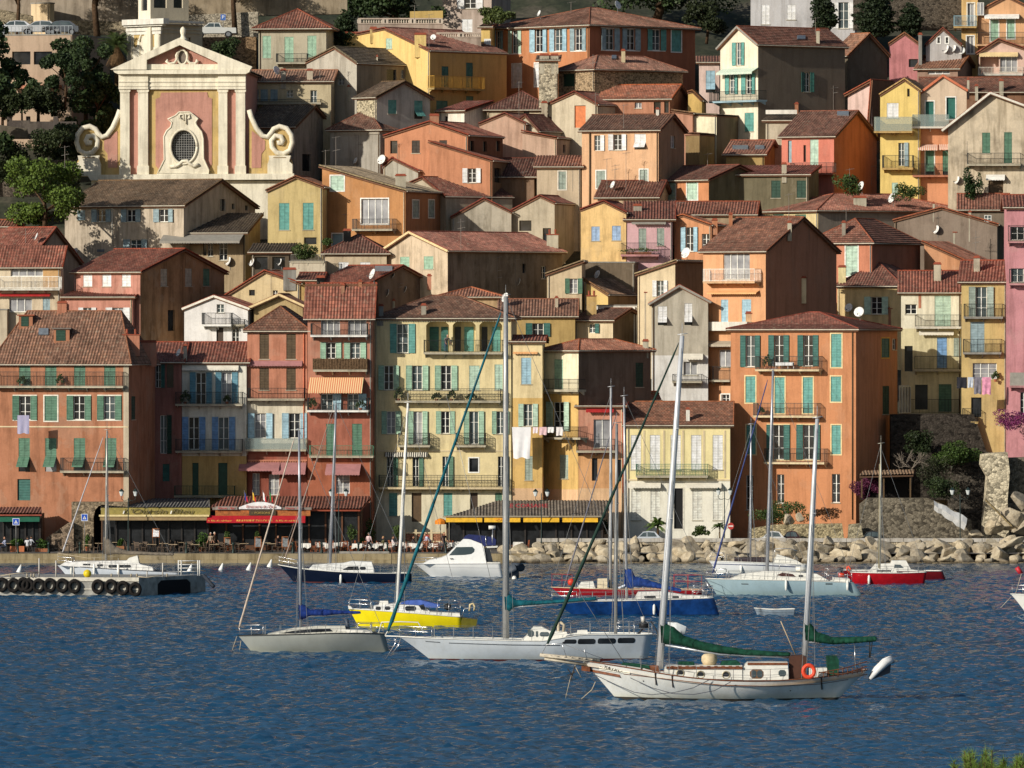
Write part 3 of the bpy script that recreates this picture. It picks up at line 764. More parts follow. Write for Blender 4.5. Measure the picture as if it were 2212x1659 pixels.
f7b.win('c L 365 1445 76 260 pgreen|o L 300 1814 208 250 lgreen|c L 412 2270 74 208 ggreen|c R 1068 1475 66 210 dgreen')
f7b.bal('L -10 570 1722 1618 .9 bars|L -5 590 2132 2030 .9 bars')
f8=H('town_house','salmon pink house with red awning and stone balcony beside the yellow house',1,2,572,962,962,1852,roof='shR',yr=1828,Y=724.3,col=(214,132,104),bands=[(2270,(222,150,80)),(2560,'peach')],rc=RED,zb=1.3,th=3,dp=6)
f8.win('G L 705 1965 150 245 brown|d L 690 2300 48 195|d L 910 2310 40 190').awn('L 640 880 1872 1908 .5 redaw').bal('L 555 890 2252 2136 1.0 bars iron').pipe('L',960,1900,2600,'salmon')
f9=H('town_house','low pale yellow villa with white shutters and ornate iron balcony',1,2,988,1884,1884,2010,roof='gR',yr=1828,Y=724,col=(240,218,140),bands=[(2480,(236,230,208))],rc=(158,92,62),zb=1.3,th=2,rs='t',wear=.25)
f9.win('c L 1026,1192,1370,1548,1734 2100 88 300 white|c L 1032,1198,1560,1737 2566 82 270 offwhite|D L 1400 2560 76 350 black offwhite')
f9.bal('L 1070 1692 2468 2352 .9 scroll green stone').awn('L 1005 1285 2515 2562 .5 offwhite|L 1495 1810 2515 2562 .5 offwhite').strip('L',988,1884,2022,2040,.16,'cream','cornice')
for xx in(1140,1312,1478,1658,1838):f9.strip('L',xx-8,xx+8,2060,2470,.04,'cream','pilaster')
f9.strip('L',988,1884,2480,2495,.08,'cream','string_course')
f10=H('town_house','tall orange house with green shutters and three balconies above the sea wall',1,3,-322,760,1165,1185,roof='hip',yr=1050,Y=725,col=(208,122,62),rc=(146,72,56),zb=1.3,dp=11,rs='t',wear=.35)
f10.win('o L -238 1240 172 270 dteal|o L 5 1238 178 262 dteal|o L 258 1238 178 265 dteal|c L 546 1226 90 288 teal cream|c L -194 1592 86 228 teal cream|c L 58,302 1600 86 312 teal cream|c L 544 1594 88 218 teal cream|c L -186 2014 80 252 teal cream|o L -10 2012 200 300 dteal cream|o L 248 2012 204 300 dteal cream|c L 550 2014 80 252 teal cream|g L -190 2446 64 300|g L 78 2440 62 250|g L 552 2436 70 248|c R 980 1265 68 165 dteal ochre|g R 1075 1268 34 95|c R 990 1676 58 244 dgreen|G R 1130 1680 100 230|d R 1070 2036 60 205')
f10.bal('L -112 440 1548 1420 1.0 bars iron cream|L -130 424 1948 1826 1.0 bars iron cream|L -35 484 2350 2220 1.0 bars iron cream').pipe('L',728,1200,2830,'brown')
f11=H('town_house','white and cream balcony house in the shaded corner beside the orange house',1,3,1150,1668,1668,862,roof='gR',yr=690,Y=739.5,col=(232,222,190),bands=[(1180,(222,206,150))],rc=RED,th=3,dp=8)
f11.win('c L 1440 895 140 265 lgreen|g L 1185 970 100 85|c L 1460 1255 86 265 blue|c L 1605 1262 62 160 ggreen|d L 1180 1330 70 220|c L 1475 1660 110 238 green|W L 1130 1670 90 230|d L 1270 1665 110 215')
f11.bal('L 1272 1668 1180 1062 .9 bars iron offwhite|L 1265 1668 1550 1420 .8 bars|L 1000 1652 1928 1792 .8 bars').awn('L 1305 1605 1202 1240 .5 offwhite')
f12=H('town_house','ochre house with three curved balconies next to the pink house',1,3,1672,2062,2062,772,roof='gR',yr=600,Y=731,col=(206,168,84),rc=RED,th=6,dp=9)
f12.win('o L 1735 820 215 270 ggreen|c L 1748 1122 122 270 bluegrey|W L 1768 1478 208 140|d L 1755 1775 90 170').bal('L 1690 2030 1094 968 .8 bars iron grey|L 1685 2015 1402 1272 .8 bars iron grey|L 1678 1815 2002 1870 .8 bars iron mustard')
f13=H('town_house','tall pink house cut off by the right edge of the photo',1,3,2062,2420,2420,132,roof='gR',yr=30,Y=729,col=(214,132,138),rc=RED,th=2,dp=9)
f13.win('g L 2095 300 120 115|g L 2100 660 110 120|g L 2180 1730 60 200|D L 1990 2010 10 10 ggreen').bal('L 2075 2330 440 290 .8 bars iron pink|L 2085 2330 805 665 .8 bars iron pink|L 2092 2330 1690 1560 .8 solid grey pink')
# ---- second and third rows, left side
s2=H('town_house','pink fronted house with long brown side wall and bright red roof',1,0,640,1212,1900,688,yb=1400,roof='gR',yr=495,col=(206,126,108),col2=(176,122,74),rc=RED,dp=14,wear=.8)
s2.win('c L 720,885,1054 702 76 114 white|c R 1388 664 58 150 greybeige|c R 1600 660 58 154 greybeige|c R 1755 662 56 150 green|d R 1450 1020 60 180')
s2b=H('town_house','lower pink annexe with its own strip of red roof under the pink fronted house',1,0,560,1146,1146,908,yb=1420,roof='shR',yr=845,col=(208,126,106),rc=RED,dp=5,th=12)
s2b.win('o L 680 1000 152 44 white|o L 915 1000 208 200 white').strip('L',500,572,960,1045,.3,'salmon','buttress')
s3=H('town_house','cream terrace house with glazed loggia, orange end wall and white balcony',1,0,-60,520,545,628,yb=1300,roof='shR',yr=480,col=(208,184,150),rc=RED,dp=6,th=10)
s3.win('W L 92 640 278 88|G L 80 915 196 122|c L 370 910 62 126 bluegrey').bal('L -50 515 850 730 1.0 bars white offwhite').strip('L',372,520,650,830,.02,(206,148,72),'panel').awn('L -40 430 880 905 .5 redaw')
s4=H('town_house','grey gabled house with sloping red roof at the left edge',1,0,-300,240,640,600,yb=1050,roof='gR',yr=310,col=(160,138,120),rc=(160,76,56),dp=10)
s5=H('town_house','beige house with blue shutters below the church, mossy brown tiled roof',1,0,560,1588,2170,112,yb=720,roof='gR',yr=-108,col=(196,174,148),rc=(132,98,68),dp=14,wear=.8)
s5.win('o L 792 152 168 106 bluegrey|o L 1050 152 166 106 bluegrey|o L 1330 150 170 108 bluegrey|c L 668 160 68 84 bluegrey|o L 1068 412 210 84 bluegrey|d R 1900 60 48 105|d R 2003 100 25 50|d R 2118 115 28 45').pipe('L',968,120,470,'offwhite')
s6=H('town_house','lean-to house with dark old roof and grey canvas terrace awning',1,0,1600,2118,2230,350,yb=720,roof='shR',yr=185,col=(176,146,104),rc=(96,76,58),dp=7)
s6.win('g L 1795 445 45 110|g L 1895 440 70 150|d L 1755 450 30 100').awn('L 1420 2070 362 445 2.2 (g)'.replace('(g)','grey'))
s7=H('town_house','small white gabled house with a tiny corner balcony',1,0,1592,2142,2142,1010,yb=1420,roof='gL',yr=905,xa=1850,col=(228,222,216),rc=RED,dp=8,th=10,wear=.3,ov=.2,barge='offwhite')
s7.win('g L 1872 970 64 72|D L 1870 1172 60 130 dbrown|g L 2005 1168 60 128').bal('L 1742 1995 1160 1045 1.0 bars iron white|L 2000 2110 1160 1100 .5 bars')
s8=H('village_house','small cream gabled house with a grey chimney block',1,1,-330,378,490,792,yb=1180,roof='gL',yr=688,xa=75,yl=940,col=(220,188,130),rc=RED,dp=8,ov=.2)
s8.win('g L 145 850 42 48|d L -60 845 50 50')
s9=H('village_house','half hidden ochre gable with wide cream eaves behind the salmon house',1,1,-20,420,500,990,yb=1420,roof='gL',yr=892,xa=205,col=(190,156,96),rc=BRN,dp=8,ov=.6,barge='cream')
s10=H('town_house','mustard gabled house with two tall teal shutters',1,1,102,574,574,-42,yb=720,roof='gL',yr=-128,xa=345,yl=-12,col=(204,174,98),rc=BRN,dp=8,th=8,ov=.2)
s10.win('c L 200 96 88 232 teal|c L 405 94 92 232 teal|d L 415 392 108 60')
s11=H('town_house','burnt orange house with a large white framed window and concrete balcony',1,1,572,1290,1602,-8,yb=720,roof='shL',yl=-215,col=(200,126,52),col2=(190,112,52),rc=(158,130,96),dp=10,ov=.25,wear=.35)
s11.win('c L 645 -140 115 128 lgreen white|G L 910 60 232 215 white white|c R 1352 72 54 150 ggreen offwhite|c R 1490 70 50 150 ggreen offwhite|D L 660 362 90 100 bluegrey white').bal('L 828 1178 336 232 1.1 bars iron stone')
s12=H('village_house','beige house with a flat hipped roof and white shutters',1,1,596,1128,1128,522,yb=960,roof='hip',yr=372,col=(200,174,138),rc=(124,70,56),dp=7,th=4)
s12.win('c L 713 606 88 100 white|c L 898 606 90 40 white')
s13=H('town_house','beige gabled house with green shutters and a long stained, shade-darkened side wall',1,1,1132,1656,2652,505,yb=1120,roof='gL',yr=352,xa=1340,yl=490,col=(214,184,148),col2=(140,118,96),rc=(158,84,66),th=42,wear=.8,barge='cream')  # side wall is stained and also darkened in colour for shade
s13.win('c L 1245 560 80 90 pgreen|c L 1450 556 82 110 pgreen|d R 2302 620 28 80|g R 2466 640 40 110|G R 2660 610 10 10')
s1=H('town_house','orange house under a deep red roof carrying two satellite dishes',1,1,498,930,1562,812,yb=1300,roof='gR',yr=640,col=(200,120,62),col2=(120,96,80),rc=RED,dp=12)
s1.win('g L 610 850 60 70|d L 685 840 60 60')
s14=H('village_house','low orange tiled roof tucked behind the cream apartment house',1,1,1570,2110,2110,905,yb=1350,roof='hip',yr=832,col=(190,150,100),rc=(176,98,66),dp=7,th=4)
# ---- upper left, around the church
u1=H('villa','grey beige villa with hipped red roof above the church',0,1,22,606,692,228,Y=828,roof='hip',yr=76,col=(184,170,140),rc=(150,78,56),dp=8,ov=.6)
u1.win('c L 56 310 74 192 pgreen|c L 246 318 78 222 pgreen|c L 444 308 78 186 pgreen').bal('L 172 440 552 462 .9 bars iron stone')
u2=H('village_house','long low beige house with pale tiled roof beside the church tower',0,1,-60,648,700,700,Y=820,roof='gR',yr=606,col=(198,176,132),rc=(170,112,84),dp=7)
u2.win('c L -40,40,125 772 62 100 bluegrey|g L 470 780 56 108|g L 265 780 55 60').bal('L 0 560 902 858 .7 bars')
u3=H('village_house','plain grey gabled house with a small square window',0,1,438,870,1332,545,Y=822,roof='gL',yr=415,xa=682,yl=540,col=(190,178,158),col2=(156,134,108),rc=(126,104,80),dp=9,ov=.15,rs='t')
u3.win('g L 706 676 56 60|d R 1130 600 82 100|g R 1250 602 30 80')
u4=H('village_house','rubble stone house with a sagging old tile roof',0,1,872,1042,1500,835,Y=816.5,roof='gR',yr=705,col=(190,178,150),col2=(192,182,168),rc=(112,84,62),dp=7,stone=2.6)
u4.win('c R 1142 862 72 122 teal|p R 1368 868 72 160 teal')
u5=H('town_house','bright yellow house whose long side toned to ochre for shade has green shutters and balcony',0,1,762,1502,2165,440,Y=826,roof='gL',yr=250,xa=1110,yl=320,col=(240,192,84),col2=(206,152,54),rc=(140,76,60),th=44,ov=.12,wear=.3)  # ochre on the side is the yellow with its shade mixed in
u5.win('c L 1122 332 54 88 lgreen|c R 1604 572 60 184 dteal|c R 1815 540 60 220 dteal|c R 1558 868 98 84 green|c R 1816 830 62 80 green').bal('R 1540 1980 772 668 .9 bars ochre mustard')
u6=H('villa','tall grey pink villa with white framed windows at the top edge',0,1,1612,2035,2200,-120,yb=420,roof='hip',yr=-260,col=(190,164,148),rc=BRN,dp=9)
u6.win('o L 1740 -60 220 132 white|c L 1778 166 92 112 white')
u8=H('town_house','long orange gabled house stepping down the slope with brown shutters',0,1,1112,1830,2132,1172,yb=1900,roof='gL',yr=1058,xa=1502,yl=1180,col=(206,122,76),col2=(150,86,54),rc=(150,70,50),dp=9,ov=.15,wear=.4)
u8.win('c L 1346 1214 70 108 dbrown|c L 1584 1212 66 104 dbrown|d L 1160 1216 62 110|o L 1786 1456 40 10 white|d R 1850 1215 35 90|d R 1960 1220 35 90|d R 2075 1215 35 90')
u8b=H('town_house','lower end of the orange house with one pair of white shutters',0,1,1500,2040,2215,1392,yb=2000,roof='shL',yl=1230,col=(206,122,76),col2=(130,96,66),rc=(134,66,48),dp=8,ov=.12,wear=.4)
u8b.win('o L 1786 1456 158 122 white|d R 2060 1450 55 130|d R 2160 1440 40 130')
u9=H('village_house','little grey house under a flat red roof among the chimneys',0,1,1100,1400,1710,1480,yb=1850,roof='gL',yr=1372,xa=1180,yl=1440,col=(176,166,146),rc=(140,62,48),dp=7,ov=.15)
u9.win('d R 1500 1482 80 70|d R 1610 1495 50 60')
u9b=H('village_house','dark low roof in the shade right of the burnt orange house',0,1,1300,1640,2215,1700,yb=2100,roof='gL',yr=1540,xa=1440,yl=1600,col=(190,170,138),rc=(124,62,46),dp=8,ov=.12)
u9c=H('village_house','tiny white house with a red roof below the yellow house',0,1,1586,1800,2030,955,yb=1350,roof='shR',yr=870,col=(236,224,204),rc=(160,74,58),dp=5)
u9c.win('d L 1630 1005 28 56')
u9d=H('village_house','low pinkish house with a roof terrace left of the beige gable',0,1,1930,2330,2560,1072,yb=1500,roof='gL',yr=985,xa=2150,col=(200,150,124),rc=(130,70,56),dp=8,ov=.1)
# ---- upper middle
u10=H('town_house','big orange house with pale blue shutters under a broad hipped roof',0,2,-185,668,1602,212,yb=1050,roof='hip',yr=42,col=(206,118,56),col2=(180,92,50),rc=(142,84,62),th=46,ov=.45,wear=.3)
u10.win('o L -158 272 84 150 lblue white|o L -30 264 112 194 lgreen white|o L 160 254 146 192 lblue white|o L 328 252 148 186 lblue white|o L 504 250 140 184 bluegrey white|c L 2 556 78 195 white white|c L 196 548 66 196 white white|o R 768 244 158 190 bluegrey white|o R 950 246 156 190 bluegrey white|o R 1168 252 158 185 teal white|c R 1378 258 84 190 teal white')
u10b=H('village_house','slim yellow annexe at the left end of the big orange house',0,1,1945,2022,2022,235,yb=900,roof='shR',yr=195,col=(232,186,70),rc=BRN,dp=5)
u10b.win('c L 1980 345 40 48 white white')
u11=H('village_house','stone built house with a low hipped roof in front of the big orange house',0,2,400,712,1490,592,yb=1320,roof='hip',yr=478,col=(176,152,122),rc=(158,96,74),th=50,stone=3.2)
u11.win('D L 440 640 100 105 dgreen')
u11b=H('village_house','rough stone stub of a house with two open chimneys',0,2,232,390,400,520,yb=1300,roof='shR',yr=480,col=(196,184,160),rc=(120,80,60),stone=2.6,dp=3)
u12=H('town_house','beige gabled house with an orange wooden door and round window',0,2,345,738,1082,905,yb=1470,roof='gL',yr=800,xa=542,yl=890,col=(206,186,152),rc=(126,62,48),dp=8,ov=.15)
u12.win('D L 540 912 96 190 (0)'.replace('(0)','orange')+'|d R 900 940 26 60|d R 962 945 26 52')
u13=H('village_house','low house with a bright orange roof and small open gable',0,2,760,1362,1530,850,yb=1420,roof='gR',yr=732,col=(196,120,84),rc=(178,92,56),dp=7,rs='t')
u13.win('d L 1225 880 60 110|d L 1315 855 40 120|G L 1060 885 60 50')
u14=H('village_house','maroon tiled roof over a low cream wall below the orange house',0,2,-220,345,345,940,yb=1300,roof='hip',yr=790,col=(214,190,150),rc=(118,66,54),dp=7,th=5)
u14.win('d L 100 962 50 40')
u14b=H('village_house','narrow dark roofed house behind two tall chimney stacks',0,2,-60,235,600,1130,yb=1500,roof='gL',yr=1000,xa=120,col=(198,178,148),rc=(110,58,48),dp=7,ov=.15)
u14c=H('village_house','pale pink low house with a ragged tile edge left of the peach house',0,2,90,385,598,1195,yb=1560,roof='shL',yl=1140,col=(206,160,132),rc=(140,74,54),dp=8,ov=.12)
u14c.win('d R 440 1250 22 70|c R 510 1260 80 70 bluegrey')
u15=H('town_house','peach house with white shutters, one pair propped open as a tent',0,2,604,1266,1502,1120,yb=2050,roof='gR',yr=988,col=(230,168,116),col2=(170,126,90),rc=(128,80,60),dp=8,wear=.4)
u15.win('h L 710 1170 90 132 white|o L 834 1162 156 134 white|p L 1058 1158 98 134 white|c L 730 1476 76 150 ggreen white|c L 1104 1466 68 118 ggreen white|g R 1370 1170 40 110').pipe('L',672,1130,2000,'brown',.09)
u15b=H('village_house','lower beige wing left of the peach house with one shuttered window',0,2,215,592,592,1440,yb=1960,roof='shR',yr=1345,col=(204,176,140),rc=(164,88,60),dp=5,th=4)
u15b.win('c L 402 1482 64 154 ggreen offwhite')
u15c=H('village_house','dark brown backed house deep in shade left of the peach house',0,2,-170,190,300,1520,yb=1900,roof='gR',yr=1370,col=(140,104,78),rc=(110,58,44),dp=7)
u16=H('town_house','tall cream gabled house with teal shutters and windowless shade-browned side',0,2,1800,2126,2902,380,yb=1450,roof='gL',yr=238,xa=1962,yl=412,col=(238,222,190),col2=(128,110,92),rc=(152,84,62),th=52,ov=.3,barge='grey',rs='t',wear=.3)  # dark side colour stands in for shade on the cream wall
u16.win('o L 1908 370 104 192 teal|o L 1848 640 108 170 teal|o L 1988 640 118 170 teal|c L 2010 975 80 160 teal|o R 2496 625 108 170 dteal').bal('L 1702 2112 892 780 1.3 bars iron lblue').awn('L 1818 2072 598 640 .9 pgreen white')
u17=H('village_house','slim pale pink house with blue shutters left of the cream gable',0,2,1618,1792,1800,540,yb=1100,roof='shR',yr=480,col=(226,188,176),rc=(150,86,66),dp=5)
u17.win('p L 1675 610 80 190 lblue')
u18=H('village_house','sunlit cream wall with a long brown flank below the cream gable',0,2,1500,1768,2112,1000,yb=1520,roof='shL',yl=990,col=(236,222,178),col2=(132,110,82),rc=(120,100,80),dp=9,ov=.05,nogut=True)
u18b=H('village_house','mustard walled yard house with dark roof lights',0,2,1500,1620,1850,1162,yb=1650,roof='gL',yr=1160,xa=1560,yl=1165,col=(150,116,60),col2=(186,146,66),rc=(110,70,54),dp=7,ov=.05,nogut=True)
u18c=H('village_house','red roof with two skylights behind the coral house',0,2,1850,2180,2330,1330,yb=1700,roof='gR',yr=1215,col=(180,140,62),rc=(164,92,68),dp=7)
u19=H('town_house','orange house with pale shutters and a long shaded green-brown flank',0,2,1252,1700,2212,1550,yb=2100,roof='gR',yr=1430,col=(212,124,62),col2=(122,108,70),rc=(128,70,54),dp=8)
u19.win('c L 1320,1512 1565 92 160 lgreen white|c R 2040 1600 70 180 dgreen')
u19b=H('village_house','olive walled house with a strip of red roof beside the coral house',0,2,1880,2560,2665,1508,yb=2060,roof='shR',yr=1428,col=(116,104,74),rc=(160,74,56),dp=5,th=14)
u19b.win('c L 2240,2460 1560 80 150 dgreen')
# ---- upper right
u20=H('town_house','coral red house with pale shutters and a deep orange side wall',0,3,118,570,978,1172,yb=1850,roof='gR',yr=955,col=(226,110,88),col2=(196,96,52),rc=(138,82,64),dp=11,wear=.3)
u20.win('c L 364 1206 72 270 lgreen|d L 306 1254 22 145|D L 172 1214 32 190 bluegrey').bal('L 190 560 1512 1405 .9 bars iron coral')
u21=H('town_house','slender bright yellow gabled house with two glass railed balconies',0,3,970,1312,1312,785,yb=1900,roof='gL',yr=690,xa=1180,yl=822,col=(234,194,72),rc=(196,150,96),dp=9,th=10,ov=.1,wear=.3)
u21.win('c L 1026 890 102 130 white|d L 1202 766 22 68|h L 1126 1234 88 200 bluegrey|c L 1070 1578 52 110 lgreen').bal('L 915 1245 1148 1012 1.4 glass glassrail ochre|L 985 1250 1466 1342 1.1 bars iron ochre')
u22=H('town_house','pink beige gabled house with white framed green doors over an orange lower floor',0,3,1318,1716,1740,782,yb=1880,roof='gL',yr=658,xa=1512,yl=805,col=(222,190,158),bands=[(1098,(224,136,84))],rc=(176,110,80),dp=9,ov=.12,barge='salmon',wear=.3)
u22.win('D L 1362 876 70 218 dteal white|D L 1542 842 76 186 dteal white|p L 1362 1300 72 212 green white|p L 1508 1300 50 212 green').bal('L 1245 1565 1108 992 1.2 glass glassrail offwhite|L 1250 1570 1528 1416 1.1 bars iron salmon').awn('L 1293 1468 1252 1302 .9 offwhite salmon|L 1476 1570 1250 1298 .9 offwhite salmon')
u23=H('town_house','large stained beige gabled house with green shutters at the right edge',0,3,1556,2330,2330,960,yb=2120,roof='gL',yr=808,xa=1922,yl=1095,col=(214,190,156),rc=(140,76,58),dp=10,th=5,ov=.6,barge='offwhite',wear=.9,gut='offwhite')
u23.win('c L 1850 1146 70 178 green|c L 2040 1142 68 268 green|D L 1905 1562 128 140 brown').bal('L 1720 2182 1432 1322 1.0 bars iron stone').awn('L 1884 2046 1512 1560 .6 white')
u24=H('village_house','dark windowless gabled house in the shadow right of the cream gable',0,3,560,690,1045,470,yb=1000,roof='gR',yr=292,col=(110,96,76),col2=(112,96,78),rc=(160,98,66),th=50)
u25=H('village_house','small rose pink gabled house beside the cypresses',0,3,1048,1306,1340,385,yb=900,roof='gL',yr=292,xa=1180,yl=382,col=(214,122,122),rc=(150,96,66),dp=7,ov=.08)
u25.win('d L 1216 510 80 70')
u26=H('village_house','bluish grey gabled house with two tiny white windows',0,3,1366,1672,1700,392,yb=900,roof='gL',yr=250,xa=1512,yl=388,col=(186,180,176),rc=(134,70,54),dp=8,ov=.08)
u26.win('g L 1464,1536 322 22 50 white white')
u27=H('village_house','low house with brown roof below the grey gable',0,3,1290,1640,1815,590,yb=980,roof='gR',yr=480,col=(160,120,100),rc=(170,100,62),dp=7)
u27.win('W L 1380 600 190 40')
u28=H('town_house','ochre house with glass balcony at the top right corner',0,3,1672,1812,1812,-60,yb=800,roof='flat',col=(224,172,84),dp=6,th=5)
u28.win('G L 1724 28 58 210 white offwhite|G L 1806 22 60 110|G L 1718 312 60 150 white white').bal('L 1604 1800 242 136 1.0 bars lblue ochre')
u29=H('town_house','orange gabled house with white awning at the top right edge',0,3,1802,2320,2320,100,yb=800,roof='gL',yr=-28,xa=2062,yl=112,col=(230,160,100),rc=(176,110,76),dp=8,th=4,ov=.15,wear=.25)
u29.win('c L 1922 172 68 185 pgreen white|c L 2066 168 64 165 pgreen white').bal('L 1800 2300 396 278 .9 bars iron peach').awn('L 1870 2170 126 164 .8 white')
u30=H('villa','pink house with an open veranda and scalloped awning',0,3,1822,2300,2300,452,yb=880,roof='gL',yr=345,xa=1992,yl=455,col=(226,178,160),rc=(160,92,70),dp=7,th=5,ov=.3)
u30.win('l L 1835 490 160 150|G L 2005 492 150 130').awn('L 1826 2160 455 492 .5 cream').bal('L 1815 2200 652 580 .6 bars offwhite offwhite')
u31=H('village_house','long brown roof running behind the pink beige gable',0,3,1330,2300,2300,792,yb=1150,roof='gR',yr=668,col=(140,90,60),rc=(140,80,60),dp=8,th=3,rs='t')
u32=H('village_house','little red roof and pink wall beside the shade-browned flank',0,3,690,800,985,815,yb=1250,roof='gL',yr=700,xa=900,yl=815,col=(224,180,170),col2=(150,150,140),rc=(168,84,60),dp=5)
# ---- middle rows
s15=H('town_house','grey beige gabled house with two dark square openings',1,2,0,368,590,98,yb=500,roof='gL',yr=38,xa=240,yl=165,col=(190,172,142),rc=(134,66,52),dp=8,ov=.12)
s15.win('d L 62 246 106 90|d L 266 312 70 166')
s16=H('village_house','weathered grey gable with patched plaster',1,1,1690,2206,2240,178,yb=480,roof='gL',yr=62,xa=1970,yl=222,col=(184,170,146),rc=(140,70,54),dp=8,ov=.12,wear=.9)
s17=H('town_house','golden yellow gabled house with lavender blue shutters',1,2,594,986,986,182,yb=820,roof='gL',yr=85,xa=790,yl=158,col=(238,186,98),rc=(138,62,48),dp=9,th=10,ov=.08,wear=.6)
s17.win('c L 686 298 72 124 vblue|c L 864 292 76 126 vblue')
s18=H('town_house','rose pink house with flower box balcony',1,2,988,1386,1400,236,yb=820,roof='shR',yr=80,col=(222,166,170),rc=(140,66,50),dp=7,wear=.3)
s18.win('c L 1094 314 66 200 ggreen|c L 1252 312 64 150 ggreen').awn('L 1034 1330 256 282 .5 grey').bal('L 940 1268 556 440 1.1 bars iron pink')
s19=H('town_house','orange house with pale blue shutters beneath a long tiled roof',1,2,1404,1722,2090,290,yb=850,roof='gL',yr=205,xa=1480,yl=225,col=(214,132,74),rc=(168,90,58),dp=8,ov=.12)
s19.win('o L 1462 305 146 208 lblue|g L 1640 362 70 140 (0)'.replace('(0)','green'))
s20=H('town_house','tall peach house with sliding glass doors and white railed balcony',1,2,1652,2192,2840,504,yb=2080,roof='gR',yr=222,col=(230,152,92),col2=(190,112,76),bands=[],rc=(146,84,60),dp=12,rs='t',wear=.3)
s20.win('G L 1826 522 228 232 white|c L 1806 930 62 204 lblue|c L 1986 928 80 192 lblue|G L 1786 1362 104 150|g L 1810 1750 68 70 white white').bal('L 1650 2096 790 664 1.1 bars white peach|L 1690 1880 1640 1510 .9 bars').awn('L 1712 2110 855 885 .6 peach|L 1640 1890 1290 1340 1.0 greybeige')
s20.strip('L',1676,2030,1122,1198,.9,'offwhite','parapet')
s21=H('village_house','tan lean-to house with bright green shutters',1,2,302,602,640,606,yb=1250,roof='shL',yl=712,col=(214,184,140),rc=(150,120,90),dp=7,ov=.2,wear=.4)
s21.win('o L 458 748 150 128 (0)'.replace('(0)','green'))
s22=H('village_house','cream house with a single sloping tile edge and white shutters',1,2,1086,1410,1690,604,yb=1500,roof='shL',yl=712,col=(220,192,146),col2=(150,104,72),rc=(170,140,104),dp=8,ov=.25,wear=.4)
s22.win('o L 1216 766 130 136 white')
s23=H('town_house','grey gabled house with white shutters propped outwards',1,2,1206,1694,1720,945,yb=2000,roof='gL',yr=815,xa=1448,yl=962,col=(190,178,156),bands=[(1412,(226,222,214))],rc=(176,84,58),dp=8,ov=.3,barge='grey',gut='grey')
s23.win('p L 1260 986 80 165 white|p L 1490 962 68 188 white|G L 1482 1466 120 116').bal('L 1385 1640 1650 1575 .9 bars').awn('L 1470 1650 1400 1452 .7 offwhite')
s24=H('village_house','small yellow house with a white roof terrace',1,2,640,1080,1100,985,yb=1350,roof='flat',col=(236,230,214),dp=5)
s24b=H('village_house','yellow stair wall house with old tile roof behind the white terrace',1,2,626,830,1080,890,yb=1250,roof='shL',yl=760,col=(226,182,80),col2=(180,130,70),rc=(140,96,66),dp=7,ov=.1)
s25=H('village_house','dim yellow house with teal shutters under twin brown roofs',1,2,-100,545,560,1070,yb=1500,roof='gR',yr=935,col=(190,150,66),rc=(150,92,68),dp=8)
s25.win('o L 118 1134 212 112 dteal')
s26=H('village_house','small cream house with brown pent roof above the dark sided house',1,2,545,872,1155,1106,yb=1500,roof='gR',yr=1015,col=(224,196,150),col2=(128,104,78),rc=(134,82,62),dp=7)
s26.win('h L 665 1140 92 78 dteal')
s27=H('town_house','orange house with cream shutters and a broad striped red roof',1,3,352,898,1360,428,yb=1300,roof='hip',yr=236,col=(210,116,78),col2=(170,92,62),rc=(156,84,60),dp=11,rs='t',wear=.3)
s27.win('o L 386 472 164 262 lgreen white|c L 672 462 104 264 lgreen white|c L 424 878 100 168 lgreen white|c R 1372 524 10 76 blue')
s28=H('town_house','straw yellow house with pale shutters below the orange house',1,3,598,1146,1432,800,yb=1400,roof='hip',yr=618,col=(222,184,112),rc=(136,74,58),dp=9)
s28.win('o L 834 906 206 150 lgreen')
s29=H('village_house','long ridge roof house above the orange houses on the right',1,3,-140,432,1810,158,yb=640,roof='hip',yr=14,col=(228,200,130),col2=(142,128,112),rc=(160,84,62),th=58)
s29.win('c L 42,235 195 94 60 green')
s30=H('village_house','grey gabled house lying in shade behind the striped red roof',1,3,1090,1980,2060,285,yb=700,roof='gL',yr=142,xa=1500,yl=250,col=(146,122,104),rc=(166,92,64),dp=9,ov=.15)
s30.win('g L 1870 200 60 60 blue')
s30b=H('village_house','dark red roof with a shaded gable at the right of the town',1,3,1660,2060,2100,150,yb=620,roof='gR',yr=20,col=(130,110,90),rc=(158,84,60),dp=8)
s31=H('village_house','orange wedge house under a long sloping roof near the pink house',1,3,1350,1800,2060,640,yb=1050,roof='shL',yl=440,col=(214,134,78),rc=(160,84,56),dp=9,ov=.2)
s32=H('village_house','low cream house with blue shutters and a tall cream chimney',1,3,-80,348,348,918,yb=1400,roof='gR',yr=830,col=(236,204,148),rc=(118,60,48),dp=7,th=4)
s32.win('c L 15 1035 60 70 blue white|c L 108 1010 100 70 lblue white|c L 305 1005 40 60 lblue')
s33=H('village_house','brick red roofed house squeezed behind the pale yellow villa',1,2,960,1010,1290,1790,yb=2400,roof='gL',yr=1740,xa=985,yl=1790,col=(200,130,100),rc=(160,90,62),dp=6,ov=.1)
s34=H('village_house','terracotta stub roof with dark boards above the rubble chimney',1,3,-40,200,640,450,yb=800,roof='shL',yl=232,col=(196,120,80),rc=(150,84,60),dp=8)
s35=H('village_house','cream lower house front hidden behind the upper left balcony house',1,0,-200,60,60,1020,yb=1300,roof='flat',col='beige',dp=4)
H('village_house','low maroon roofed house in front of the foot of the peach house',0,2,740,1252,1252,1700,yb=2160,roof='gR',yr=1565,col=(206,170,130),rc=(126,66,50),dp=7,th=12)
H('village_house','long red roof running behind the orange house with pale blue shutters',1,2,1430,2095,2095,192,yb=760,roof='gR',yr=88,col=(170,140,104),rc=(154,78,54),dp=7,th=5)
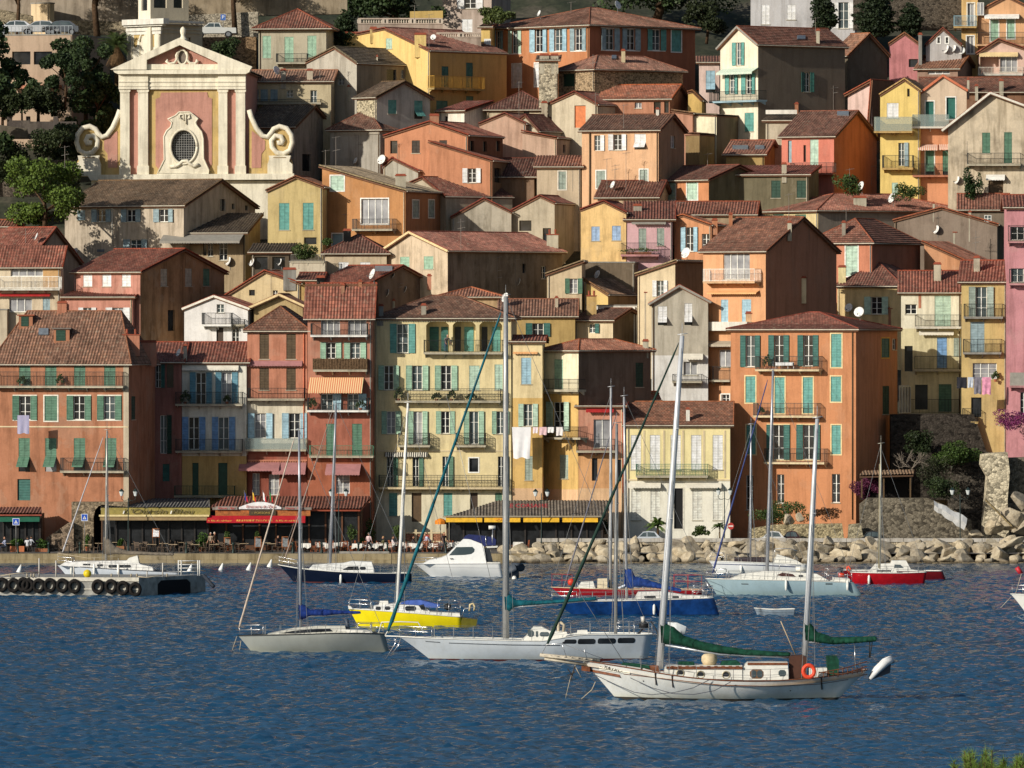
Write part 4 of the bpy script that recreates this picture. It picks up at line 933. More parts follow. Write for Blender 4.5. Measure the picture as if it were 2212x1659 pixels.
x1_=H('village_house','little house with a white parapet and ragged old tiles left of the coral house',0,3,-20,250,330,1042,yb=1560,roof='shR',yr=985,col=(196,180,150),rc=(120,94,70),dp=5);x1_.strip('L',-20,250,950,985,.1,'offwhite','parapet')
H('village_house','scrap of orange roof at the left edge above the sloping red roof',1,0,-140,118,150,300,yb=800,roof='gR',yr=248,col=(170,140,116),rc=(170,90,60),dp=6)
H('village_house','dark ochre house tucked right of the small cream gable',1,1,378,560,600,762,yb=1180,roof='gR',yr=705,col=(196,150,66),rc=(138,66,48),dp=6)
H('village_house','small yellow gable between the bright orange roof and the pink house',0,2,1522,1640,1690,868,yb=1380,roof='gL',yr=790,xa=1560,yl=800,col=(228,178,66),rc=(140,90,60),dp=6,ov=.1)
H('village_house','weathered brown lean-to roof behind the peach house',0,2,1385,1560,1720,985,yb=1500,roof='shL',yl=960,col=(200,130,100),rc=(140,100,74),dp=7,ov=.12)
t_=H('village_house','low beige terrace block with a grey railing below the mustard house',1,1,290,598,598,606,yb=1000,roof='flat',col=(200,184,156),dp=4,th=5)
t_.bal('L 300 590 612 540 .1 bars grey')
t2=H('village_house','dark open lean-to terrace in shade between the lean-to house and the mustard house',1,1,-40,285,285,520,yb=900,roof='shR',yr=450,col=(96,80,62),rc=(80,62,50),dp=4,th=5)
t2.win('d L -10,140 560 110 110')
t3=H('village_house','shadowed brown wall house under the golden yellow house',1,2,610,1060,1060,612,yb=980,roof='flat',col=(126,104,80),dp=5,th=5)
for h in HOUSES:h.finish()
# ------ church
CHY=806.0
ch=House('church','baroque church facade in pink, yellow and white with scrolled wings and barred oval window',0,0,1040,2118,2118,610,roof='gL',yr=352,xa=1560,yl=622,col=(200,128,112),bands=[(1520,(226,216,190))],Y=CHY,dp=22,th=3,rc=OLD,ov=.3,zb=31.0,nogut=True,wear=.25)
def px(h,pts,face='L'):return[h.hit(*h.g(x,y),face)for x,y in pts]
CW,CY_,CP_=plaster((238,226,196),.45),plaster((206,166,78),.6),plaster((202,130,114),.5)
def pl(h,name,pts,o0,o1,mat,parent=None):
 m=MB();m.prism(px(h,pts),h.fm('L'),o0,o1);return m.build(name,mat,parent or h.root)
def rc(x0,x1,y0,y1):return[(x0,y0),(x1,y0),(x1,y1),(x0,y1)]
pl(ch,'panel',rc(1290,1888,764,1515),-.05,.06,CY_)
pl(ch,'panel',[(1345,855),(1385,840),(1392,800),(1790,796),(1800,840),(1832,852),(1832,1420),(1800,1480),(1390,1484),(1345,1430)],-.05,.12,CP_)
for x0,x1 in((1042,1122),(1196,1282),(1890,1966),(2040,2120)):
 p=pl(ch,'pilaster',rc(x0,x1,800,1432),-.1,.42,CW)
 pl(ch,'capital',[(x0-8,772),(x1+8,772),(x1+8,790),(x1-4,802),(x0+4,802),(x0-8,790)],-.1,.5,CW,p)
 pl(ch,'plinth',rc(x0-8,x1+8,1432,1515),-.1,.52,CW,p)
for a,b_,o in((1030,1284,.62),(1284,1886,.40),(1886,2126,.62)):
 e=pl(ch,'entablature',rc(a,b_,640,772),-.1,o,CW)
 pl(ch,'fascia',rc(a,b_,700,712),o-.05,o+.08,CW,e);pl(ch,'fascia',rc(a,b_,738,748),o-.05,o+.06,CW,e)
pl(ch,'cornice',[(985,612),(2172,600),(2160,626),(2130,642),(1030,642),(1000,630)],-.1,1.05,CW)
pl(ch,'cornice',[(960,604),(1555,330),(1560,392),(1275,520),(1275,604)],-.1,1.0,CW)
pl(ch,'cornice',[(1555,330),(2185,578),(2172,604),(1888,604),(1888,545),(1560,392)],-.1,1.0,CW)
pl(ch,'pediment_base',rc(1270,1888,556,603),-.1,.55,CW)
m=MB()
for k in(-1,1):m.tube([(*px(ch,[(1575+k*x,y)])[0],)and(px(ch,[(1575+k*x,y)])[0][0],-.35,px(ch,[(1575+k*x,y)])[0][1])for x,y in((35,450),(48,480),(44,515),(65,545),(110,552),(135,530),(120,520))],.14,6)
cx,cz=px(ch,[(1578,495)])[0]
m.tube([(cx+.48*math.cos(a*.4),-.35,cz+.72*math.sin(a*.4))for a in range(17)],.1,6)
m.build('ornament',CW,ch.root,True)
m=MB();m.prism([(cx+.42*math.cos(a*.4),cz+.66*math.sin(a*.4))for a in range(16)],ch.fm('L'),-.02,.14);m.build('medallion',paint((120,108,96),.6),ch.root)
fr=[(1380,1470),(1425,1380),(1420,1180),(1445,1130),(1480,1100),(1490,1060),(1455,1030),(1520,1000),(1550,970),(1640,968),(1680,1000),(1715,1025),(1690,1060),(1705,1090),(1745,1140),(1760,1200),(1762,1370),(1808,1468),(1806,1505),(1360,1505)]
cx,cz=px(ch,[(1592,1268)])[0];ax,az=1.22,1.62
inner=[(cx+ax*math.cos(2*math.pi*i/28),cz+az*math.sin(2*math.pi*i/28))for i in range(28)]
out=px(ch,fr);m=MB();fmL=ch.fm('L')
def rayout(ang):
 best=0;d=(math.cos(ang),math.sin(ang))
 for(x1,y1),(x2,y2)in zip(out,out[1:]+out[:1]):
  ex,ey=x2-x1,y2-y1;den=d[0]*ey-d[1]*ex
  if abs(den)<1e-9:continue
  t=((x1-cx)*ey-(y1-cz)*ex)/den;u_=((x1-cx)*d[1]-(y1-cz)*d[0])/den
  if t>0 and-1e-6<=u_<=1+1e-6:best=max(best,t)
 return(cx+d[0]*best,cz+d[1]*best)
K=84
for i in range(K):
 a,b_=2*math.pi*i/K,2*math.pi*(i+1)/K
 i0,i1=(cx+ax*math.cos(a),cz+az*math.sin(a)),(cx+ax*math.cos(b_),cz+az*math.sin(b_));o0,o1=rayout(a),rayout(b_)
 F=lambda p,o:fmL(p[0],p[1],o)
 m.f([F(i0,.5),F(i1,.5),F(o1,.5),F(o0,.5)]);m.f([F(o0,.5),F(o1,.5),F(o1,0),F(o0,0)]);m.f([F(i0,.5),F(i1,.5),F(i1,.13),F(i0,.13)])
wf=m.build('window_surround',CW,ch.root)
m=MB();m.tube([fmL(cx+(ax+.1)*math.cos(i*.2244),cz+(az+.1)*math.sin(i*.2244),.55)for i in range(29)],.13,6);m.build('moulding',CW,wf,True)
m=MB();m.tube([fmL(*p,.5)for p in out+out[:1]],.09,5);m.build('moulding',CW,wf,True)
m=MB();m.prism(inner,fmL,.10,.13);wn=m.build('oval_window',glassm(0),ch.root)
m=MB()
for i in range(-5,6):
 h_=az*math.sqrt(max(0,1-(i*.24/ax)**2));
 if h_>.2:m.bar(fmL(cx+i*.24,cz-h_,.2),fmL(cx+i*.24,cz+h_,.2),.035)
for i in range(-7,8):
 h_=ax*math.sqrt(max(0,1-(i*.24/az)**2))
 if h_>.2:m.bar(fmL(cx-h_,cz+i*.24,.22),fmL(cx+h_,cz+i*.24,.22),.035)
m.build('window_bars',paint((150,150,146),.6),wn)
m=MB();m.tube([(px(ch,[q])[0][0],-.6,px(ch,[q])[0][1])for q in((1470,1440),(1520,1440),(1550,1425),(1580,1395),(1620,1390),(1640,1415),(1680,1440),(1720,1420))],.17,6);m.build('ornament',CW,wf,True)
m=MB()
for k in(-1,1):m.tube([(px(ch,[(1600+k*x,y)])[0][0],-.58,px(ch,[(1600+k*x,y)])[0][1])for x,y in((8,1040),(10,990),(40,990),(45,1020),(25,1025))],.09,5)
m.tube([(px(ch,[q])[0][0],-.62,px(ch,[q])[0][1])for q in((1610,985),(1612,1075))],.06,5);m.build('ornament',CW,wf,True)
def wing(k,cx_,name):
 X=lambda d:cx_+k*d
 body=[(X(0),955),(X(-25),1010),(X(-70),1100),(X(-120),1165),(X(-160),1175),(X(-200),1130),(X(-260),1095),(X(-330),1110),(X(-375),1180),(X(-378),1250),(X(-345),1330),(X(-345),1350),(X(-375),1400),(X(-375),1525),(X(0),1525)]
 wg=pl(ch,name,body,-.9,.0,CY_)
 pl(ch,'panel',[(X(-25),1130),(X(-140),1215),(X(-140),1290),(X(-110),1330),(X(-105),1450),(X(-25),1450)],-.1,.05,CP_,wg)
 m=MB();tr=[(X(a),b_)for a,b_ in((-2,950),(-22,1010),(-65,1105),(-115,1172),(-160,1185),(-195,1150),(-215,1115),(-265,1092),(-325,1108),(-368,1165),(-378,1230),(-355,1300),(-300,1330),(-240,1318),(-200,1270),(-195,1215),(-230,1172),(-280,1180),(-295,1215),(-285,1240),(-262,1238),(-262,1215))]
 m.tube([(px(ch,[q])[0][0],-.12,px(ch,[q])[0][1])for q in tr],.27,7,0,True,1.0);m.build('scroll_moulding',CW,wg,True)
 q=pl(ch,'pedestal',[(X(-365),1345),(X(-175),1345),(X(-180),1372),(X(-172),1402),(X(-165),1420),(X(-165),1522),(X(-380),1522),(X(-380),1420),(X(-352),1395)],-.7,.55,CW,wg)
 pl(ch,'recess',rc(min(X(-215),X(-325)),max(X(-215),X(-325)),1358,1366),.5,.58,paint((150,130,100),.8),wg)  # raised strip whose darker tone paints the shade of a groove
wing(1,1040,'scroll_wing');wing(-1,2150,'scroll_wing')
pl(ch,'cornice',[(760,1512),(2545,1500),(2545,1540),(2520,1552),(790,1560)],-.4,.8,CW)
pl(ch,'lower_wall',rc(790,2520,1560,2300),-.5,.1,CW)
m=MB();x0,z0=px(ch,[(1578,345)])[0];sc_=1/ch.S
m.lathe([(.38,0),(.38,.25),(.25,.32),(.2,.55),(.26,.7),(.3,.95),(.24,1.2),(.1,1.35),(.0,1.4)],x0,.4,10);m.build('finial',CW,ch.root,True,(0,0,z0-.05))
ch.finish()
def joinc(h,nm):
 h.finish();bpy.context.view_layer.update();mw=h.root.matrix_world.copy();h.root.parent=ch.root;h.root.matrix_parent_inverse=ch.root.matrix_world.inverted();h.root.name=nm
 for k in('label','category','group'):
  if k in h.root:del h.root[k]
n1_=H('nave','',0,1,-80,330,640,1090,Y=813,roof='gR',yr=905,col=(150,140,124),rc=(118,92,68),dp=10,zb=32,wear=.8);n1_.win('d R 400 1330 75 150');joinc(n1_,'nave')
n2_=H('choir','',0,1,640,1072,1480,1108,Y=815,roof='hip',yr=945,col=(170,160,144),rc=(128,78,60),dp=11,zb=32,wear=.6);n2_.strip('L',700,1065,1135,1160,.1,'greybeige');joinc(n2_,'choir')
t1=H('bell_tower','',0,0,1098,1382,1735,212,Y=822,roof='flat',col=(236,226,200),col2=(190,172,140),dp=5,th=45,zb=33,wear=.2)
t1.win('d L 1205 322 76 160|d R 1560 320 90 150')
pl(t1,'panel',[(1160,288),(1332,288),(1332,405),(1306,405),(1300,345),(1280,318),(1243,308),(1208,318),(1188,345),(1182,405),(1160,405)],-.02,.05,CY_)
for a in(1108,1345):pl(t1,'pilaster',rc(a,a+34,290,560),-.02,.12,CW)
m=MB();ac,az_=px(t1,[(1243,372)])[0];m.tube([t1.fm('L')(ac+.62*math.cos(a),az_+.2+.75*math.sin(a),.06)for a in np.linspace(0,math.pi,12)],.1,5);m.build('arch_moulding',CW,t1.root,True)
for y0,y1,o in((172,205,.75),(206,222,.5),(245,262,.2),(280,292,.15)):
 for f_,a,b_ in(('L',1098,1382),('R',1382,1735)):
  t1.strip(f_,a-(o*60 if f_=='L' else 0),b_+(o*40),y0,y1,o,'offwhite','cornice')
joinc(t1,'bell_tower')
t2=H('belfry','',0,0,1195,1300,1622,-260,Y=822.5,roof='flat',col=(234,222,194),col2=(196,180,150),dp=4,th=58,zb=50,wear=.2)
t2.win('d R 1330 -100 110 170|d R 1500 -100 80 170|d L 1222 -90 50 180');joinc(t2,'belfry')
# ------ trees and plants
def leafmesh(name,clumps,n,size,mat,parent,seed=0,flat=1.0,needle=False):
 """clumps: (x, y, z, rx, ry, rz). many small leaf cards spread through the clump volumes"""
 rs=np.random.RandomState(seed);tot=sum(c[3]*c[4]*c[5]for c in clumps)**1.0
 P_,S_=[],[]
 for c in clumps:
  k=max(12,int(n*(c[3]*c[4]*c[5])/tot));d=rs.normal(size=(k,3));d/=np.linalg.norm(d,axis=1)[:,None]
  r=rs.uniform(.35,1.08,k)**.55;P_.append(np.array(c[:3])+d*r[:,None]*np.array(c[3:6]))
 Pt=np.concatenate(P_);k=len(Pt);sz=size*rs.uniform(.5,1.4,k)
 a=rs.normal(size=(k,3));a[:,2]*=flat;a/=np.linalg.norm(a,axis=1)[:,None];b=rs.normal(size=(k,3));b-=(b*a).sum(1)[:,None]*a;b/=np.linalg.norm(b,axis=1)[:,None]
 wa,wb=(.5,.5)if not needle else(.9,.12)
 A=a*(sz*wa)[:,None];B=b*(sz*wb)[:,None]
 V=np.stack([Pt-A,Pt+B*.9,Pt+A,Pt-B*.9],1).reshape(-1,3)
 me=bpy.data.meshes.new(name);me.vertices.add(len(V));me.vertices.foreach_set('co',V.astype(np.float32).ravel())
 me.loops.add(4*k);me.loops.foreach_set('vertex_index',np.arange(4*k,dtype=np.int32));me.polygons.add(k)
 me.polygons.foreach_set('loop_start',np.arange(0,4*k,4,dtype=np.int32));me.polygons.foreach_set('loop_total',np.full(k,4,dtype=np.int32))
 me.materials.append(mat);me.update(calc_edges=True);o=bpy.data.objects.new(name,me);COL.objects.link(o);o.parent=parent;return o
BARK=paint((84,66,50),.95,0,.3,4.0,.1)
TN=[0]
def tree(name,label,cat,gx,gyb,gyt,wpx,Y,col,kind='round',n=2600,leaf=.34,group=None,base=None,crown_from=None,trunk=True,lean=0):
 TN[0]+=1;rs=np.random.RandomState(TN[0]*7+1)
 b=P(gx,gyb,Y);t=P(gx,gyt,Y);h=t.z-b.z;w=wpx*Y/FP
 root=empty(name,b);tag(root,label,cat,group);cl=[]
 if kind=='round':
  for i in range(30):
   a=rs.uniform(0,6.28);rr=rs.uniform(.05,.46)*w;zz=h*rs.uniform(.22,.92);k=w*rs.uniform(.07,.19)
   cl.append((rr*math.cos(a)+lean*zz,rr*math.sin(a)*.9,zz,k,k,k*.8))
 elif kind=='cypress':
  for i in range(22):
   f=(i+.5)/22;k=w*.5*(math.sin(math.pi*min(1,f*.75+.22))**.8)*rs.uniform(.75,1.05)
   cl.append((rs.uniform(-.1,.1)*w,rs.uniform(-.1,.1)*w,h*(.06+.92*f),k,k,h*.055))
 elif kind=='bush':
  for i in range(12):
   a=rs.uniform(0,6.28);rr=rs.uniform(.0,.38)*w;k=w*rs.uniform(.12,.22)
   cl.append((rr*math.cos(a),rr*math.sin(a)*.6,h*rs.uniform(.25,.8),k,k*.8,h*.2))
 elif kind=='pine':
  for i in range(14):
   a=rs.uniform(0,6.28);rr=rs.uniform(.05,.42)*w;k=w*rs.uniform(.12,.2)
   cl.append((rr*math.cos(a),rr*math.sin(a)*.8,h*rs.uniform(.62,.97),k*1.2,k,k*.55))
 if trunk and kind!='bush':
  m=MB();top=h*(.55 if kind!='pine' else .8);r0=max(.1,w*.035)
  m.tube([(0,0,-.6),(.05*w*rs.uniform(-1,1),0,top*.5),(lean*top,0,top)],[r0,r0*.8,r0*.5],7)
  for c in cl[:7 if kind in('round','pine')else 0]:
   z=min(top,c[2]*.6);m.tube([(lean*z,0,z),((c[0])*.6,c[1]*.6,(z+c[2])/2+.1),(c[0],c[1],c[2])],[r0*.45,r0*.3,r0*.12],5)
  m.build('trunk',BARK,root,True)
 leafmesh('crown',cl,int(n*2.2),leaf*.66,foliage(col),root,TN[0],1.0,kind=='pine');return root
DKG,MDG,BRG,OLV=(54,70,40),(66,84,42),(84,104,42),(80,92,50)
tree('evergreen_tree','dark broad evergreen tree just left of the church tower','tree',740,1000,330,560,818,DKG,n=4200,leaf=.42)
tree('evergreen_tree','dark evergreen tree behind the left church scroll','tree',840,1250,600,520,816,(58,76,42),n=4200,leaf=.42)
tree('evergreen_tree','shaded tree at the left edge above the stone terraces','tree',20,1150,430,420,814,DKG,n=3000,leaf=.42)
tree('evergreen_tree','small dark tree left of the beige parking building wall','tree',190,1000,640,220,812,DKG,n=1600,leaf=.36)
tree('evergreen_tree','dark shrubby tree on the terrace under the church scroll','tree',560,1450,1080,420,808,(58,70,44),n=2600,leaf=.38)
tree('broadleaf_tree','sunlit bright green tree in front of the beige house below the church','tree',380,2020,1380,700,788,BRG,n=5200,leaf=.36)
tree('umbrella_pine','leaning umbrella pine with bare trunk above the parked cars','tree',840,290,-330,900,838,DKG,kind='pine',n=4200,leaf=.55)
tree('umbrella_pine','umbrella pine at the top edge right of the bell tower','tree',2030,250,-330,760,840,DKG,kind='pine',n=3600,leaf=.55)
tree('umbrella_pine','dark pine filling the upper left corner','tree',150,250,-260,560,836,DKG,kind='pine',n=2800,leaf=.5)
tree('evergreen_bush','rounded dark bush right of the church pediment','bush',1900,560,320,400,815,DKG,kind='bush',n=1500,leaf=.3)
tree('cypress','slim dark cypress beside the grey beige villa','tree',2212+770,430,80,230,834,(44,58,34),kind='cypress',n=2200,leaf=.34)
tree('evergreen_tree','dark tree mass above the balustrade left of the grey pink villa','tree',2212+1200,260,-250,900,852,DKG,n=4000,leaf=.5)
tree('broadleaf_bush','sunlit bush beside the dish at the left of the big orange house','bush',2212+2090,230,40,330,838,OLV,kind='bush',n=1400,leaf=.3)
tree('evergreen_tree','dark tree behind the right end of the big orange house','tree',4424+1680,330,20,420,846,(44,52,30),n=2400,leaf=.4)
tree('evergreen_tree','dark tree at the top edge behind the big orange roof','tree',4424+1250,120,-330,1200,858,DKG,n=4000,leaf=.5)
tree('cypress','narrow dark cypress left of the tall french window','tree',6636+480,300,-160,240,838,(40,52,32),kind='cypress',n=2200,leaf=.36)
tree('cypress','widest dark cypress in the middle of the three','tree',6636+930,330,-110,380,838,(40,52,32),kind='cypress',n=3200,leaf=.36)
tree('cypress','short dark cypress right of the widest one','tree',6636+1230,330,20,230,838,(40,52,32),kind='cypress',n=1800,leaf=.36)
tree('garden_shrub','leafy green shrub between coral house and yellow gabled house','shrub',6636+690,1740,1490,320,798,MDG,kind='bush',n=900,leaf=.24)
tree('climbing_shrub','tall dark shrub against the stained beige gabled house','shrub',6636+1760,1800,1440,200,796.5,(40,60,30),kind='bush',n=1100,leaf=.24)
tree('terrace_shrub','shrub on the terrace below the yellow gabled house','shrub',6636+1220,1760,1560,320,798,MDG,kind='bush',n=900,leaf=.22)
tree('terrace_shrub','trailing shrub on the terrace railing below the mustard house','shrub',2212+420,1659+600,1659+430,330,779,MDG,kind='bush',n=900,leaf=.22)
tree('terrace_shrub','small green shrub under the burnt orange house','shrub',2212+610,1659+480,1659+395,110,772,MDG,kind='bush',n=400,leaf=.2)
tree('garden_shrub','dense green shrub above the bare tree on the right rocks','shrub',6636+1640,3318+720,3318+440,480,727,(58,78,34),kind='bush',n=2600,leaf=.24)
tree('bougainvillea','purple bougainvillea beside the orange house corner','bush',6636+860,3318+1030,3318+800,330,722,(96,44,72),kind='bush',n=1500,leaf=.17)
tree('bougainvillea','magenta bougainvillea climbing at the pink house on the right edge','bush',6636+2130,3318+420,3318+200,420,726,(120,50,96),kind='bush',n=1500,leaf=.17)
tree('garden_shrub','low green planting at the foot of the orange house','shrub',6636+120,3318+1230,3318+1000,560,718.5,MDG,kind='bush',n=1700,leaf=.2)
tree('garden_shrub','reddish stalky shrub right of the planting below the orange house','shrub',6636+510,3318+1200,3318+1050,300,719,(86,60,40),kind='bush',n=800,leaf=.18)
tree('garden_shrub','shaded bush behind the white phone box right of the grey awning','shrub',4424+760,3318+1320,3318+1160,200,717,(40,58,30),kind='bush',n=700,leaf=.2)
tree('dead_brush','tangled dry brush hanging over the dark grotto','brush',6636+1400,3318+950,3318+580,520,724.5,(50,56,36),kind='bush',n=900,leaf=.22)
for i,(x,yb_,yt_,w_,lb)in enumerate(((120,1640,1220,520,'dark scrub at the foot of the terrace wall on the left edge'),(420,1400,1100,420,'olive scrub below the shaded terrace railing'),(330,960,720,420,'scrub under the parking building canopy'),(560,1690,1420,360,'dark scrub behind the bright green tree'),(100,1000,800,300,'dark scrub at the left edge under the parking building'))):
 tree('scrub',lb,'bush',x,yb_,yt_,w_,801 if yb_>1300 else 809,(52,62,36),kind='bush',n=1500,leaf=.34)
tree('evergreen_tree','soft dark tree in front of the right end of the parking building','tree',560,900,420,360,812,(48,64,38),n=3000,leaf=.36)
tree('evergreen_tree','low dark tree under the canopy of the parking building','tree',330,1010,760,460,811,(50,62,38),n=2600,leaf=.36)
def bare_tree(name,label,gx,gyb,Y,hpx,wpx,seed,col=(130,120,108)):
 rs=np.random.RandomState(seed);b=P(gx,gyb,Y);root=empty(name,b);tag(root,label,'tree');k=Y/FP;m=MB();tw=MB()
 m.tube([(0,0,-.5),(.1,0,hpx*k*.4)],[.13,.09],6)
 o=Vector((.1,0,hpx*k*.4))
 def br(p,d,L,r,n):
  q=p+d*L;(m if n>2 else tw).tube([p,p+d*L*.5+Vector(rs.normal(size=3)*L*.06),q],[r,r*.8,r*.6],4)
  if n:
   for i in range(3):br(q,(d+Vector(rs.normal(size=3)*.5)).normalized(),L*rs.uniform(.6,.85),r*.6,n-1)
 for i in range(6):br(o,Vector((math.cos(i*1.05)*.8,rs.uniform(-.5,.5),rs.uniform(.1,.9))).normalized(),wpx*k*.2,.06,3)
 m.build('trunk',paint(col,.9,0,.2,4.0,.1),root,True);tw.build('crown',paint(col,.9,0,.2,4.0,.1),root);return root
bare_tree('bare_tree','leafless pale grey tree with spreading twigs below the shaded houses',6636+1230,3318+870,722.5,340,360,5)
for gx,Y,w_,yb_,yt_,lb in((-420,814,900,900,-150,'tall dark pine standing beyond the left edge'),(-900,806,900,1000,-100,'second tall dark pine further beyond the left edge'),(-300,800,700,1600,500,'broad dark tree beyond the left edge below the pines')):  # unseen trees added beyond the edge to shade the upper left slope
 tree('evergreen_tree',lb,'tree',gx,yb_,yt_,w_,Y,DKG,n=3000,leaf=.7)
def palm(name,label,gx,gyb,gyt,wpx,Y,trunk_h=.5,skirt=True,n=46,col=(62,76,40),tr=.24):
 b=P(gx,gyb,Y);t=P(gx,gyt,Y);h=t.z-b.z;w=wpx*Y/FP;rs=np.random.RandomState(int(gx));root=empty(name,b);tag(root,label,'palm')
 m=MB();hh=h*trunk_h;m.tube([(0,0,-.5),(0,0,hh)],[tr,tr*.85],8);m.build('trunk',paint((104,84,60),.95,0,.3,6.0,.1),root,True)
 def fr(mb,a,el,L,droop,wd):
  pts=[];
  for i in range(7):
   f=i/6;r=L*f*math.cos(el);z=L*f*math.sin(el)-droop*L*f*f;pts.append(Vector((r*math.cos(a),r*math.sin(a),hh+z)))
  for i in range(6):
   p,q=pts[i],pts[i+1];d=(q-p).normalized();s=d.cross(Vector((0,0,1)));s=s.normalized()if s.length>.05 else Vector((1,0,0))
   for j in range(4):
    o=p+(q-p)*j/4;ww=wd*(1-.6*abs(i/6-.35))
    for sg in(-1,1):mb.f([o,o+d*.07,o+s*sg*ww+d*ww*.8-Vector((0,0,ww*.5))])
 mb=MB()
 for i in range(n):fr(mb,rs.uniform(0,6.28),rs.uniform(-.1,1.35),w*.5*rs.uniform(.85,1.1),rs.uniform(.35,.7),w*.1)
 mb.build('crown',foliage(col),root)
 if skirt:
  mb=MB()
  for i in range(60):fr(mb,rs.uniform(0,6.28),rs.uniform(-1.4,-.9),w*.42*rs.uniform(.7,1.1),rs.uniform(.1,.3),w*.07)
  mb.build('dead_fronds',paint((112,88,62),.9,0,.3,4.0,.1),root)
palm('palm_tree','date palm with a skirt of dead brown fronds left of the bell tower',1010,760,120,420,824,.58)
palm('palm_tree','small green palm in front of the pale yellow villa',4424+1260,3318+1320,3318+1120,240,716.5,.5,False,34,(84,108,50),.12)
palm('yucca','spiky yucca beside the right corner lamp of the pale yellow villa',4424+1795,3318+1310,3318+1170,140,716.3,.6,False,30,(80,104,50),.07)
tree('cycad','low dark cycad bush left of the yucca','bush',4424+1630,3318+1320,3318+1215,170,716.4,MDG,kind='bush',n=600,leaf=.2)
def near_pine():
 rs=np.random.RandomState(5);r_=empty('pine_tree',P(6636+1900,6900,120));r_.location.z=6.6;tag(r_,'pine tree top with sunlit long needles in the bottom right corner','tree');o=r_.location;m=MB();V=[];
 tips=[]
 for x,y,w,h in((1790,1500,150,200),(1700,1580,100,120),(1900,1500,60,160),(2120,1560,90,130),(2200,1550,80,150),(2060,1620,70,90),(1850,1640,160,100)):
  for k in range(9):tips.append(P(6636+x+rs.uniform(-w,w),4977+y+rs.uniform(.0,1.0)*h,120+rs.uniform(-.4,.4))-o)
 for t in tips:
  b=Vector((t.x*.7,t.y,t.z-.7));m.tube([b,t],[.02,.008],4)
  for j in range(150):
   f=rs.uniform(.35,1.0);p=b.lerp(t,f);d=Vector((rs.normal()*.55,rs.normal()*.55,rs.uniform(.1,1.2))).normalized();s_=d.cross(Vector((rs.normal(),rs.normal(),.1))).normalized()*.004;q=p+d*rs.uniform(.08,.17);V.append((p-s_,p+s_,q))
 m.tube([(0,0,-.5),(.1,0,3),(0,0,6.2)],[.2,.15,.05],7)
 for t in tips[::3]:m.tube([(0,0,4.5),((t.x)*.5,t.y*.5,5.2),(t.x*.7,t.y,t.z-.7)],[.05,.04,.02],5)
 m.build('trunk',BARK,r_,True);mb=MB()
 for tri in V:mb.f(tri)
 mb.build('crown',foliage((104,128,52),.35),r_)
tree('garden_shrub','dark green shrub on the rubble wall above the white chute','shrub',6636+1500,3318+1010,3318+800,380,718,(46,60,32),kind='bush',n=1200,leaf=.22)
tree('garden_shrub','dark ivy mass below the shaded balcony house','shrub',6636+1330,3318+640,3318+380,420,728,(42,54,30),kind='bush',n=1500,leaf=.24)
near_pine()
# ------ boats
def Ywl(gy):
 d=ray(4424,gy);return d[1]*(CAMH/-d[2])
WHITEH,GELC=paint((232,232,228),.28,0,.05,.8,.5,'gelcoat'),paint((226,224,214),.4,0,.08,2.0,.4)
ALU,STEEL,WIRE=paint((176,180,186),.35,.55,.06,3.0),paint((200,200,200),.25,.8,.1),paint((150,150,148),.4,.5,.1)
WINB,TEAK,ROPE=glassm(0),paint((122,70,40),.6,0,.25,5.0),paint((190,176,150),.9)
def hullpaint(c,stain=.5,low=None):
 key=('hp',c,stain)
 if key in MATS:return MATS[key]
 m,nt,b=nodes('hull_paint');pos,ob=wcoords(nt);base=rgb(c)
 n1=N(nt,'ShaderNodeTexNoise',i_Scale=.8,i_Detail=5.0,i_Roughness=.6);nt.links.new(scaled(nt,pos,(1,1,.5)),n1.inputs['Vector'])
 n2=N(nt,'ShaderNodeTexNoise',i_Scale=3.0,i_Detail=5.0,i_Roughness=.7);nt.links.new(scaled(nt,pos,(1,1,.12)),n2.inputs['Vector'])
 c1=ramp(nt,n1.outputs[0],[(.3,tuple(v*(1-.3*stain)for v in base[:3])),(.6,base)])
 c2=mixc(nt,.5*stain,c1,ramp(nt,n2.outputs[0],[(.35,(.62,.58,.48)),(.55,(1,1,1))]),'MULTIPLY')
 sx=N(nt,'ShaderNodeSeparateXYZ');nt.links.new(pos,sx.inputs[0])
 ad=N(nt,'ShaderNodeMath',operation='MULTIPLY_ADD');nt.links.new(n2.outputs[0],ad.inputs[0]);ad.inputs[1].default_value=-.35;nt.links.new(sx.outputs[2],ad.inputs[2])
 yl=ramp(nt,ad.outputs[0],[(.0,(.70,.66,.42)),(.30,(1,1,1))])
 nt.links.new(mixc(nt,.75*stain,c2,yl,'MULTIPLY'),b.inputs['Base Color'])
 b.inputs['Roughness'].default_value=.32;b.inputs['Specular IOR Level'].default_value=.45;MATS[key]=m;return m
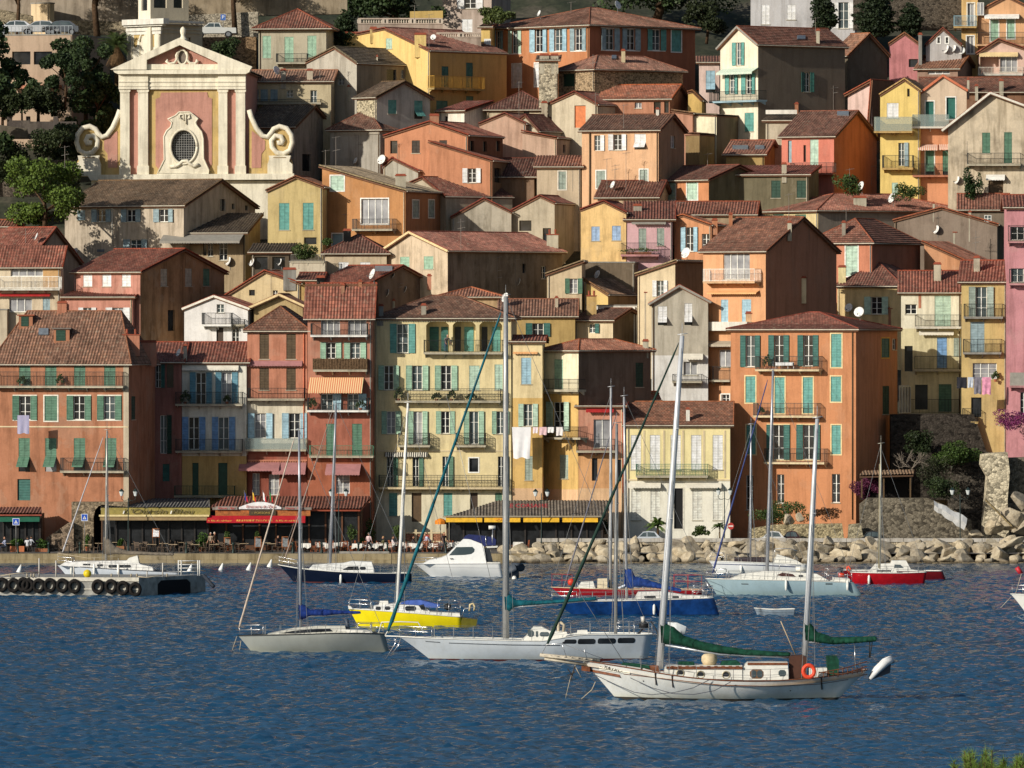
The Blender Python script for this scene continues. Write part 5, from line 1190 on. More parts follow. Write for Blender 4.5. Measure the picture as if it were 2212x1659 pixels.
class Boat:
 def __init__(s,name,label,gxc,gywl,r,c,cat='sailboat',group=None,Y=None):
  s.Y=Y or Ywl(gywl);s.r,s.c=r,c;s.k=s.Y/FP
  p=P(gxc,gywl,s.Y);s.X0=p.x;s.root=empty(name,(p.x,s.Y,0));tag(s.root,label,cat,group)
 def m(s,x,y,c=None,r=None):
  gx,gy=G(s.r if r is None else r,s.c if c is None else c,x,y);p=P(gx,gy,s.Y);return(p.x-s.X0,p.z)
 def q(s,x,y,o=0.0,**k):a,z=s.m(x,y,**k);return Vector((a,o,z))
 def hull(s,bt,bw,st,sw,sheer,B,mats,stern=.72,full=.5,rail=None,boot=.0,strake=None,nose=.8,fl=.82,transom=None,deckmat=None,bul=.04,tuck=.0):
  """bt, bw: bow top / waterline px; st, sw stern; sheer px list between"""
  bt,bw,st,sw=[s.m(*p)if len(p)==2 else s.m(p[0],p[1],c=p[2])for p in(bt,bw,st,sw)]
  sh=[bt]+[s.m(*p)if len(p)==2 else s.m(p[0],p[1],c=p[2])for p in sheer]+[st]
  def zs(x):
   for(x0,z0),(x1,z1)in zip(sh,sh[1:]):
    if x<=x1 or(x1,z1)==sh[-1]:
     f=(x-x0)/max(1e-6,x1-x0);return z0+(z1-z0)*f
  xs=np.array([p[0]for p in sh]);zz=np.array([p[1]for p in sh])
  NT,LV=30,[0,.12,.25,.4,.55,.7,.82,.92,1.0,1.12]
  def plan(t):return(math.sin(min(1,t/full)*math.pi/2)**nose)if t<full else 1-(1-stern)*((t-full)/(1-full))**2
  V=[];m=MB();s.deck=[];prev=None;cols={}
  for sg in(-1,1):
   for i in range(NT+1):
    t=i/NT;t=t**1.15
    xd=bt[0]+(st[0]-bt[0])*t
    w_=np.linspace(-.06,.06,5)*(xs[-1]-xs[0]);zd=float(np.mean([np.interp(xd+a,xs,zz)for a in w_]))if 0<i<NT else float(np.interp(xd,xs,zz))
    for j,v in enumerate(LV):
     e=min(1.0,v);xb=bt[0]+(bw[0]-bt[0])*e**.9;xe=st[0]+(sw[0]-st[0])*e
     x=xb+(xe-xb)*t;z=zd*(1-v)if v<=1 else-.35*(v-1)/.12
     y=B*plan(t)*(1-(1-fl)*e**1.6*(1+.8*(1-t)+1.1*max(0,t-.55)/.45*(stern<.7)))*(1 if v<=1 else .9)*(1-tuck*e**.8*max(0,(t-.55)/.45)**1.4)
     cols[(sg,i,j)]=len(m.V);m.V.append((x,sg*max(.012,y),z))
    if sg==-1:s.deck.append((xd,B*plan(t),zd))
  for sg in(-1,1):
   for i in range(NT):
    for j in range(len(LV)-1):
     a,b,c_,d=cols[(sg,i,j)],cols[(sg,i+1,j)],cols[(sg,i+1,j+1)],cols[(sg,i,j+1)]
     m.F.append((a,b,c_,d)if sg==-1 else(d,c_,b,a));m.MI.append(1 if boot and LV[j]>=1-boot else 0)
  for j in range(len(LV)-1):
   m.F.append((cols[(-1,NT,j)],cols[(1,NT,j)],cols[(1,NT,j+1)],cols[(-1,NT,j+1)]));m.MI.append(2 if transom else(1 if boot and LV[j]>=1-boot else 0))
  ml=[mats[0],mats[1]]+([transom]if transom else[])
  s.h=m.build('hull',ml,s.root,True)
  d=MB()
  for(x0,b0,z0),(x1,b1,z1)in zip(s.deck,s.deck[1:]):d.f([(x0,-b0+.02,z0-bul),(x1,-b1+.02,z1-bul),(x1,b1-.02,z1-bul),(x0,b0-.02,z0-bul)])
  d.build('deck',deckmat or GELC,s.root)
  if rail:
   e=MB()
   for sg in(-1,1):e.tube([(x,sg*(b+.01),z)for x,b,z in s.deck],.035,5)
   e.build('rub_rail',rail,s.root,True)
  s.B=B;return s
 def bz(s,x):
  X=[p[0]for p in s.deck];return float(np.interp(x,X,[p[1]for p in s.deck])),float(np.interp(x,X,[p[2]for p in s.deck]))
 def stripe(s,pts,mat,w=.05,name='stripe',v=None):
  """line painted along the hull side a fixed drop below the sheer: pts px"""
  P_=[s.m(*p)if len(p)==2 else s.m(p[0],p[1],c=p[2])for p in pts];e=MB()
  X=np.linspace(P_[0][0],P_[-1][0],24);Z=np.interp(X,[p[0]for p in P_],[p[1]for p in P_])
  bv=s.surf(X,Z)
  for sg in(-1,1):
   L=[(float(x),sg*(float(b)+.006),float(z))for x,b,z in zip(X,bv,Z)]
   for p,q_ in zip(L,L[1:]):e.f([(p[0],p[1],p[2]-w/2),(q_[0],q_[1],q_[2]-w/2),(q_[0],q_[1],q_[2]+w/2),(p[0],p[1],p[2]+w/2)])
  return e.build(name,mat,s.root)
 def surf(s,X,Z):
  """half breadth of hull side at (x, z) by casting into the hull mesh"""
  from mathutils.bvhtree import BVHTree
  if not hasattr(s,'bvh'):
   me=s.h.data;s.bvh=BVHTree.FromPolygons([v.co.copy()for v in me.vertices],[tuple(p.vertices)for p in me.polygons])
  r_=[]
  for x,z in zip(X,Z):
   h=s.bvh.ray_cast(Vector((float(x),-9,float(z))),Vector((0,1,0)));r_.append(-h[0].y if h[0]else .3)
  return r_
 def cabin(s,pts,w,mat,name='cabin',taper=.8,c=None,bev=True):
  P_=[s.m(p[0],p[1],c=(p[2]if len(p)>2 else c))for p in pts];z0=min(p[1]for p in P_);z1=max(p[1]for p in P_)
  s.cab=(w,taper,z0,z1)
  wz=lambda z:w*(1-(1-taper)*(z-z0)/max(.05,z1-z0));s.wz=wz
  m=MB();n=len(P_);m.V=[(x,-wz(z),z)for x,z in P_]+[(x,wz(z),z)for x,z in P_]
  m.F=[tuple(range(n)),tuple(range(2*n-1,n-1,-1))]+[(i,(i+1)%n,n+(i+1)%n,n+i)for i in range(n)];m.MI=[0]*len(m.F)
  return m.build(name,mat,s.root)
 def plates(s,rects,mat=None,name='window',c=None,out=.012,parent=None,poly=False):
  for p in rects:
   if poly:P_=[s.m(*q_,c=c)for q_ in p]
   else:x0,x1,y0,y1=p[:4];cc=p[4]if len(p)>4 else c;r_=min(abs(x1-x0),abs(y1-y0))*.28;P_=[s.m(*q_,c=cc)for q_ in((x0+r_,y0),(x1-r_,y0),(x1,y0+r_),(x1,y1-r_),(x1-r_,y1),(x0+r_,y1),(x0,y1-r_),(x0,y0+r_))]
   m=MB()
   for sg in(-1,1):
    for o in(.0,out):pass
    n=len(m.V);k=len(P_)
    m.V+=[(x,sg*(s.wz(z)-.02),z)for x,z in P_]+[(x,sg*(s.wz(z)+out),z)for x,z in P_]
    m.F+=[tuple(range(n,n+k)),tuple(range(n+2*k-1,n+k-1,-1))]+[(n+i,n+(i+1)%k,n+k+(i+1)%k,n+k+i)for i in range(k)];m.MI+=[0]*(k+2)
   m.build(name,mat or WINB,parent or s.root)
 def tubes(s,name,lines,r,mat,n=6,o=0.0,smooth=True,parent=None,sq=1.0):
  m=MB()
  for ln in lines:m.tube([s.q(*p[:2],o=(p[2]if len(p)>2 else o))for p in ln],r,n,0,True,sq)
  return m.build(name,mat,parent or s.root,smooth)
 def mast(s,foot,top,r0,r1,spreaders=(),mat=None,name='mast',stays=True,chain=None,bow=None,stern=None,head=None,w=.013):
  f,t=s.q(*foot),s.q(*top);m=MB();m.tube([f,f.lerp(t,.35),f.lerp(t,.7),t],[r0,r0,(r0+r1)/2,r1],10)
  m.tube([t,t+Vector((0,0,.7))],.012,4);m.bar(t+Vector((-.25,0,.05)),t+Vector((.3,0,.12)),.04)
  mo=m.build(name,mat or ALU,s.root,True);ww=MB();tips=[]
  sp=MB()
  for fr in spreaders:
   p=f.lerp(t,fr);L=s.B*.78
   for sg in(-1,1):sp.bar(p,p+Vector((.12,sg*L,.05)),.06,.035);tips.append((fr,sg,p+Vector((.12,sg*L,.05))))
  if spreaders:sp.build('spreader',mat or ALU,mo)
  if stays:
   b,z=s.bz(f.x)
   for sg in(-1,1):
    for dx in(-.25,.0,.5):
     foot_=Vector((f.x+dx,sg*b*.95,s.bz(f.x+dx)[1]));up=[q_ for fr,g_,q_ in tips if g_==sg]
     ww.tube([foot_]+([up[0]]if up and dx==0 else[])+([up[-1]]if len(up)>1 and dx==0 else[])+[f.lerp(t,.98 if dx==0 else .62)],w,4)
   if bow:ww.tube([s.q(*bow),f.lerp(t,.97)],w,4)
   if stern:ww.tube([s.q(*stern),t],w,4)
   ww.build('rigging',WIRE,s.root)
  s.mf,s.mt=f,t;return mo
 def furled(s,a,b,r,mat,name='furled_jib'):
  p,q_=s.q(*a),s.q(*b);m=MB();n=26
  pts=[p.lerp(q_,i/n)for i in range(n+1)];m.tube(pts,[r*(1-.55*i/n)*(1+.12*math.sin(i*2.1))*(.45 if i in(0,n)else 1)for i in range(n+1)],7)
  return m.build(name,mat,s.root,True)
 def cover(s,sect,mat,name='sail_cover',wid=.28,boom=None):
  """sect: px (x, ytop, ybot) along the boom"""
  m=MB();pts=[]
  X=[p[0]for p in sect];n=40
  for i in range(n+1):
   f=i/n;x=X[0]+(X[-1]-X[0])*f;yt=np.interp(x,X,[p[1]for p in sect]);yb=np.interp(x,X,[p[2]for p in sect])
   a,b=s.q(x,yt),s.q(x,yb);h=(a.z-b.z)/2;c=(a+b)/2;wr=1+.10*math.sin(i*1.9)+.06*math.sin(i*4.3);k=12
   for j in range(k):
    an=2*math.pi*j/k;w_=min(wid,.12+h*.5)*wr
    m.V.append((c.x+.03*math.sin(j+i),math.cos(an)*w_*(1.0-.35*math.sin(an)),c.z+math.sin(an)*h*(1+.05*math.sin(i*2.7+j))))
  for i in range(n):
   for j in range(12):a,b=i*12+j,i*12+(j+1)%12;m.F.append((a,b,b+12,a+12));m.MI.append(0)
  m.F.append(tuple(range(12)));m.F.append(tuple(range(n*12,n*12+12)));m.MI+=[0,0]
  o=m.build(name,mat,s.root,True)
  if boom:s.tubes('boom',[boom],.07,ALU)
  return o
 def rails(s,x0,x1,h=.62,n=7,mat=None,name='lifelines',c=None,wires=2):
  a,b=s.m(x0,0,c=c)[0]if not isinstance(x0,tuple)else s.m(x0[0],0,c=x0[1])[0],s.m(x1[0],0,c=x1[1])[0]if isinstance(x1,tuple)else s.m(x1,0,c=c)[0]
  m=MB()
  for sg in(-1,1):
   prev=None
   for i in range(n+1):
    x=a+(b-a)*i/n;bb,z=s.bz(x);p=Vector((x,sg*(bb-.06),z));m.tube([p,p+Vector((0,0,h))],.016,4)
    if prev is not None:
     for k in range(1,wires+1):m.tube([prev+Vector((0,0,h*k/wires)),p+Vector((0,0,h*k/wires))],.009,4)
    prev=p
  return m.build(name,mat or STEEL,s.root)
 def pulpit(s,x0,x1,h=.65,name='pulpit',mat=None,c=None,r=.018):
  a,b=sorted((s.m(x0,0,c=c)[0],s.m(x1,0,c=c)[0]));m=MB()
  for zf in(.55,1.0):
   L=[]
   for i in range(13):
    f=i/12;x=a+(b-a)*abs(2*f-1)if name=='pulpit' else b-(b-a)*abs(2*f-1)
    sg=-1 if f<.5 else 1;bb,z=s.bz(x);L.append(Vector((x,sg*max(.05,bb-.05)if abs(f-.5)>.02 else 0,z+h*zf)))
   m.tube(L,r,5)
   if zf==1.0:
    for q_ in L[::3]:m.tube([q_,Vector((q_.x,q_.y,s.bz(q_.x)[1]))],r,5)
  return m.build(name,mat or STEEL,s.root,True)
 def fender(s,x,y,c=None,h=.55,col='white'):
  a,z=s.m(x,y,c=c);b=s.surf([a],[z])[0];m=MB();y_=-(b+.13)
  m.lathe([(.02,h/2+.05),(.09,h/2-.05),(.11,0),(.09,-h/2+.05),(.02,-h/2)],0,0,8);m.tube([(0,0,h/2),(0,.1,h/2+.5)],.012,4)
  m.build('fender',paint(col,.5),s.root,True,(a,y_,z))
def at(o,v):o.location=v;return o
# --- white ketch in front
GRN=paint((24,70,52),.8,0,.3,3.0,.2,'canvas')
k=Boat('ketch','white two masted ketch with brown trim, green sail covers and orange lifebuoy, nearest boat',4424+1500,4977+1068,3,2)
k.hull((590,722),(905,1040),(855,806,3),(600,1085,3),[(1110,798),(1362,845),(1803,892),(2212,897),(177,886,3),(449,870,3)],2.05,[hullpaint((236,236,230),.5),paint((60,54,44),.7)],stern=.26,full=.42,boot=.1,rail=TEAK,bul=.28,nose=.7,fl=.66,tuck=.8,deckmat=paint((150,120,84),.8))
k.stripe([(960,838),(1370,880),(1800,928),(2212,940),(180,938,3),(450,925,3),(690,890,3)],TEAK,.055)
k.stripe([(600,795),(740,815),(930,848)],TEAK,.26,'scrollwork');k.stripe([(930,860),(942,872)],TEAK,.07,'scrollwork')
for x,y,c in((1122,840,2),(1232,870,2),(1376,890,2),(178,925,3),(453,915,3)):
 a0,z0=k.m(x,y-45,c=c);a1,z1=k.m(x+10,y+60,c=c);b0,b1=k.surf([a0,a1],[z0,z1]);m=MB()
 for sg in(-1,1):m.bar((a0,sg*(b0+.03),z0),(a1,sg*(b1+.03),z1),.07,.05)
 m.build('chainplate',paint((58,46,40),.6),k.root)
a0,z0=k.m(885,803);b0=k.surf([a0],[z0])[0];sl_=k.m(985,828);b1=k.surf([sl_[0]],[sl_[1]])[0]
npb=k.stripe([(752,785),(885,803),(1016,822)],paint((236,232,216),.5),.24,'name_board')
ang=math.atan2(sl_[1]-z0,sl_[0]-a0);dirv=Vector((sl_[0]-a0,-(b1-b0),sl_[1]-z0)).normalized();nv=Vector((dirv.y,-dirv.x,0)).normalized();nv=nv if nv.y<0 else-nv;upv=nv.cross(dirv).normalized();upv=upv if upv.z>0 else-upv
mt=Matrix((dirv,upv,nv)).transposed().to_4x4();mt.translation=Vector((a0,-b0,z0))+nv*.03
text_obj('- YATRON -',.26,paint((24,26,24),.6),npb,mt,.006,.35,1.75)
bs=MB();bs.tube([k.q(760,735),k.q(240,682)],[.14,.10],8)
for sg in(-1,1):bs.tube([k.q(700,735,sg*.5),k.q(260,690,sg*.16)],.05,5)
bs.tube([k.q(650,770),k.q(280,712)],.09,6)
for i in range(7):x=330+i*60;bs.bar(k.q(x,690+i*5,-.2-i*.04),k.q(x,690+i*5,.2+i*.04),.16,.04)
bs.build('bowsprit',paint((190,180,160),.7,0,.2),k.root,True)
k.tubes('bow_rail',[[(250,690),(300,590,-.2),(430,580,-.4),(620,650,-.6),(790,710,-.9)],[(470,700,-.3),(430,580,-.4)],[(650,720,-.6),(620,620,-.7)]],.018,STEEL)
k.tubes('anchor_chain',[[(550,760),(500,900),(455,1090)],[(545,780),(600,880)],[(720,910,-.5),(690,980,-.4),(600,1060,-.2)]],.02,ROPE)
m=MB();m.bar(k.q(545,780),k.q(505,900),.07);m.bar(k.q(480,800),k.q(520,860),.12,.05);m.bar(k.q(480,860),k.q(545,830),.12,.05);m.build('anchor',paint((60,54,50),.7,.4),k.root)
k.tubes('mooring_line',[[(700,840,-1.0),(900,930,-1.7),(1050,990,-2.05),(1200,1010,-2.2),(1400,990,-2.25),(1560,950,-2.25),(1700,880,-2.2)],[(1020,870,-1.6),(1200,950,-2.1),(1380,1000,-2.25),(1560,1008,-2.25),(1740,975,-2.25),(1880,900,-2.2)]],.02,paint((90,92,100),.9))
cb=k.cabin([(1312,862),(1316,800),(1335,776),(1400,768),(1985,768),(1985,890),(1700,880)],1.15,GELC,taper=.9)
for x,y in((1450,832),(1625,845),(1845,848)):
 a,z=k.m(x,y);m=MB()
 for sg in(-1,1):
  m.tube([(a+.2*math.cos(i*.5236),sg*(k.wz(z)+.02),z+.2*math.sin(i*.5236))for i in range(13)],.03,5)
 o=m.build('porthole',paint((190,180,150),.4,.5),cb,True);m=MB()
 for sg in(-1,1):m.prism([(a+.19*math.cos(i*.5236),z+.19*math.sin(i*.5236))for i in range(12)],lambda p,q_,o_,sg=sg:(p,sg*(k.wz(z)+o_),q_),-.02,.012)
 m.build('pane',WINB,o)
m=MB();
for sg in(-1,1):m.bar(k.q(1330,785,sg*1.12),k.q(1985,785,sg*1.12),.05,.14)
for i in range(10):x=1370+i*62;m.bar(k.q(x,775,-1.14),k.q(x+30,775,-1.14),.05,.07)
m.build('grab_rail',TEAK,cb)
dh=k.cabin([(1985,892),(1990,790),(2035,742),(2212,738),(165,740,3),(172,890,3)],1.1,GELC,taper=.86)
k.plates([(2050,2168,798,880)],paint((120,88,60),.5),'window_frame',parent=dh);k.plates([(2062,2106,808,870),(2112,2160,808,870)],glassm(2),'window',out=.02,parent=dh);k.plates([(85,150,805,860)],glassm(2),'window',c=3,parent=dh)
m=MB()
for sg in(-1,1):m.bar(k.q(2030,752,sg*1.0),k.q(2212+165,752,sg*1.0),.05,.12)
m.build('grab_rail',TEAK,dh)
k.cabin([(1150,800),(1170,770),(1260,772),(1275,830)],.5,TEAK,'hatch');k.cabin([(940,765),(960,748),(1180,765),(1190,800)],.5,GRN,'covered_dinghy');k.cabin([(1430,770),(1440,738),(1570,740),(1580,768)],.4,GRN,'hatch_cover')
k.cabin([(1800,768),(1815,732),(1940,728),(1970,750),(1970,770)],.5,GRN,'hatch_cover')
at(MB().build('x',GELC)if False else(lambda mm:(mm.lathe([(.0,.0),(.32,0),(.44,.25),(.42,.5),(.30,.62),(0,.64)],0,0,12),mm.build('water_butt',paint((206,186,150),.8,0,.15),k.root,True))[1])(MB()),k.q(1705,772))
k.cabin([(180,885,3),(185,690,3),(300,680,3),(330,700,3),(330,880,3)],.75,paint((78,46,32),.7),'companionway',taper=.95)
k.cabin([(505,690,3),(590,690,3),(608,720,3),(605,862,3),(515,862,3)],.95,GRN,'canvas_dodger',taper=.95)
k.cabin([(350,880,3),(350,790,3),(505,790,3),(505,865,3)],.9,GELC,'cockpit_coaming',taper=.95)
tb=MB()
for i in range(24):
 pass
lb=MB();R_,r_=.30,.105;nA,nB=20,8
for i in range(nA):
 a=2*math.pi*i/nA
 for j in range(nB):b_=2*math.pi*j/nB;lb.V.append(((R_+r_*math.cos(b_))*math.cos(a),r_*math.sin(b_),(R_+r_*math.cos(b_))*math.sin(a)*1.08))
for i in range(nA):
 for j in range(nB):lb.F.append((i*nB+j,((i+1)%nA)*nB+j,((i+1)%nA)*nB+(j+1)%nB,i*nB+(j+1)%nB));lb.MI.append(0)
tag(at(lb.build('lifebuoy',paint((232,74,40),.6,0,.1)),k.root.location+k.q(2212+342,812,-1.75)),'orange lifebuoy hung on the rail of the white ketch','lifebuoy')
m=MB();m.tube([k.q(2212+430,885-60,-1.6),k.q(2212+640,790,-1.4),k.q(2212+850,735,-.5)],.03,5);m.tube([k.q(2212+430,820,-1.62),k.q(2212+640,840,-1.4),k.q(2212+850,775,-.5)],.03,5)
for x in range(430,850,42):m.tube([k.q(2212+x,868-max(0,x-500)*.12,-1.6+(x-430)/420),k.q(2212+x,815-max(0,x-500)*.12,-1.6+(x-430)/420)],.02,4)
m.build('stern_rail',TEAK,k.root)
k.rails(1110,(170,3),.62,8);k.tubes('boom_crutch',[[(2212+750,600),(2212+752,800)]],.03,STEEL);k.tubes('deck_pole',[[(2212+110,390),(2212+240,690)]],.03,paint((180,160,130),.6))
k.mast((1275,800),(1470,1240-3318),.19,.12,(.45,.72),mat=paint((214,216,218),.35,.3,.05),bow=None,stern=None)
k.tubes('rigging',[[(290,610),(1440,-2020)],[(1020,830),(600,170),(545,0)]],.016,WIRE)
k.furled((300,600),(1440,-2010),.11,paint((22,52,42),.8,0,.2))
k.mast((2212+320,690),(2212+425,300-1659),.16,.10,(.6,),mat=paint((206,208,210),.35,.3,.05),name='mizzen_mast')
k.cover([(1285,395,585),(1380,430,590),(1480,510,605),(1620,560,640),(1800,600,668),(2000,632,685),(2212,648,692),(2212+190,660,692)],GRN,wid=.34,boom=[(1285,590),(1800,678),(2212+205,700)])
k.cover([(2212+318,388,566),(2212+360,400,568),(2212+420,478,575),(2212+560,528,592),(2212+750,525,582),(2212+935,520,566)],GRN,wid=.26,boom=[(2212+320,572),(2212+700,560),(2212+1062,540)])
k.tubes('topping_lift',[[(2212+880,570),(2212+875,700)],[(2212+900,570),(2212+880,710)]],.03,paint((40,40,40),.8))
td=Boat('inflatable_tender','white inflatable tender hoisted at the stern of the ketch',6636+970,4977+800,3,3,'dinghy',Y=k.Y);td.root.location=(td.root.location.x,td.Y-.1,P(6636+970,4977+800,k.Y).z);zoff=td.root.location.z
tq=lambda x,y,o=0:Vector((td.m(x,y)[0],o,td.m(x,y)[1]-zoff))
m=MB()
for sg in(-1,1):m.tube([tq(880,885,sg*.5),tq(940,810,sg*.62),tq(1010,745,sg*.6),tq(1060,720,sg*.3),tq(1070,735,0)],[.1,.18,.21,.19,.15],9)
m.build('side_tube',paint((224,224,222),.5,0,.06),td.root,True)
m=MB();m.V=[tuple(tq(870,900,-.5)),tuple(tq(1050,835,-.35)),tuple(tq(1050,835,.35)),tuple(tq(870,900,.5)),tuple(tq(890,830,-.5)),tuple(tq(1060,750,-.4)),tuple(tq(1060,750,.4)),tuple(tq(890,830,.5))]
m.F=[(0,1,2,3),(4,5,6,7),(0,1,5,4),(1,2,6,5),(2,3,7,6),(3,0,4,7)];m.MI=[0]*6;m.build('floor',paint((70,74,82),.7),td.root)
# --- white cutter rigged sloop with teal cover
TEALC=paint((16,92,104),.75,0,.3,2.5,.25,'canvas')
w2=Boat('sailing_yacht','white sailing yacht with long dark saloon windows and teal sail cover',2212+2000,4977+728,3,1)
w2.hull((1230,522),(1512,712),(2212+1215,500),(2212+1170,722),[(1500,532),(2212,548),(2212+370,556),(2212+470,500),(2212+800,496)],1.95,[hullpaint((214,220,224),.35),paint((86,34,32),.7)],stern=.6,full=.46,boot=.1,rail=GELC,nose=.75,fl=.72,tuck=.5)
w2.stripe([(1465,558),(1592,566)],paint((60,66,74),.5),.07);w2.stripe([(1668,570),(2212,584),(2212+415,588)],paint((60,66,74),.5),.07)
m_=MB();pcs=[]
for(x0,x1,y0,y1)in((432,555,538,576),(566,720,534,580),(738,895,530,578),(910,1062,527,574)):
 a0,zt=w2.m(x0,y0,c=2);a1,zb=w2.m(x1,y1,c=2);r_=(zt-zb)*.42;pts=[]
 for cx2,cz2,s0 in((a1-r_,zt-r_,0),(a0+r_*(2.2 if x0==432 else 1),zt-r_,90),(a0+r_*.6,zb+r_*.6,180),(a1-r_,zb+r_,270)):
  rr=r_ if s0!=180 else r_*.6
  for q_ in range(4):an=math.radians(s0+q_*30);pts.append((cx2+rr*math.cos(an),cz2+rr*math.sin(an)))
 m=MB();bb=w2.surf([p[0]for p in pts],[p[1]for p in pts]);n=len(m.V)
 for sg in(-1,1):
  n=len(m.V);m.V+=[(p[0],sg*(b_+.012),p[1])for p,b_ in zip(pts,bb)];m.F.append(tuple(range(n,n+len(pts))));m.MI.append(0)
 m.build('window',WINB,w2.root)
w2.cabin([(2212+80,552),(2212+120,520),(2212+190,436),(2212+260,436),(2212+330,470),(2212+470,478),(2212+480,500),(2212+420,560)],1.3,GELC,'wheelhouse',taper=.8,c=1)
w2.plates([(135,190,462,520),(205,225,470,520),(240,320,478,516)],glassm(2),c=2);w2.cabin([(2212+560,500),(2212+565,466),(2212+650,466),(2212+655,498)],.5,GELC,'hatch',c=1)
w2.tubes('bow_platform',[[(1115,518),(1300,524),(1520,534)],[(1115,515),(1150,460),(1180,400)],[(1060,490),(1085,400),(1250,395),(1400,400),(1450,490)]],.035,GELC)
w2.pulpit(1240,1520);w2.rails(1540,(1180,2),.7,11);w2.pulpit(2212+900,2212+1210,.7,'pushpit')
w2.tubes('anchor',[[(1215,530),(1200,590),(1120,720)],[(1250,540),(1230,600),(1170,680)],[(1190,540),(1240,590)]],.03,STEEL)
w2.mast((2160,540),(2158,900-3318),.2,.13,(.34,.66),mat=paint((170,170,168),.4,.4,.06),stern=(2212+1200,495))
w2.furled((1140,478),(2118,1040-3318),.125,TEALC);w2.tubes('rigging',[[(1115,510),(2150,-2390)],[(1640,80-1659),(2100,330)]],.014,WIRE)
w2.cover([(2150,145,300),(2190,150,310),(2240,205,262),(2400,214,250),(2600,205,235),(2212+725,180,208)],TEALC,wid=.3,boom=[(2150,275),(2500,245),(2212+740,205)])
w2.mast((2212+895,500),(2212+905,345-1659),.11,.08,(.62,),mat=paint((150,150,148),.4,.4,.06),name='mizzen_mast')
w2.tubes('outboard_motor',[[(2212+1130,350),(2212+1135,400)]],.13,paint((210,205,195),.5));w2.tubes('grill',[[(2212+1140,400),(2212+1140,450)]],.3,paint((26,26,28),.6));w2.tubes('pole',[[(2212+1140,440),(2212+1090,500)]],.06,paint((40,40,42),.6))
w2.tubes('windvane',[[(2212+1200,390),(2212+1250,470),(2212+1265,520)]],.04,paint((40,40,42),.6))
w2.tubes('rope_coil',[[(2212+400,400,-.6),(2212+400,480,-.7),(2212+440,500,-.7),(2212+450,420,-.6),(2212+415,395,-.6)]],.09,ROPE)
dk=Boat('dinghy','small white dinghy hung behind the stern of the white yacht',4424+1420,4977+500,3,2,'dinghy',Y=w2.Y);dk.root.location.z=.0
dk.hull((1345,398),(1370,480),(1505,440),(1470,505),[(1420,402)],.6,[paint((206,210,210),.5),paint((206,210,210),.5)],stern=.85)
for o in list(dk.root.children):
 if o.name.startswith('hull'):
  zmin=P(0,4977+500,dk.Y).z
  for v in o.data.vertices:
   if v.co.z<zmin:v.co.z=zmin+(v.co.z)*.02
# --- grey racing sloop
BLUEC=paint((26,52,120),.8,0,.3,2.5,.2,'canvas')
g3=Boat('sailing_yacht','grey hulled sloop with blue sail cover left of the yellow boat',2212+450,4977+655,3,1)
g3.hull((-157,515),(-40,660),(1108,494),(1150,640),[(300,500),(700,486),(1000,488)],1.55,[hullpaint((164,167,160),.3),paint((40,42,40),.7)],stern=.62,full=.5,boot=.06,rail=paint((40,42,44),.5),nose=.8,fl=.7,tuck=.55,transom=paint((70,76,78),.5))
g3.cabin([(100,500),(180,482),(330,448),(520,430),(770,430),(785,490)],.95,paint((196,194,182),.5),taper=.75)
g3.plates([[(215,490),(330,468),(520,452),(640,450),(668,474),(500,482),(330,492)]],poly=True);g3.cabin([(700,490),(715,455),(1000,470),(1010,492)],.9,GELC,'cockpit_coaming',taper=.9)
g3.pulpit(-140,60);g3.rails(80,1000,.6,7);g3.pulpit(880,1100,.6,'pushpit')
g3.mast((385,440),(372,400-1659),.095,.065,(.5,),mat=paint((160,164,172),.35,.5,.06),stern=(1100,480))
g3.furled((-150,460),(335,455-1659),.075,paint((196,178,160),.7,0,.15));g3.tubes('anchor_line',[[(-165,520),(-205,640)],[(-130,560),(-145,660)]],.018,ROPE)
g3.cover([(372,240,385),(410,245,375),(460,288,345),(600,288,345),(720,296,330),(900,304,322)],BLUEC,wid=.22,boom=[(390,350),(700,332),(905,316)])
g3.tubes('outboard_motor',[[(780,370),(800,470)]],.12,paint((60,70,84),.5))
# --- yellow boat
y4=Boat('sailing_yacht','bright yellow hulled sailboat with blue spray hood',2212+1300,4977+440,3,1)
y4.hull((800,282),(884,440),(1772,350),(1776,432),[(1000,290),(1400,318)],1.35,[paint((238,218,20),.3,0,.06,1.0,.4),paint((40,40,36),.7)],stern=.85,full=.55,boot=.07,rail=GELC,nose=.8,deckmat=GELC)
m=MB();m.box8([y4.q(1774,355,-1.1),y4.q(1915,375,-.9),y4.q(1915,375,.9),y4.q(1774,355,1.1)]*1+[y4.q(1776,440,-1.1),y4.q(1900,440,-.9),y4.q(1900,440,.9),y4.q(1776,440,1.1)]);m.build('stern_scoop',paint((112,106,34),.4),y4.root)  # scoop colour is the hull yellow with its shade painted in
y4.stripe([(885,406),(1020,410)],paint((60,56,20),.6),.04)
y4.cabin([(800,284),(795,252),(820,262),(840,286)],.35,GELC,'bow_bulwark')
y4.cabin([(1008,296),(1020,255),(1220,232),(1420,232),(1500,300),(1510,335),(1200,312)],.95,paint((240,238,230),.4),taper=.85)
y4.plates([(1035,1080,262,290),(1115,1162,258,290),(1290,1385,256,297)]);y4.cabin([(1060,250),(1070,214),(1140,214),(1145,244)],.4,GELC,'hatch')
y4.cabin([(1235,240),(1310,210),(1425,206),(1500,225),(1590,246),(1570,272),(1430,262),(1400,246)],.98,paint((72,100,176),.8,0,.15),'spray_hood',taper=.8);y4.plates([[(1405,250),(1450,240),(1470,290),(1430,286)]],poly=True)
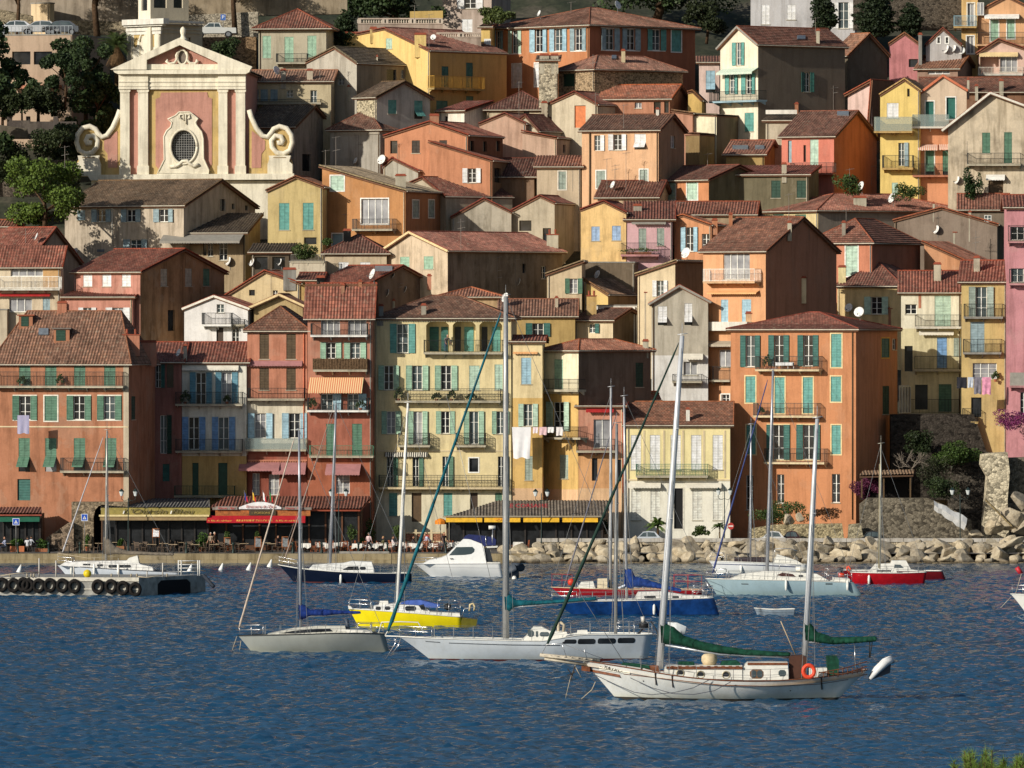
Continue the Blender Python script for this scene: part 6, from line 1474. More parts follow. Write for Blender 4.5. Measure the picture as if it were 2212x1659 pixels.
y4.cabin([(1420,335),(1440,300),(1760,318),(1766,350)],1.05,GELC,'cockpit_coaming',taper=.95);y4.pulpit(805,990);y4.rails(1000,1560,.55,6);y4.pulpit(1570,1765,1.0,'pushpit');y4.tubes('grill',[[(1655,262,-1.0),(1658,262,-.7)]],.25,paint((20,20,22),.6));y4.tubes('horseshoe_buoy',[[(1845,300,-.5),(1850,245,-.5),(1875,235,-.5),(1890,260,-.5),(1885,300,-.5)]],.07,paint((216,196,150),.7));y4.tubes('stern_rail',[[(1780,352,-.9),(1800,280,-.9),(1920,260,-.8),(1925,350,-.8)]],.025,STEEL)
y4.mast((1222,235),(1313,165-1659),.12,.075,(.55,),mat=paint((232,230,222),.4,0,.05),bow=(800,250),stern=(1770,300))
# --- navy sloop by the quay
n5=Boat('sailing_yacht','navy blue sloop with white cabin moored along the quay',2212+800,3318+1716,2,1)
n5.hull((190,1560),(330,1700),(1345,1632),(1345,1720),[(350,1590),(700,1618),(1000,1630)],1.45,[paint((16,24,44),.3,0,.1,1.0,.5),paint((90,40,36),.7)],stern=.8,full=.55,boot=.08,rail=GELC,deckmat=GELC)
n5.cabin([(455,1598),(490,1562),(640,1550),(760,1545),(830,1528),(1000,1536),(1020,1600),(1022,1632),(700,1626)],.95,paint((226,226,222),.4),taper=.8);n5.plates([[(745,1604),(800,1574),(885,1572),(892,1606)]],poly=True);n5.plates([(812,880,1576,1602),(900,950,1576,1604)])
n5.mast((640,1552),(692,180),.12,.08,(.45,.7),mat=paint((150,152,158),.4,.4,.06),bow=(200,1555),stern=(1340,1620));n5.furled((240,1540),(660,225),.055,paint((160,140,126),.8));n5.pulpit(200,360);n5.rails(400,1300,.55,8);n5.fender(735,1680,h=.7);n5.fender(1020,1745,h=.5)
# --- motor cruiser
m6=Boat('motor_cruiser','white cabin cruiser with navy flybridge canopy beside the tallest mast',2212+1800,3318+1665,2,1,'motorboat')
m6.hull((1368,1552),(1512,1666),(2110,1548),(2134,1662),[(1600,1550),(1900,1549)],1.6,[paint((236,236,232),.3,0,.04,.8,.5),paint((90,80,66),.7)],stern=.9,full=.5,boot=.05,rail=paint((190,190,190),.4),nose=.7,fl=.75)
m6.stripe([(1440,1578),(1800,1582),(2115,1588)],paint((170,172,176),.5),.02)
m6.cabin([(1440,1552),(1500,1518),(1600,1498),(1645,1480),(1735,1392),(1800,1332),(1850,1340),(1950,1378),(1968,1400),(1975,1440),(1995,1548)],1.3,paint((238,238,234),.35,0,.04),taper=.72)
m6.plates([[(1668,1477),(1732,1406),(1870,1404),(1890,1425),(1885,1448),(1860,1466),(1800,1474)]],glassm(2),poly=True);m6.cabin([(1940,1408),(2018,1412),(2050,1540),(1975,1540)],1.12,glassm(0),'aft_opening_shade',taper=.85)  # dark block paints the shade inside the open aft end
m6.cabin([(1790,1336),(1810,1312),(1840,1300),(1960,1310),(2055,1326),(2075,1345),(2070,1392),(1985,1392),(1972,1402),(1955,1376),(1850,1338)],1.05,paint((30,40,92),.8,0,.2),'flybridge_canopy',taper=.85);m6.cabin([(1985,1400),(2090,1396),(2085,1410),(2000,1414)],1.15,GELC,'flybridge',taper=1)
m6.tubes('radar_arch',[[(2040,1412,-1.0),(2045,1260,-.9),(2045,1260,.9),(2040,1412,1.0)],[(1990,1390,-1),(1985,1310,-1)]],.04,STEEL);m6.tubes('radar',[[(2010,1240),(2070,1240)]],.16,GELC,8);m6.cabin([(1995,1549),(2000,1535),(2108,1538),(2112,1549)],1.3,GELC,'aft_deck',taper=1);m6.pulpit(1375,1560,.5);m6.plates([(1678,1705,1502,1510)],paint((70,70,70),.5),'vent')
rb=Boat('inflatable_tender','grey inflatable tender floating behind the white cabin cruiser',4424+35,3318+1680,2,2,'dinghy')
m=MB();m.tube([rb.q(-60,1640,-.5),rb.q(20,1580,-.55),rb.q(75,1585,0),rb.q(20,1580,.55),rb.q(-60,1640,.5)],[.2,.36,.36,.36,.2],9);m.box8([rb.q(-60,1675,-.4),rb.q(60,1675,-.4),rb.q(60,1675,.4),rb.q(-60,1675,.4),rb.q(-60,1640,-.4),rb.q(60,1600,-.4),rb.q(60,1600,.4),rb.q(-60,1640,.4)]);m.build('side_tube',paint((70,78,88),.6),rb.root,True)
tag(at((lambda mm:(mm.lathe([(.0,.22),(.12,.2),(.2,.06),(.2,-.1),(.1,-.2),(0,-.2)],0,0,10),mm.build('mooring_buoy',paint((232,228,216),.5),None,True))[1])(MB()),P(4424+20,3318+1625+60,Ywl(3318+1690))+Vector((0,-.4,.05))),'small white round buoy beside the grey tender','buoy')
# --- left sloop behind the pontoon
l7=Boat('sailing_yacht','white sloop with grey boom cover lying behind the tyre pontoon',1000,3318+1690,2,0)
l7.hull((488,1558),(600,1668),(1560,1622),(1545,1690),[(700,1578),(1100,1602),(1300,1612)],1.5,[hullpaint((214,220,226),.3),paint((60,70,90),.7)],stern=.8,full=.55,boot=.06,rail=paint((40,44,54),.5),deckmat=GELC)
l7.cabin([(520,1566),(560,1540),(760,1530),(1120,1524),(1180,1530),(1220,1556),(1320,1580),(1330,1614),(900,1592)],1.0,paint((230,228,222),.4),taper=.85);l7.plates([(722,786,1550,1564),(842,896,1555,1572),(942,1135,1560,1584)])
l7.cabin([(1090,1530),(1120,1500),(1190,1480),(1205,1545)],.9,GELC,'spray_hood');l7.mast((915,1535),(925,402),.1,.07,(.5,),mat=paint((176,172,164),.4,.4,.06),stern=(1550,1610));l7.furled((540,1455),(893,455),.07,paint((186,184,186),.7));l7.tubes('forestay',[[(500,1545),(500,1460),(540,1450)],[(505,1462),(760,1505),(1180,1475)]],.018,ROPE)
l7.cover([(890,1315,1470),(935,1330,1480),(990,1400,1470),(1100,1440,1475),(1300,1452,1480),(1500,1462,1482)],paint((120,110,96),.8,0,.2),wid=.2);l7.pulpit(500,640);l7.rails(660,1500,.5,8)
for x,y in((620,1600),(820,1600),(1030,1600)):l7.fender(x,y,h=.9)
# --- red boat, blue boat, pale yacht, white and blue boat, red pair
r9=Boat('sailing_yacht','red hulled sailboat with red rails behind the blue boat',4424+1000,4977+172,3,2)
r9.hull((335,96),(420,172),(1650,118),(1630,176),[(700,106),(1200,112)],1.5,[paint((172,28,34),.4,0,.12),paint((60,20,20),.7)],stern=.8,full=.5,rail=paint((200,180,150),.6),deckmat=paint((196,176,140),.7))
r9.pulpit(345,520,1.0,mat=paint((150,40,44),.5));r9.pulpit(1400,1640,1.1,'pushpit',mat=paint((160,44,48),.5));r9.cabin([(560,104),(600,50),(700,45),(720,104)],.8,GELC);r9.cabin([(735,104),(740,22),(820,20),(825,104)],.7,paint((214,200,170),.7),'deck_locker');r9.rails(550,1380,.6,7);r9.mast((850,104),(855,30-1659),.12,.08,(.5,),mat=paint((196,196,196),.35,.4,.06),bow=(340,90));r9.furled((430,160),(905,250-1659),.07,paint((110,110,120),.7))
tag(at((lambda mm:(mm.lathe([(.28*math.sin(i*.314),-.28*math.cos(i*.314))for i in range(11)],0,0,12),mm.build('mooring_buoy',paint((214,64,40),.5),None,True))[1])(MB()),r9.root.location+r9.q(512,52,-.6)),'orange red ball buoy on the bow of the red sailboat','buoy')
b10=Boat('sailing_yacht','blue hulled sloop with blue boom cover in front of the red boat',4424+1100,4977+340,3,2)
b10.hull((330,212),(530,345),(1740,182),(1792,335),[(600,214),(1000,206),(1400,196)],1.7,[paint((20,60,118),.35,0,.3,1.2,.45),paint((16,40,64),.7)],stern=.85,full=.5,boot=.08,rail=GELC,deckmat=GELC,transom=paint((20,40,70),.5))
b10.cabin([(1060,192),(1090,134),(1290,128),(1500,162),(1690,170),(1700,188)],1.05,paint((214,212,206),.4),taper=.85);b10.plates([(1140,1240,168,188),(1380,1440,170,186)]);b10.mast((990,190),(968,110-1659),.1,.075,(.5,),mat=paint((188,188,188),.35,.4,.06),stern=(1735,160));b10.cover([(975,-70,100),(1030,-60,110),(1060,0,95),(1150,28,95),(1290,70,112),(1460,110,140)],paint((24,60,130),.8,0,.25),wid=.24);b10.tubes('awning_flap',[[(920,105),(980,78),(1100,100)],[(1120,60),(1135,105)]],.07,paint((206,214,226),.8));b10.pulpit(345,560);b10.rails(580,1500,.6,8);b10.pulpit(1560,1735,.8,'pushpit');b10.fender(1225,285,h=.7);b10.tubes('stern_ladder',[[(1590,150,-1.2),(1640,80,-1.2),(1690,180,-1.2)],[(1670,40,-.8),(1745,170,-.8)]],.03,STEEL)
p11=Boat('sailing_yacht','pale blue grey yacht with low cabin on the right',6636-100,4977+165,3,3)
p11.hull((-540,22),(-440,168),(735,52),(808,152),[(-200,26),(300,34)],1.75,[hullpaint((160,184,192),.35),paint((80,96,104),.6)],stern=.85,full=.5,boot=.05,rail=GELC,deckmat=GELC,transom=paint((150,170,178),.5))
p11.cabin([(-330,24),(-230,-18),(-40,-45),(160,-42),(420,-20),(520,36)],1.05,GELC,taper=.75);p11.plates([[(70,-10),(120,-32),(210,-20),(240,5),(120,0)]],paint((70,40,36),.6),'window',poly=True);p11.plates([(260,300,-12,6),(330,370,-10,8)]);
for x in(-235,490):p11.stripe([(x,62),(x+60,63)],paint((40,48,54),.5),.1,'hull_window')
p11.mast((-8,-20),(44,1540-3318),.13,.085,(.4,.68),mat=paint((172,174,180),.35,.5,.06),stern=(730,20));p11.furled((-480,-20),(-2,1620-3318),.085,paint((58,70,120),.75,0,.2));p11.pulpit(-530,-360,.75);p11.rails(-340,480,.6,8);p11.pulpit(500,725,.9,'pushpit');p11.fender(150,75,h=.8);p11.fender(680,75,h=.8);p11.tubes('life_raft',[[(240,-60),(330,-60)]],.18,GELC,8);p11.tubes('lifebuoy',[[(610,-10),(660,-10)]],.16,paint((214,70,44),.6));p11.cabin([(560,40),(560,10),(700,20),(700,48)],1.1,GELC,'cockpit_coaming',taper=.95);p11.tubes('gantry',[[(90,-60,-1),(100,-100,-1),(280,-95,-1),(280,-40,-1)]],.03,STEEL)
w12=Boat('sailing_yacht','white sloop with a blue stripe lying behind the pale blue yacht',4424+2212,3318+1640,2,3)
w12.hull((-508,1530),(-440,1645),(330,1560),(330,1640),[(-200,1535),(100,1545)],1.35,[hullpaint((226,228,228),.3),paint((40,60,110),.6)],stern=.85,full=.5,rail=GELC);w12.stripe([(-490,1552),(-100,1560),(320,1580)],paint((34,48,90),.5),.09)
w12.cabin([(-290,1535),(-290,1498),(-20,1496),(30,1540)],.9,paint((56,44,48),.7),'covered_cabin',taper=.85);w12.cabin([(40,1545),(80,1470),(240,1520),(300,1556)],.9,GELC,'cockpit_coaming');w12.mast((-152,1500),(-147,352),.085,.06,(.5,),mat=paint((188,190,196),.35,.5,.06),bow=(-500,1530),stern=(320,1540));w12.pulpit(-500,-380,.7);w12.rails(-360,250,.55,6);w12.fender(-235,1600,h=.7);w12.tubes('bimini',[[(40,1530,-.9),(60,1420,-.9),(190,1420,-.9),(250,1440,-.9)]],.03,STEEL)
r13=Boat('sailboat','bright red day sailer with white cabin near the rock bank',6636+1030,4977+68,3,3)
r13.hull((1372,-30),(1340,62),(690,-32),(740,70),[(1150,-26),(950,-26)],1.15,[paint((168,16,26),.35,0,.12),paint((70,16,20),.6)],rail=GELC,deckmat=GELC,stern=.75)if False else r13.hull((690,-36),(735,66),(1368,-34),(1350,64),[(900,-30),(1150,-28)],1.15,[paint((168,16,26),.35,0,.12),paint((70,16,20),.6)],rail=GELC,deckmat=GELC,stern=.35,full=.4,nose=.4)
r13.cabin([(845,-30),(930,-62),(1100,-66),(1110,-30)],.75,GELC,taper=.75);r13.plates([(935,1060,-52,-40)]);r13.mast((965,-60),(976,520-1659),.07,.05,(.5,),mat=paint((180,176,160),.4,.3,.06),stern=(690,-40),bow=(1365,-36));r13.tubes('lowered_mast',[[(958,-70),(966,690-1659)]],.06,paint((150,140,110),.5));r13.tubes('outboard_motor',[[(620,-60),(635,10)],[(600,-60),(650,-55)]],.14,paint((60,60,64),.5));r13.tubes('lifebuoy',[[(685,-85,-.5),(680,-55,-.5),(695,-30,-.5),(712,-60,-.5),(690,-88,-.5)]],.07,paint((226,80,50),.6));r13.fender(868,30,h=.7);r13.rails(760,1300,.5,6)
r13b=Boat('sailboat','dark red sailboat with white top behind the bright red day sailer',6636+1200,4977+34,3,3)
r13b.hull((640,-50),(700,30),(1505,-45),(1535,28),[(1000,-48)],1.2,[paint((112,18,26),.4,0,.12),paint((60,16,20),.6)],rail=GELC,deckmat=GELC,stern=.5,full=.45,nose=.5);r13b.cabin([(880,-48),(930,-105),(1060,-110),(1070,-135),(1190,-135),(1230,-60),(1300,-48)],.85,GELC,taper=.75);r13b.plates([[(1085,-72),(1090,-102),(1140,-100),(1170,-72)]],glassm(2),poly=True)
d14=Boat('rowing_dinghy','plain white open dinghy floating alone behind the ketch mizzen',4424+2260,4977+340,3,2,'dinghy')
d14.hull((2092,276),(2120,340),(2448,284),(2440,342),[(2250,288)],.7,[paint((132,146,158),.5),paint((110,120,130),.6)],stern=.8,full=.5,rail=GELC,bul=.2,deckmat=paint((170,170,166),.7))  # white hull coloured grey to hold the shade on its side
m=MB();m.box8([d14.q(x,310,o)for x,o in((2230,-.55),(2262,-.55),(2262,.55),(2230,.55))]+[d14.q(x,302,o)for x,o in((2230,-.55),(2262,-.55),(2262,.55),(2230,.55))]);m.build('thwart',TEAK,d14.root)
e15=Boat('sailing_yacht','white bow of a boat entering at the right edge',8848+200,4977+330,3,3)
e15.hull((2095,155),(2235,335),(3300,140),(3350,320),[(2500,165)],1.6,[hullpaint((236,234,226),.3),paint((60,50,44),.7)],stern=.8,full=.5,rail=GELC,deckmat=GELC);e15.tubes('bow_line',[[(2100,180),(2010,275)],[(2140,150),(2190,-20)]],.02,ROPE);e15.pulpit(2110,2300)
e16=Boat('mooring_float','red and white float at the right edge of the water',8848-30,4977-20,3,3,'buoy');m=MB();m.tube([e16.q(2150,-75),e16.q(2190,-15)],.2,8);m.build('float',paint((190,40,50),.5),e16.root,True)
# --- pontoon with tyres
pt=Boat('pontoon','grey floating work pontoon hung with a row of black tyres',1200,4977+175,3,0,'pontoon')
th=math.radians(30);u_,v_=Vector((math.cos(th),-math.sin(th),0)),Vector((math.sin(th),math.cos(th),0))
pt.root.rotation_euler=(0,0,0);S_=FP/pt.Y;H_=pt.m(1200,15)[1];L_=16.0;D_=(1740-1200)/S_/math.sin(th)
fa=lambda a,z,o:(a,-o+(-a)*.10,z)
m=MB();m.box8([(-L_,.10*L_,-.4),(0,0,-.4),(D_*math.sin(th),D_*math.cos(th),-.4),(-L_+D_*math.sin(th),D_*math.cos(th)+.1*L_,-.4),(-L_,.10*L_,H_),(0,0,H_),(D_*math.sin(th),D_*math.cos(th),H_),(-L_+D_*math.sin(th),D_*math.cos(th)+.1*L_,H_)]);m.build('float',paint((158,156,148),.6,0,.25,1.5),pt.root)
m=MB();m.box8([fa(-L_,H_-.28,.0),fa(0,H_-.28,.0),fa(0,H_-.28,.1),fa(-L_,H_-.28,.1),fa(-L_,H_+.02,.0),fa(0,H_+.02,.0),fa(0,H_+.02,.1),fa(-L_,H_+.02,.1)]);m.box8([fa(-L_,H_*.35,.0),fa(0,H_*.35,.0),fa(0,H_*.35,.06),fa(-L_,H_*.35,.06),fa(-L_,H_*.42,.0),fa(0,H_*.42,.0),fa(0,H_*.42,.06),fa(-L_,H_*.42,.06)]);m.build('rubbing_strake',paint((206,200,184),.7,0,.15),pt.root)
fr_=lambda a,z,o:(a*math.sin(th)+o*math.cos(th),a*math.cos(th)-o*math.sin(th),z)
m=MB();m.prism([(D_*.28,-.3),(D_*.77,-.3),(D_*.77,H_*.6),(D_*.72,H_*.8),(D_*.33,H_*.8),(D_*.28,H_*.6)],fr_,.0,.02);m.build('opening_shade',paint((14,14,16),.9),pt.root)  # black plate paints the darkness of a recess in this side
TYRE=MB();R_,r_=.40,.15
for i in range(22):
 a=2*math.pi*i/22
 for j in range(9):b_=2*math.pi*j/9;TYRE.V.append(((R_+r_*math.cos(b_))*math.cos(a)*.92,r_*1.25*math.sin(b_),(R_+r_*math.cos(b_))*math.sin(a)*1.05))
for i in range(22):
 for j in range(9):TYRE.F.append((i*9+j,((i+1)%22)*9+j,((i+1)%22)*9+(j+1)%9,i*9+(j+1)%9));TYRE.MI.append(0)
ty0=None;TL=['first','second','third','fourth','fifth','sixth','seventh','eighth','ninth','tenth','eleventh','twelfth']
for i,(x,y)in enumerate(((10,78),(112,84),(196,76),(236,84),(330,86),(428,82),(536,84),(642,90),(845,92),(958,90),(1062,104),(1170,116))):
 a,z=pt.m(x,y);p=pt.root.location+Vector(fa(a,z,.22))
 if ty0 is None:ty0=o=TYRE.build('tyre',paint((34,31,29),.85,0,.3,6.0,.2),None,True)
 else:o=ty0.copy();COL.objects.link(o)
 o.location=p;o.rotation_euler=(0,0,-.1);tag(o,'black tyre fender, %s from the left along the pontoon'%TL[i]if 0<i<11 else('black tyre fender cut by the left edge of the photo' if i==0 else 'black tyre fender nearest the dark end of the pontoon'),'tyre','tyres hung along the pontoon')
q2=lambda x,y,o=2.0:pt.q(x,y,o)
m=MB()
for y in(1535,1568,1598,1628):m.tube([pt.q(1530,y-1659,2.2),pt.q(1712,y-1659,2.4)],.035,5)
for x in(1532,1556,1700,1716):m.tube([pt.q(x,5,2.2),pt.q(x,-130,2.2)],.05,6)
m.build('railing',paint((222,220,212),.5),pt.root,True)
m=MB()
for x,y0,y1 in((330,-150,-10),(476,-130,-5),(1400,-110,0),(1020,-95,0),(1265,-35,5),(630,-80,0)):m.tube([pt.q(x,y0,1.2),pt.q(x,12,1.2)],.055,6)
m.build('post',paint((196,190,180),.6),pt.root,True)
m=MB()
for x in(80,230,265,290,960,1130,1180,1440):m.tube([pt.q(x,-18,.6),pt.q(x,10,.6)],.07,6)
m.build('bollard',paint((160,150,130),.7),pt.root,True);pt.tubes('mooring_rope',[[(1180,5,.6),(1260,15,.6),(1400,-5,.6)],[(0,0,.5),(130,-20,.5),(330,-30,.8)]],.03,ROPE)
pt.tubes('loose_fender',[[(1735,15,6),(1825,110,5)]],.14,paint((50,56,66),.8));m=MB();m.lathe([(.5*math.sin(i*.314),-.5*math.cos(i*.314))for i in range(11)],0,0,14)
ob=tag(m.build('mooring_buoy',paint((222,196,30),.45),None,True),'round yellow buoy sitting on the tyre pontoon','buoy');ob.scale=(.62,.62,.62);ob.location=pt.root.location+pt.q(750,-18,.8)
cb0=None
for x,y,c,lb in((165,1625,0,'white cone buoy behind the left part of the pontoon'),(855,1650,0,'white cone buoy against the hull of the left sloop'),(1908,1612,0,'white cone buoy left of the steep wooden forestay'),(2150,1606,0,'white cone buoy right beside the next one near the quay'),(118,1578,1,'smallest white cone buoy near the bow of the navy sloop'),(1640,1618,0,'white cone buoy seen through the pontoon railing')):
 gx,gy=G(2,c,x,y);Yb=max(Ywl(gy+0),655);Yb=min(Ywl(gy),700)
 if cb0 is None:m=MB();m.lathe([(0,.62),(.05,.58),(.2,.05),(.24,-.12),(.12,-.3),(0,-.3)],0,0,10);cb0=o=m.build('mooring_buoy',paint((236,234,228),.4),None,True)
 else:o=cb0.copy();COL.objects.link(o)
 o.location=P(gx,gy,Yb);o.location.z=.05;o.rotation_euler=(.1,.28,0);tag(o,lb,'buoy','white cone buoys along the quay')
# ------ along the quay
DARKG,IRON=glassm(0),paint('iron',.5,.3,.15,4.0)
def X_(gx,Y):return P(gx,4600,Y).x
def Z_(gy,Y):return P(4424,gy,Y).z
def gpt(c,x,Y,z=None):
 p=P(*G(2,c,x,1400),Y);p.z=zq(Y)if z is None else z;return p
def pavilion(name,label,c,x0,x1,ye,yt,Yf,Yb,roofc,xt0=None,xt1=None,wallc=(40,36,34),yfloor=1420,posts=6,glassk=0):
 g=lambda x,y:G(2,c,x,y);root=empty(name,gpt(c,(x0+x1)/2,Yf));tag(root,label,'pavilion');o=root.location
 a0,a1=P(*g(x0,ye),Yf)-o,P(*g(x1,ye),Yf)-o;t0,t1=P(*g(x0 if xt0 is None else xt0,yt),Yb)-o,P(*g(x1 if xt1 is None else xt1,yt),Yb)-o
 m=MB();roof_plane(m,[a0,a1,t1,t0],'r');m.build('roof',[roofmat(roofc),paint(roofc,.9)],root)
 m=MB();d=.9;m.box(a0.x+.3,a1.x-.3,d,d+.06,.0,a0.z-.1);m.build('glass_front',paint((30,32,34),.5,0,.5,1.2,.3),root)  # matte dark sheet stands in for the unlit interior behind the glass
 m=MB();n=posts
 for i in range(n+1):x=a0.x+.2+(a1.x-a0.x-.4)*i/n;m.box(x-.07,x+.07,d-.13,d-.01,0,a0.z-.08)
 m.box(a0.x+.25,a1.x-.25,d-.1,d-.012,.0,.45);m.build('posts',paint(wallc,.6),root)
 m=MB();m.box(a1.x-.12,a1.x-.02,d+.07,Yb-Yf-.3,0,a0.z-.05);m.box(a0.x+.02,a0.x+.12,d+.07,Yb-Yf-.3,0,a0.z-.05);m.build('side_wall',plaster((110,74,52),.6),root)
 return root,o,g
def band(root,o,g,x0,x1,y0,y1,Y,th,mat,name,back=0.0,curved=None):
 p,q=P(*g(x0,y1),Y)-o,P(*g(x1,y0),Y)-o;m=MB()
 if curved:
  k=12;pts=[(p.x,p.z)]+[(p.x+(q.x-p.x)*i/k,p.z+(q.z-p.z)*(.25+.75*math.sin(math.pi*i/k)))for i in range(k+1)]+[(q.x,p.z)]
  m.prism(pts,lambda a,z,oo:(a,(Y-o.y)+oo,z),0,th)
 else:m.box8([(p.x,p.y,p.z),(q.x,p.y,p.z),(q.x,p.y+th,p.z),(p.x,p.y+th,p.z),(p.x,p.y+back,q.z),(q.x,p.y+back,q.z),(q.x,p.y+th+back,q.z),(p.x,p.y+th+back,q.z)])
 return m.build(name,mat,root),(p.x+q.x)/2,(p.z+q.z)/2,q.x-p.x,q.z-p.z
def sign_text(txt,par,x,y,z,size,width,col,tilt=0.0,it=0.0):
 mt=Matrix.Translation((x,y,z))@Matrix.Rotation(math.pi/2-tilt,4,'X');return text_obj(txt,size,paint(col,.7),par,mt,.008,it,width)
p1,o,g=pavilion('cafe_pavilion','cafe front with dull red tiled canopy and green awning at the left end',0,-60,360,1118,1066,709.2,714,(150,78,62))
b_=band(p1,o,g,-50,340,1136,1190,709.0,.05,paint((30,92,70),.8),'awning',.5)
p2,o,g=pavilion('restaurant_pavilion','restaurant pavilion with olive green sign fascia and dark glass front',0,868,1812,1068,992,710.6,722.5,(120,116,112),posts=8)
b_,x,z,w,h=band(p2,o,g,872,1814,1070,1136,710.3,.1,paint((146,132,70),.8,0,.15),'sign_fascia',.12);sign_text("L'Oursin Bleu",b_,x+.2,-.36,z,.62,6.2,(92,82,52),.12,.25)
for sx in(1068,1478):
 m=MB();q_=P(*g(sx,1108),710.2)-o;m.prism([(q_.x-.09,q_.z-.13),(q_.x+.02,q_.z-.14),(q_.x+.1,q_.z+.12),(q_.x+.0,q_.z+.14)],lambda a,zz,oo:(a,q_.y+oo,zz),-.02,.04);m.build('emblem',paint('white',.6),b_)
band(p2,o,g,855,1806,1130,1146,710.0,.25,paint((226,206,150),.7),'gutter');band(p2,o,g,864,1790,1147,1178,710.1,.04,paint((150,128,92),.85),'valance')
p3,o,g=pavilion('brasserie_pavilion','red brown brasserie pavilion with white arched sign and red awning',0,1790,2212+905,1078,972,711.2,722,(150,72,50),xt0=1960,xt1=2212+1000,posts=9,wallc=(96,60,36))
band(p3,o,g,1835,2212+480,1066,1088,710.6,.2,paint((130,122,112),.7),'gutter')
b_,*_=band(p3,o,g,1860,2212+470,1090,1140,710.7,.1,paint((168,98,48),.6,0,.25),'wood_fascia');
b2,x,z,w,h=band(p3,o,g,2212-60,2212+170,1092,1136,710.55,.08,paint((74,62,42),.7),'sign_board');sign_text('~ POISSONS ~',b2,x,-.75,z,.26,1.9,(176,150,80))
b3,x,z,w,h=band(p3,o,g,2065,2212+218,1018,1080,710.5,.08,paint((240,240,238),.5),'arched_sign',0,True);sign_text('Brasserie du Quai',b3,x+.05,-.80,z-.1,.36,2.6,(170,84,74),0,.2)
for x0,x1 in((1862,2050),(2212+250,2212+400)):b4,x,z,w,h=band(p3,o,g,x0,x1,1058,1086,710.45,.06,paint((150,142,134),.7),'side_sign');sign_text('Glaces - Bar',b4,x,-.83,z,.24,1.5,(206,70,60))
b5,x,z,w,h=band(p3,o,g,1785,2212+425,1140,1200,709.6,.04,paint((176,24,36),.8),'awning',.8)
for tx,cx_,w_,it_ in(('la fille du pêcheur',1895,2.1,.3),('BRASSERIE DU QUAI',2212-15,3.1,0),('la fille du pêcheur',2212+270,2.1,.3)):
 q_=P(*g(cx_,1184),709.6)-o;sign_text(tx,b5,q_.x,q_.y+.18,q_.z,.27 if it_ else .3,w_,(236,196,90),-.92+.0 if False else-.0,it_)
FL=[((40,50,120),(200,40,60)),((214,170,40),(200,40,40)),((236,236,236),(200,40,50)),((40,120,60),(200,40,44))]
for i,(fx,(ca,cbx))in enumerate(zip((2120,2190,2212+68,2212+125),FL)):
 p=P(*G(2,0,fx,1010),711.5);r_=empty('flag',p);tag(r_,['blue and red flag at the left of the arched brasserie sign','yellow and red flag over the arched brasserie sign','white and red flag right of the yellow flag','green and red flag at the right of the arched sign'][i],'flag','flags above the brasserie')
 m=MB();m.tube([(0,0,-.3),(-.1,0,.95)],.02,5);m.build('pole',paint((120,120,120),.5),r_)
 for j,cc in enumerate((ca,cbx)):
  m=MB();m.box8([(-.05+j*.12,-.02,.1-j*.1),(.1+j*.14,-.05,-.05-j*.1),(.1+j*.14,0,-.05-j*.1),(-.05+j*.12,.02,.1-j*.1),(-.08+j*.10,-.02,.8-j*.3),(.04+j*.12,-.06,.6-j*.3),(.04+j*.12,-.01,.6-j*.3),(-.08+j*.10,.02,.8-j*.3)]);m.build('cloth',paint(cc,.8),r_)
p4,o,g=pavilion('restaurant_pavilion','restaurant pavilion with broad grey ribbed roof and yellow awning strips',1,1640,2212+800,1150,1008,712.3,722.5,(126,110,96),xt0=2090,xt1=2212+870,posts=10,wallc=(46,40,36))
for x0,x1 in((1640,1955),(1972,2212+72),(2212+98,2212+408),(2212+436,2212+742)):band(p4,o,g,x0,x1,1152,1194,711.9,.04,paint((222,172,44),.8,0,.12),'awning_strip',.25)
band(p4,o,g,1636,2212+775,1138,1151,712.0,.12,paint((150,140,120),.7),'gutter')
q_=P(*g(2212+130,1062),717.0)-o;sign_text('LE CORSAIRE',p4,q_.x,q_.y-.9,q_.z+.12,.5,3.6,(196,50,66),-.35)
q_=P(*g(2105,1170),711.85)-o;sign_text('CAFE',p4,q_.x,q_.y-.06,q_.z,.28,.9,(224,110,40),.4)
def lathe_obj(name,prof,mat,loc,n=12,parent=None,smooth=True):
 m=MB();m.lathe(prof,0,0,n);return m.build(name,mat,parent,smooth,loc)
r_=empty('parasol',gpt(1,1595,713));tag(r_,'small orange cafe parasol left of the grey roofed pavilion','parasol');m=MB();m.tube([(0,0,0),(0,0,2.6)],.03,6);m.build('pole',paint('brown',.7),r_);lathe_obj('canopy',[(0,2.75),(.25,2.68),(.5,2.52),(.5,2.22),(.48,2.22),(.47,2.5)],paint((226,134,34),.8),(0,0,0),8,r_,False)
r_=empty('garden_wall',gpt(1,1460,717));tag(r_,'low brick and cream garden wall before the cream yellow house','wall')
m=MB();a,b=X_(2212+1275,717)-r_.location.x,X_(2212+1650,717)-r_.location.x;m.box(a,b,0,.25,0,.5);m.build('base',plaster('cream',.5),r_);m=MB();m.box(a+.02,b-.02,.05,.2,.5,1.15);m.build('brick_panel',stonem((170,120,96),6),r_);m=MB()
for f in(0,.26,.62,.97):m.box(a+(b-a)*f-.02,a+(b-a)*f+.18,-.03,.28,0,1.5)
m.box(a,b,-.02,.27,1.15,1.27);m.build('piers',plaster('cream',.4),r_)
r_=empty('stone_archway',gpt(0,760,711.5));tag(r_,'rough stone arch and stair wall between terracotta house and olive pavilion','archway');o=r_.location
f_=lambda x,y,Y:P(*G(2,0,x,y),Y)-o
m=MB();arch=[(808,1360),(808,1150),(822,1090),(852,1056),(885,1046),(905,1062),(905,1360)]
def fa_(a,b,oo):p=f_(a,b,711.5);return(p.x,p.y+oo,p.z)
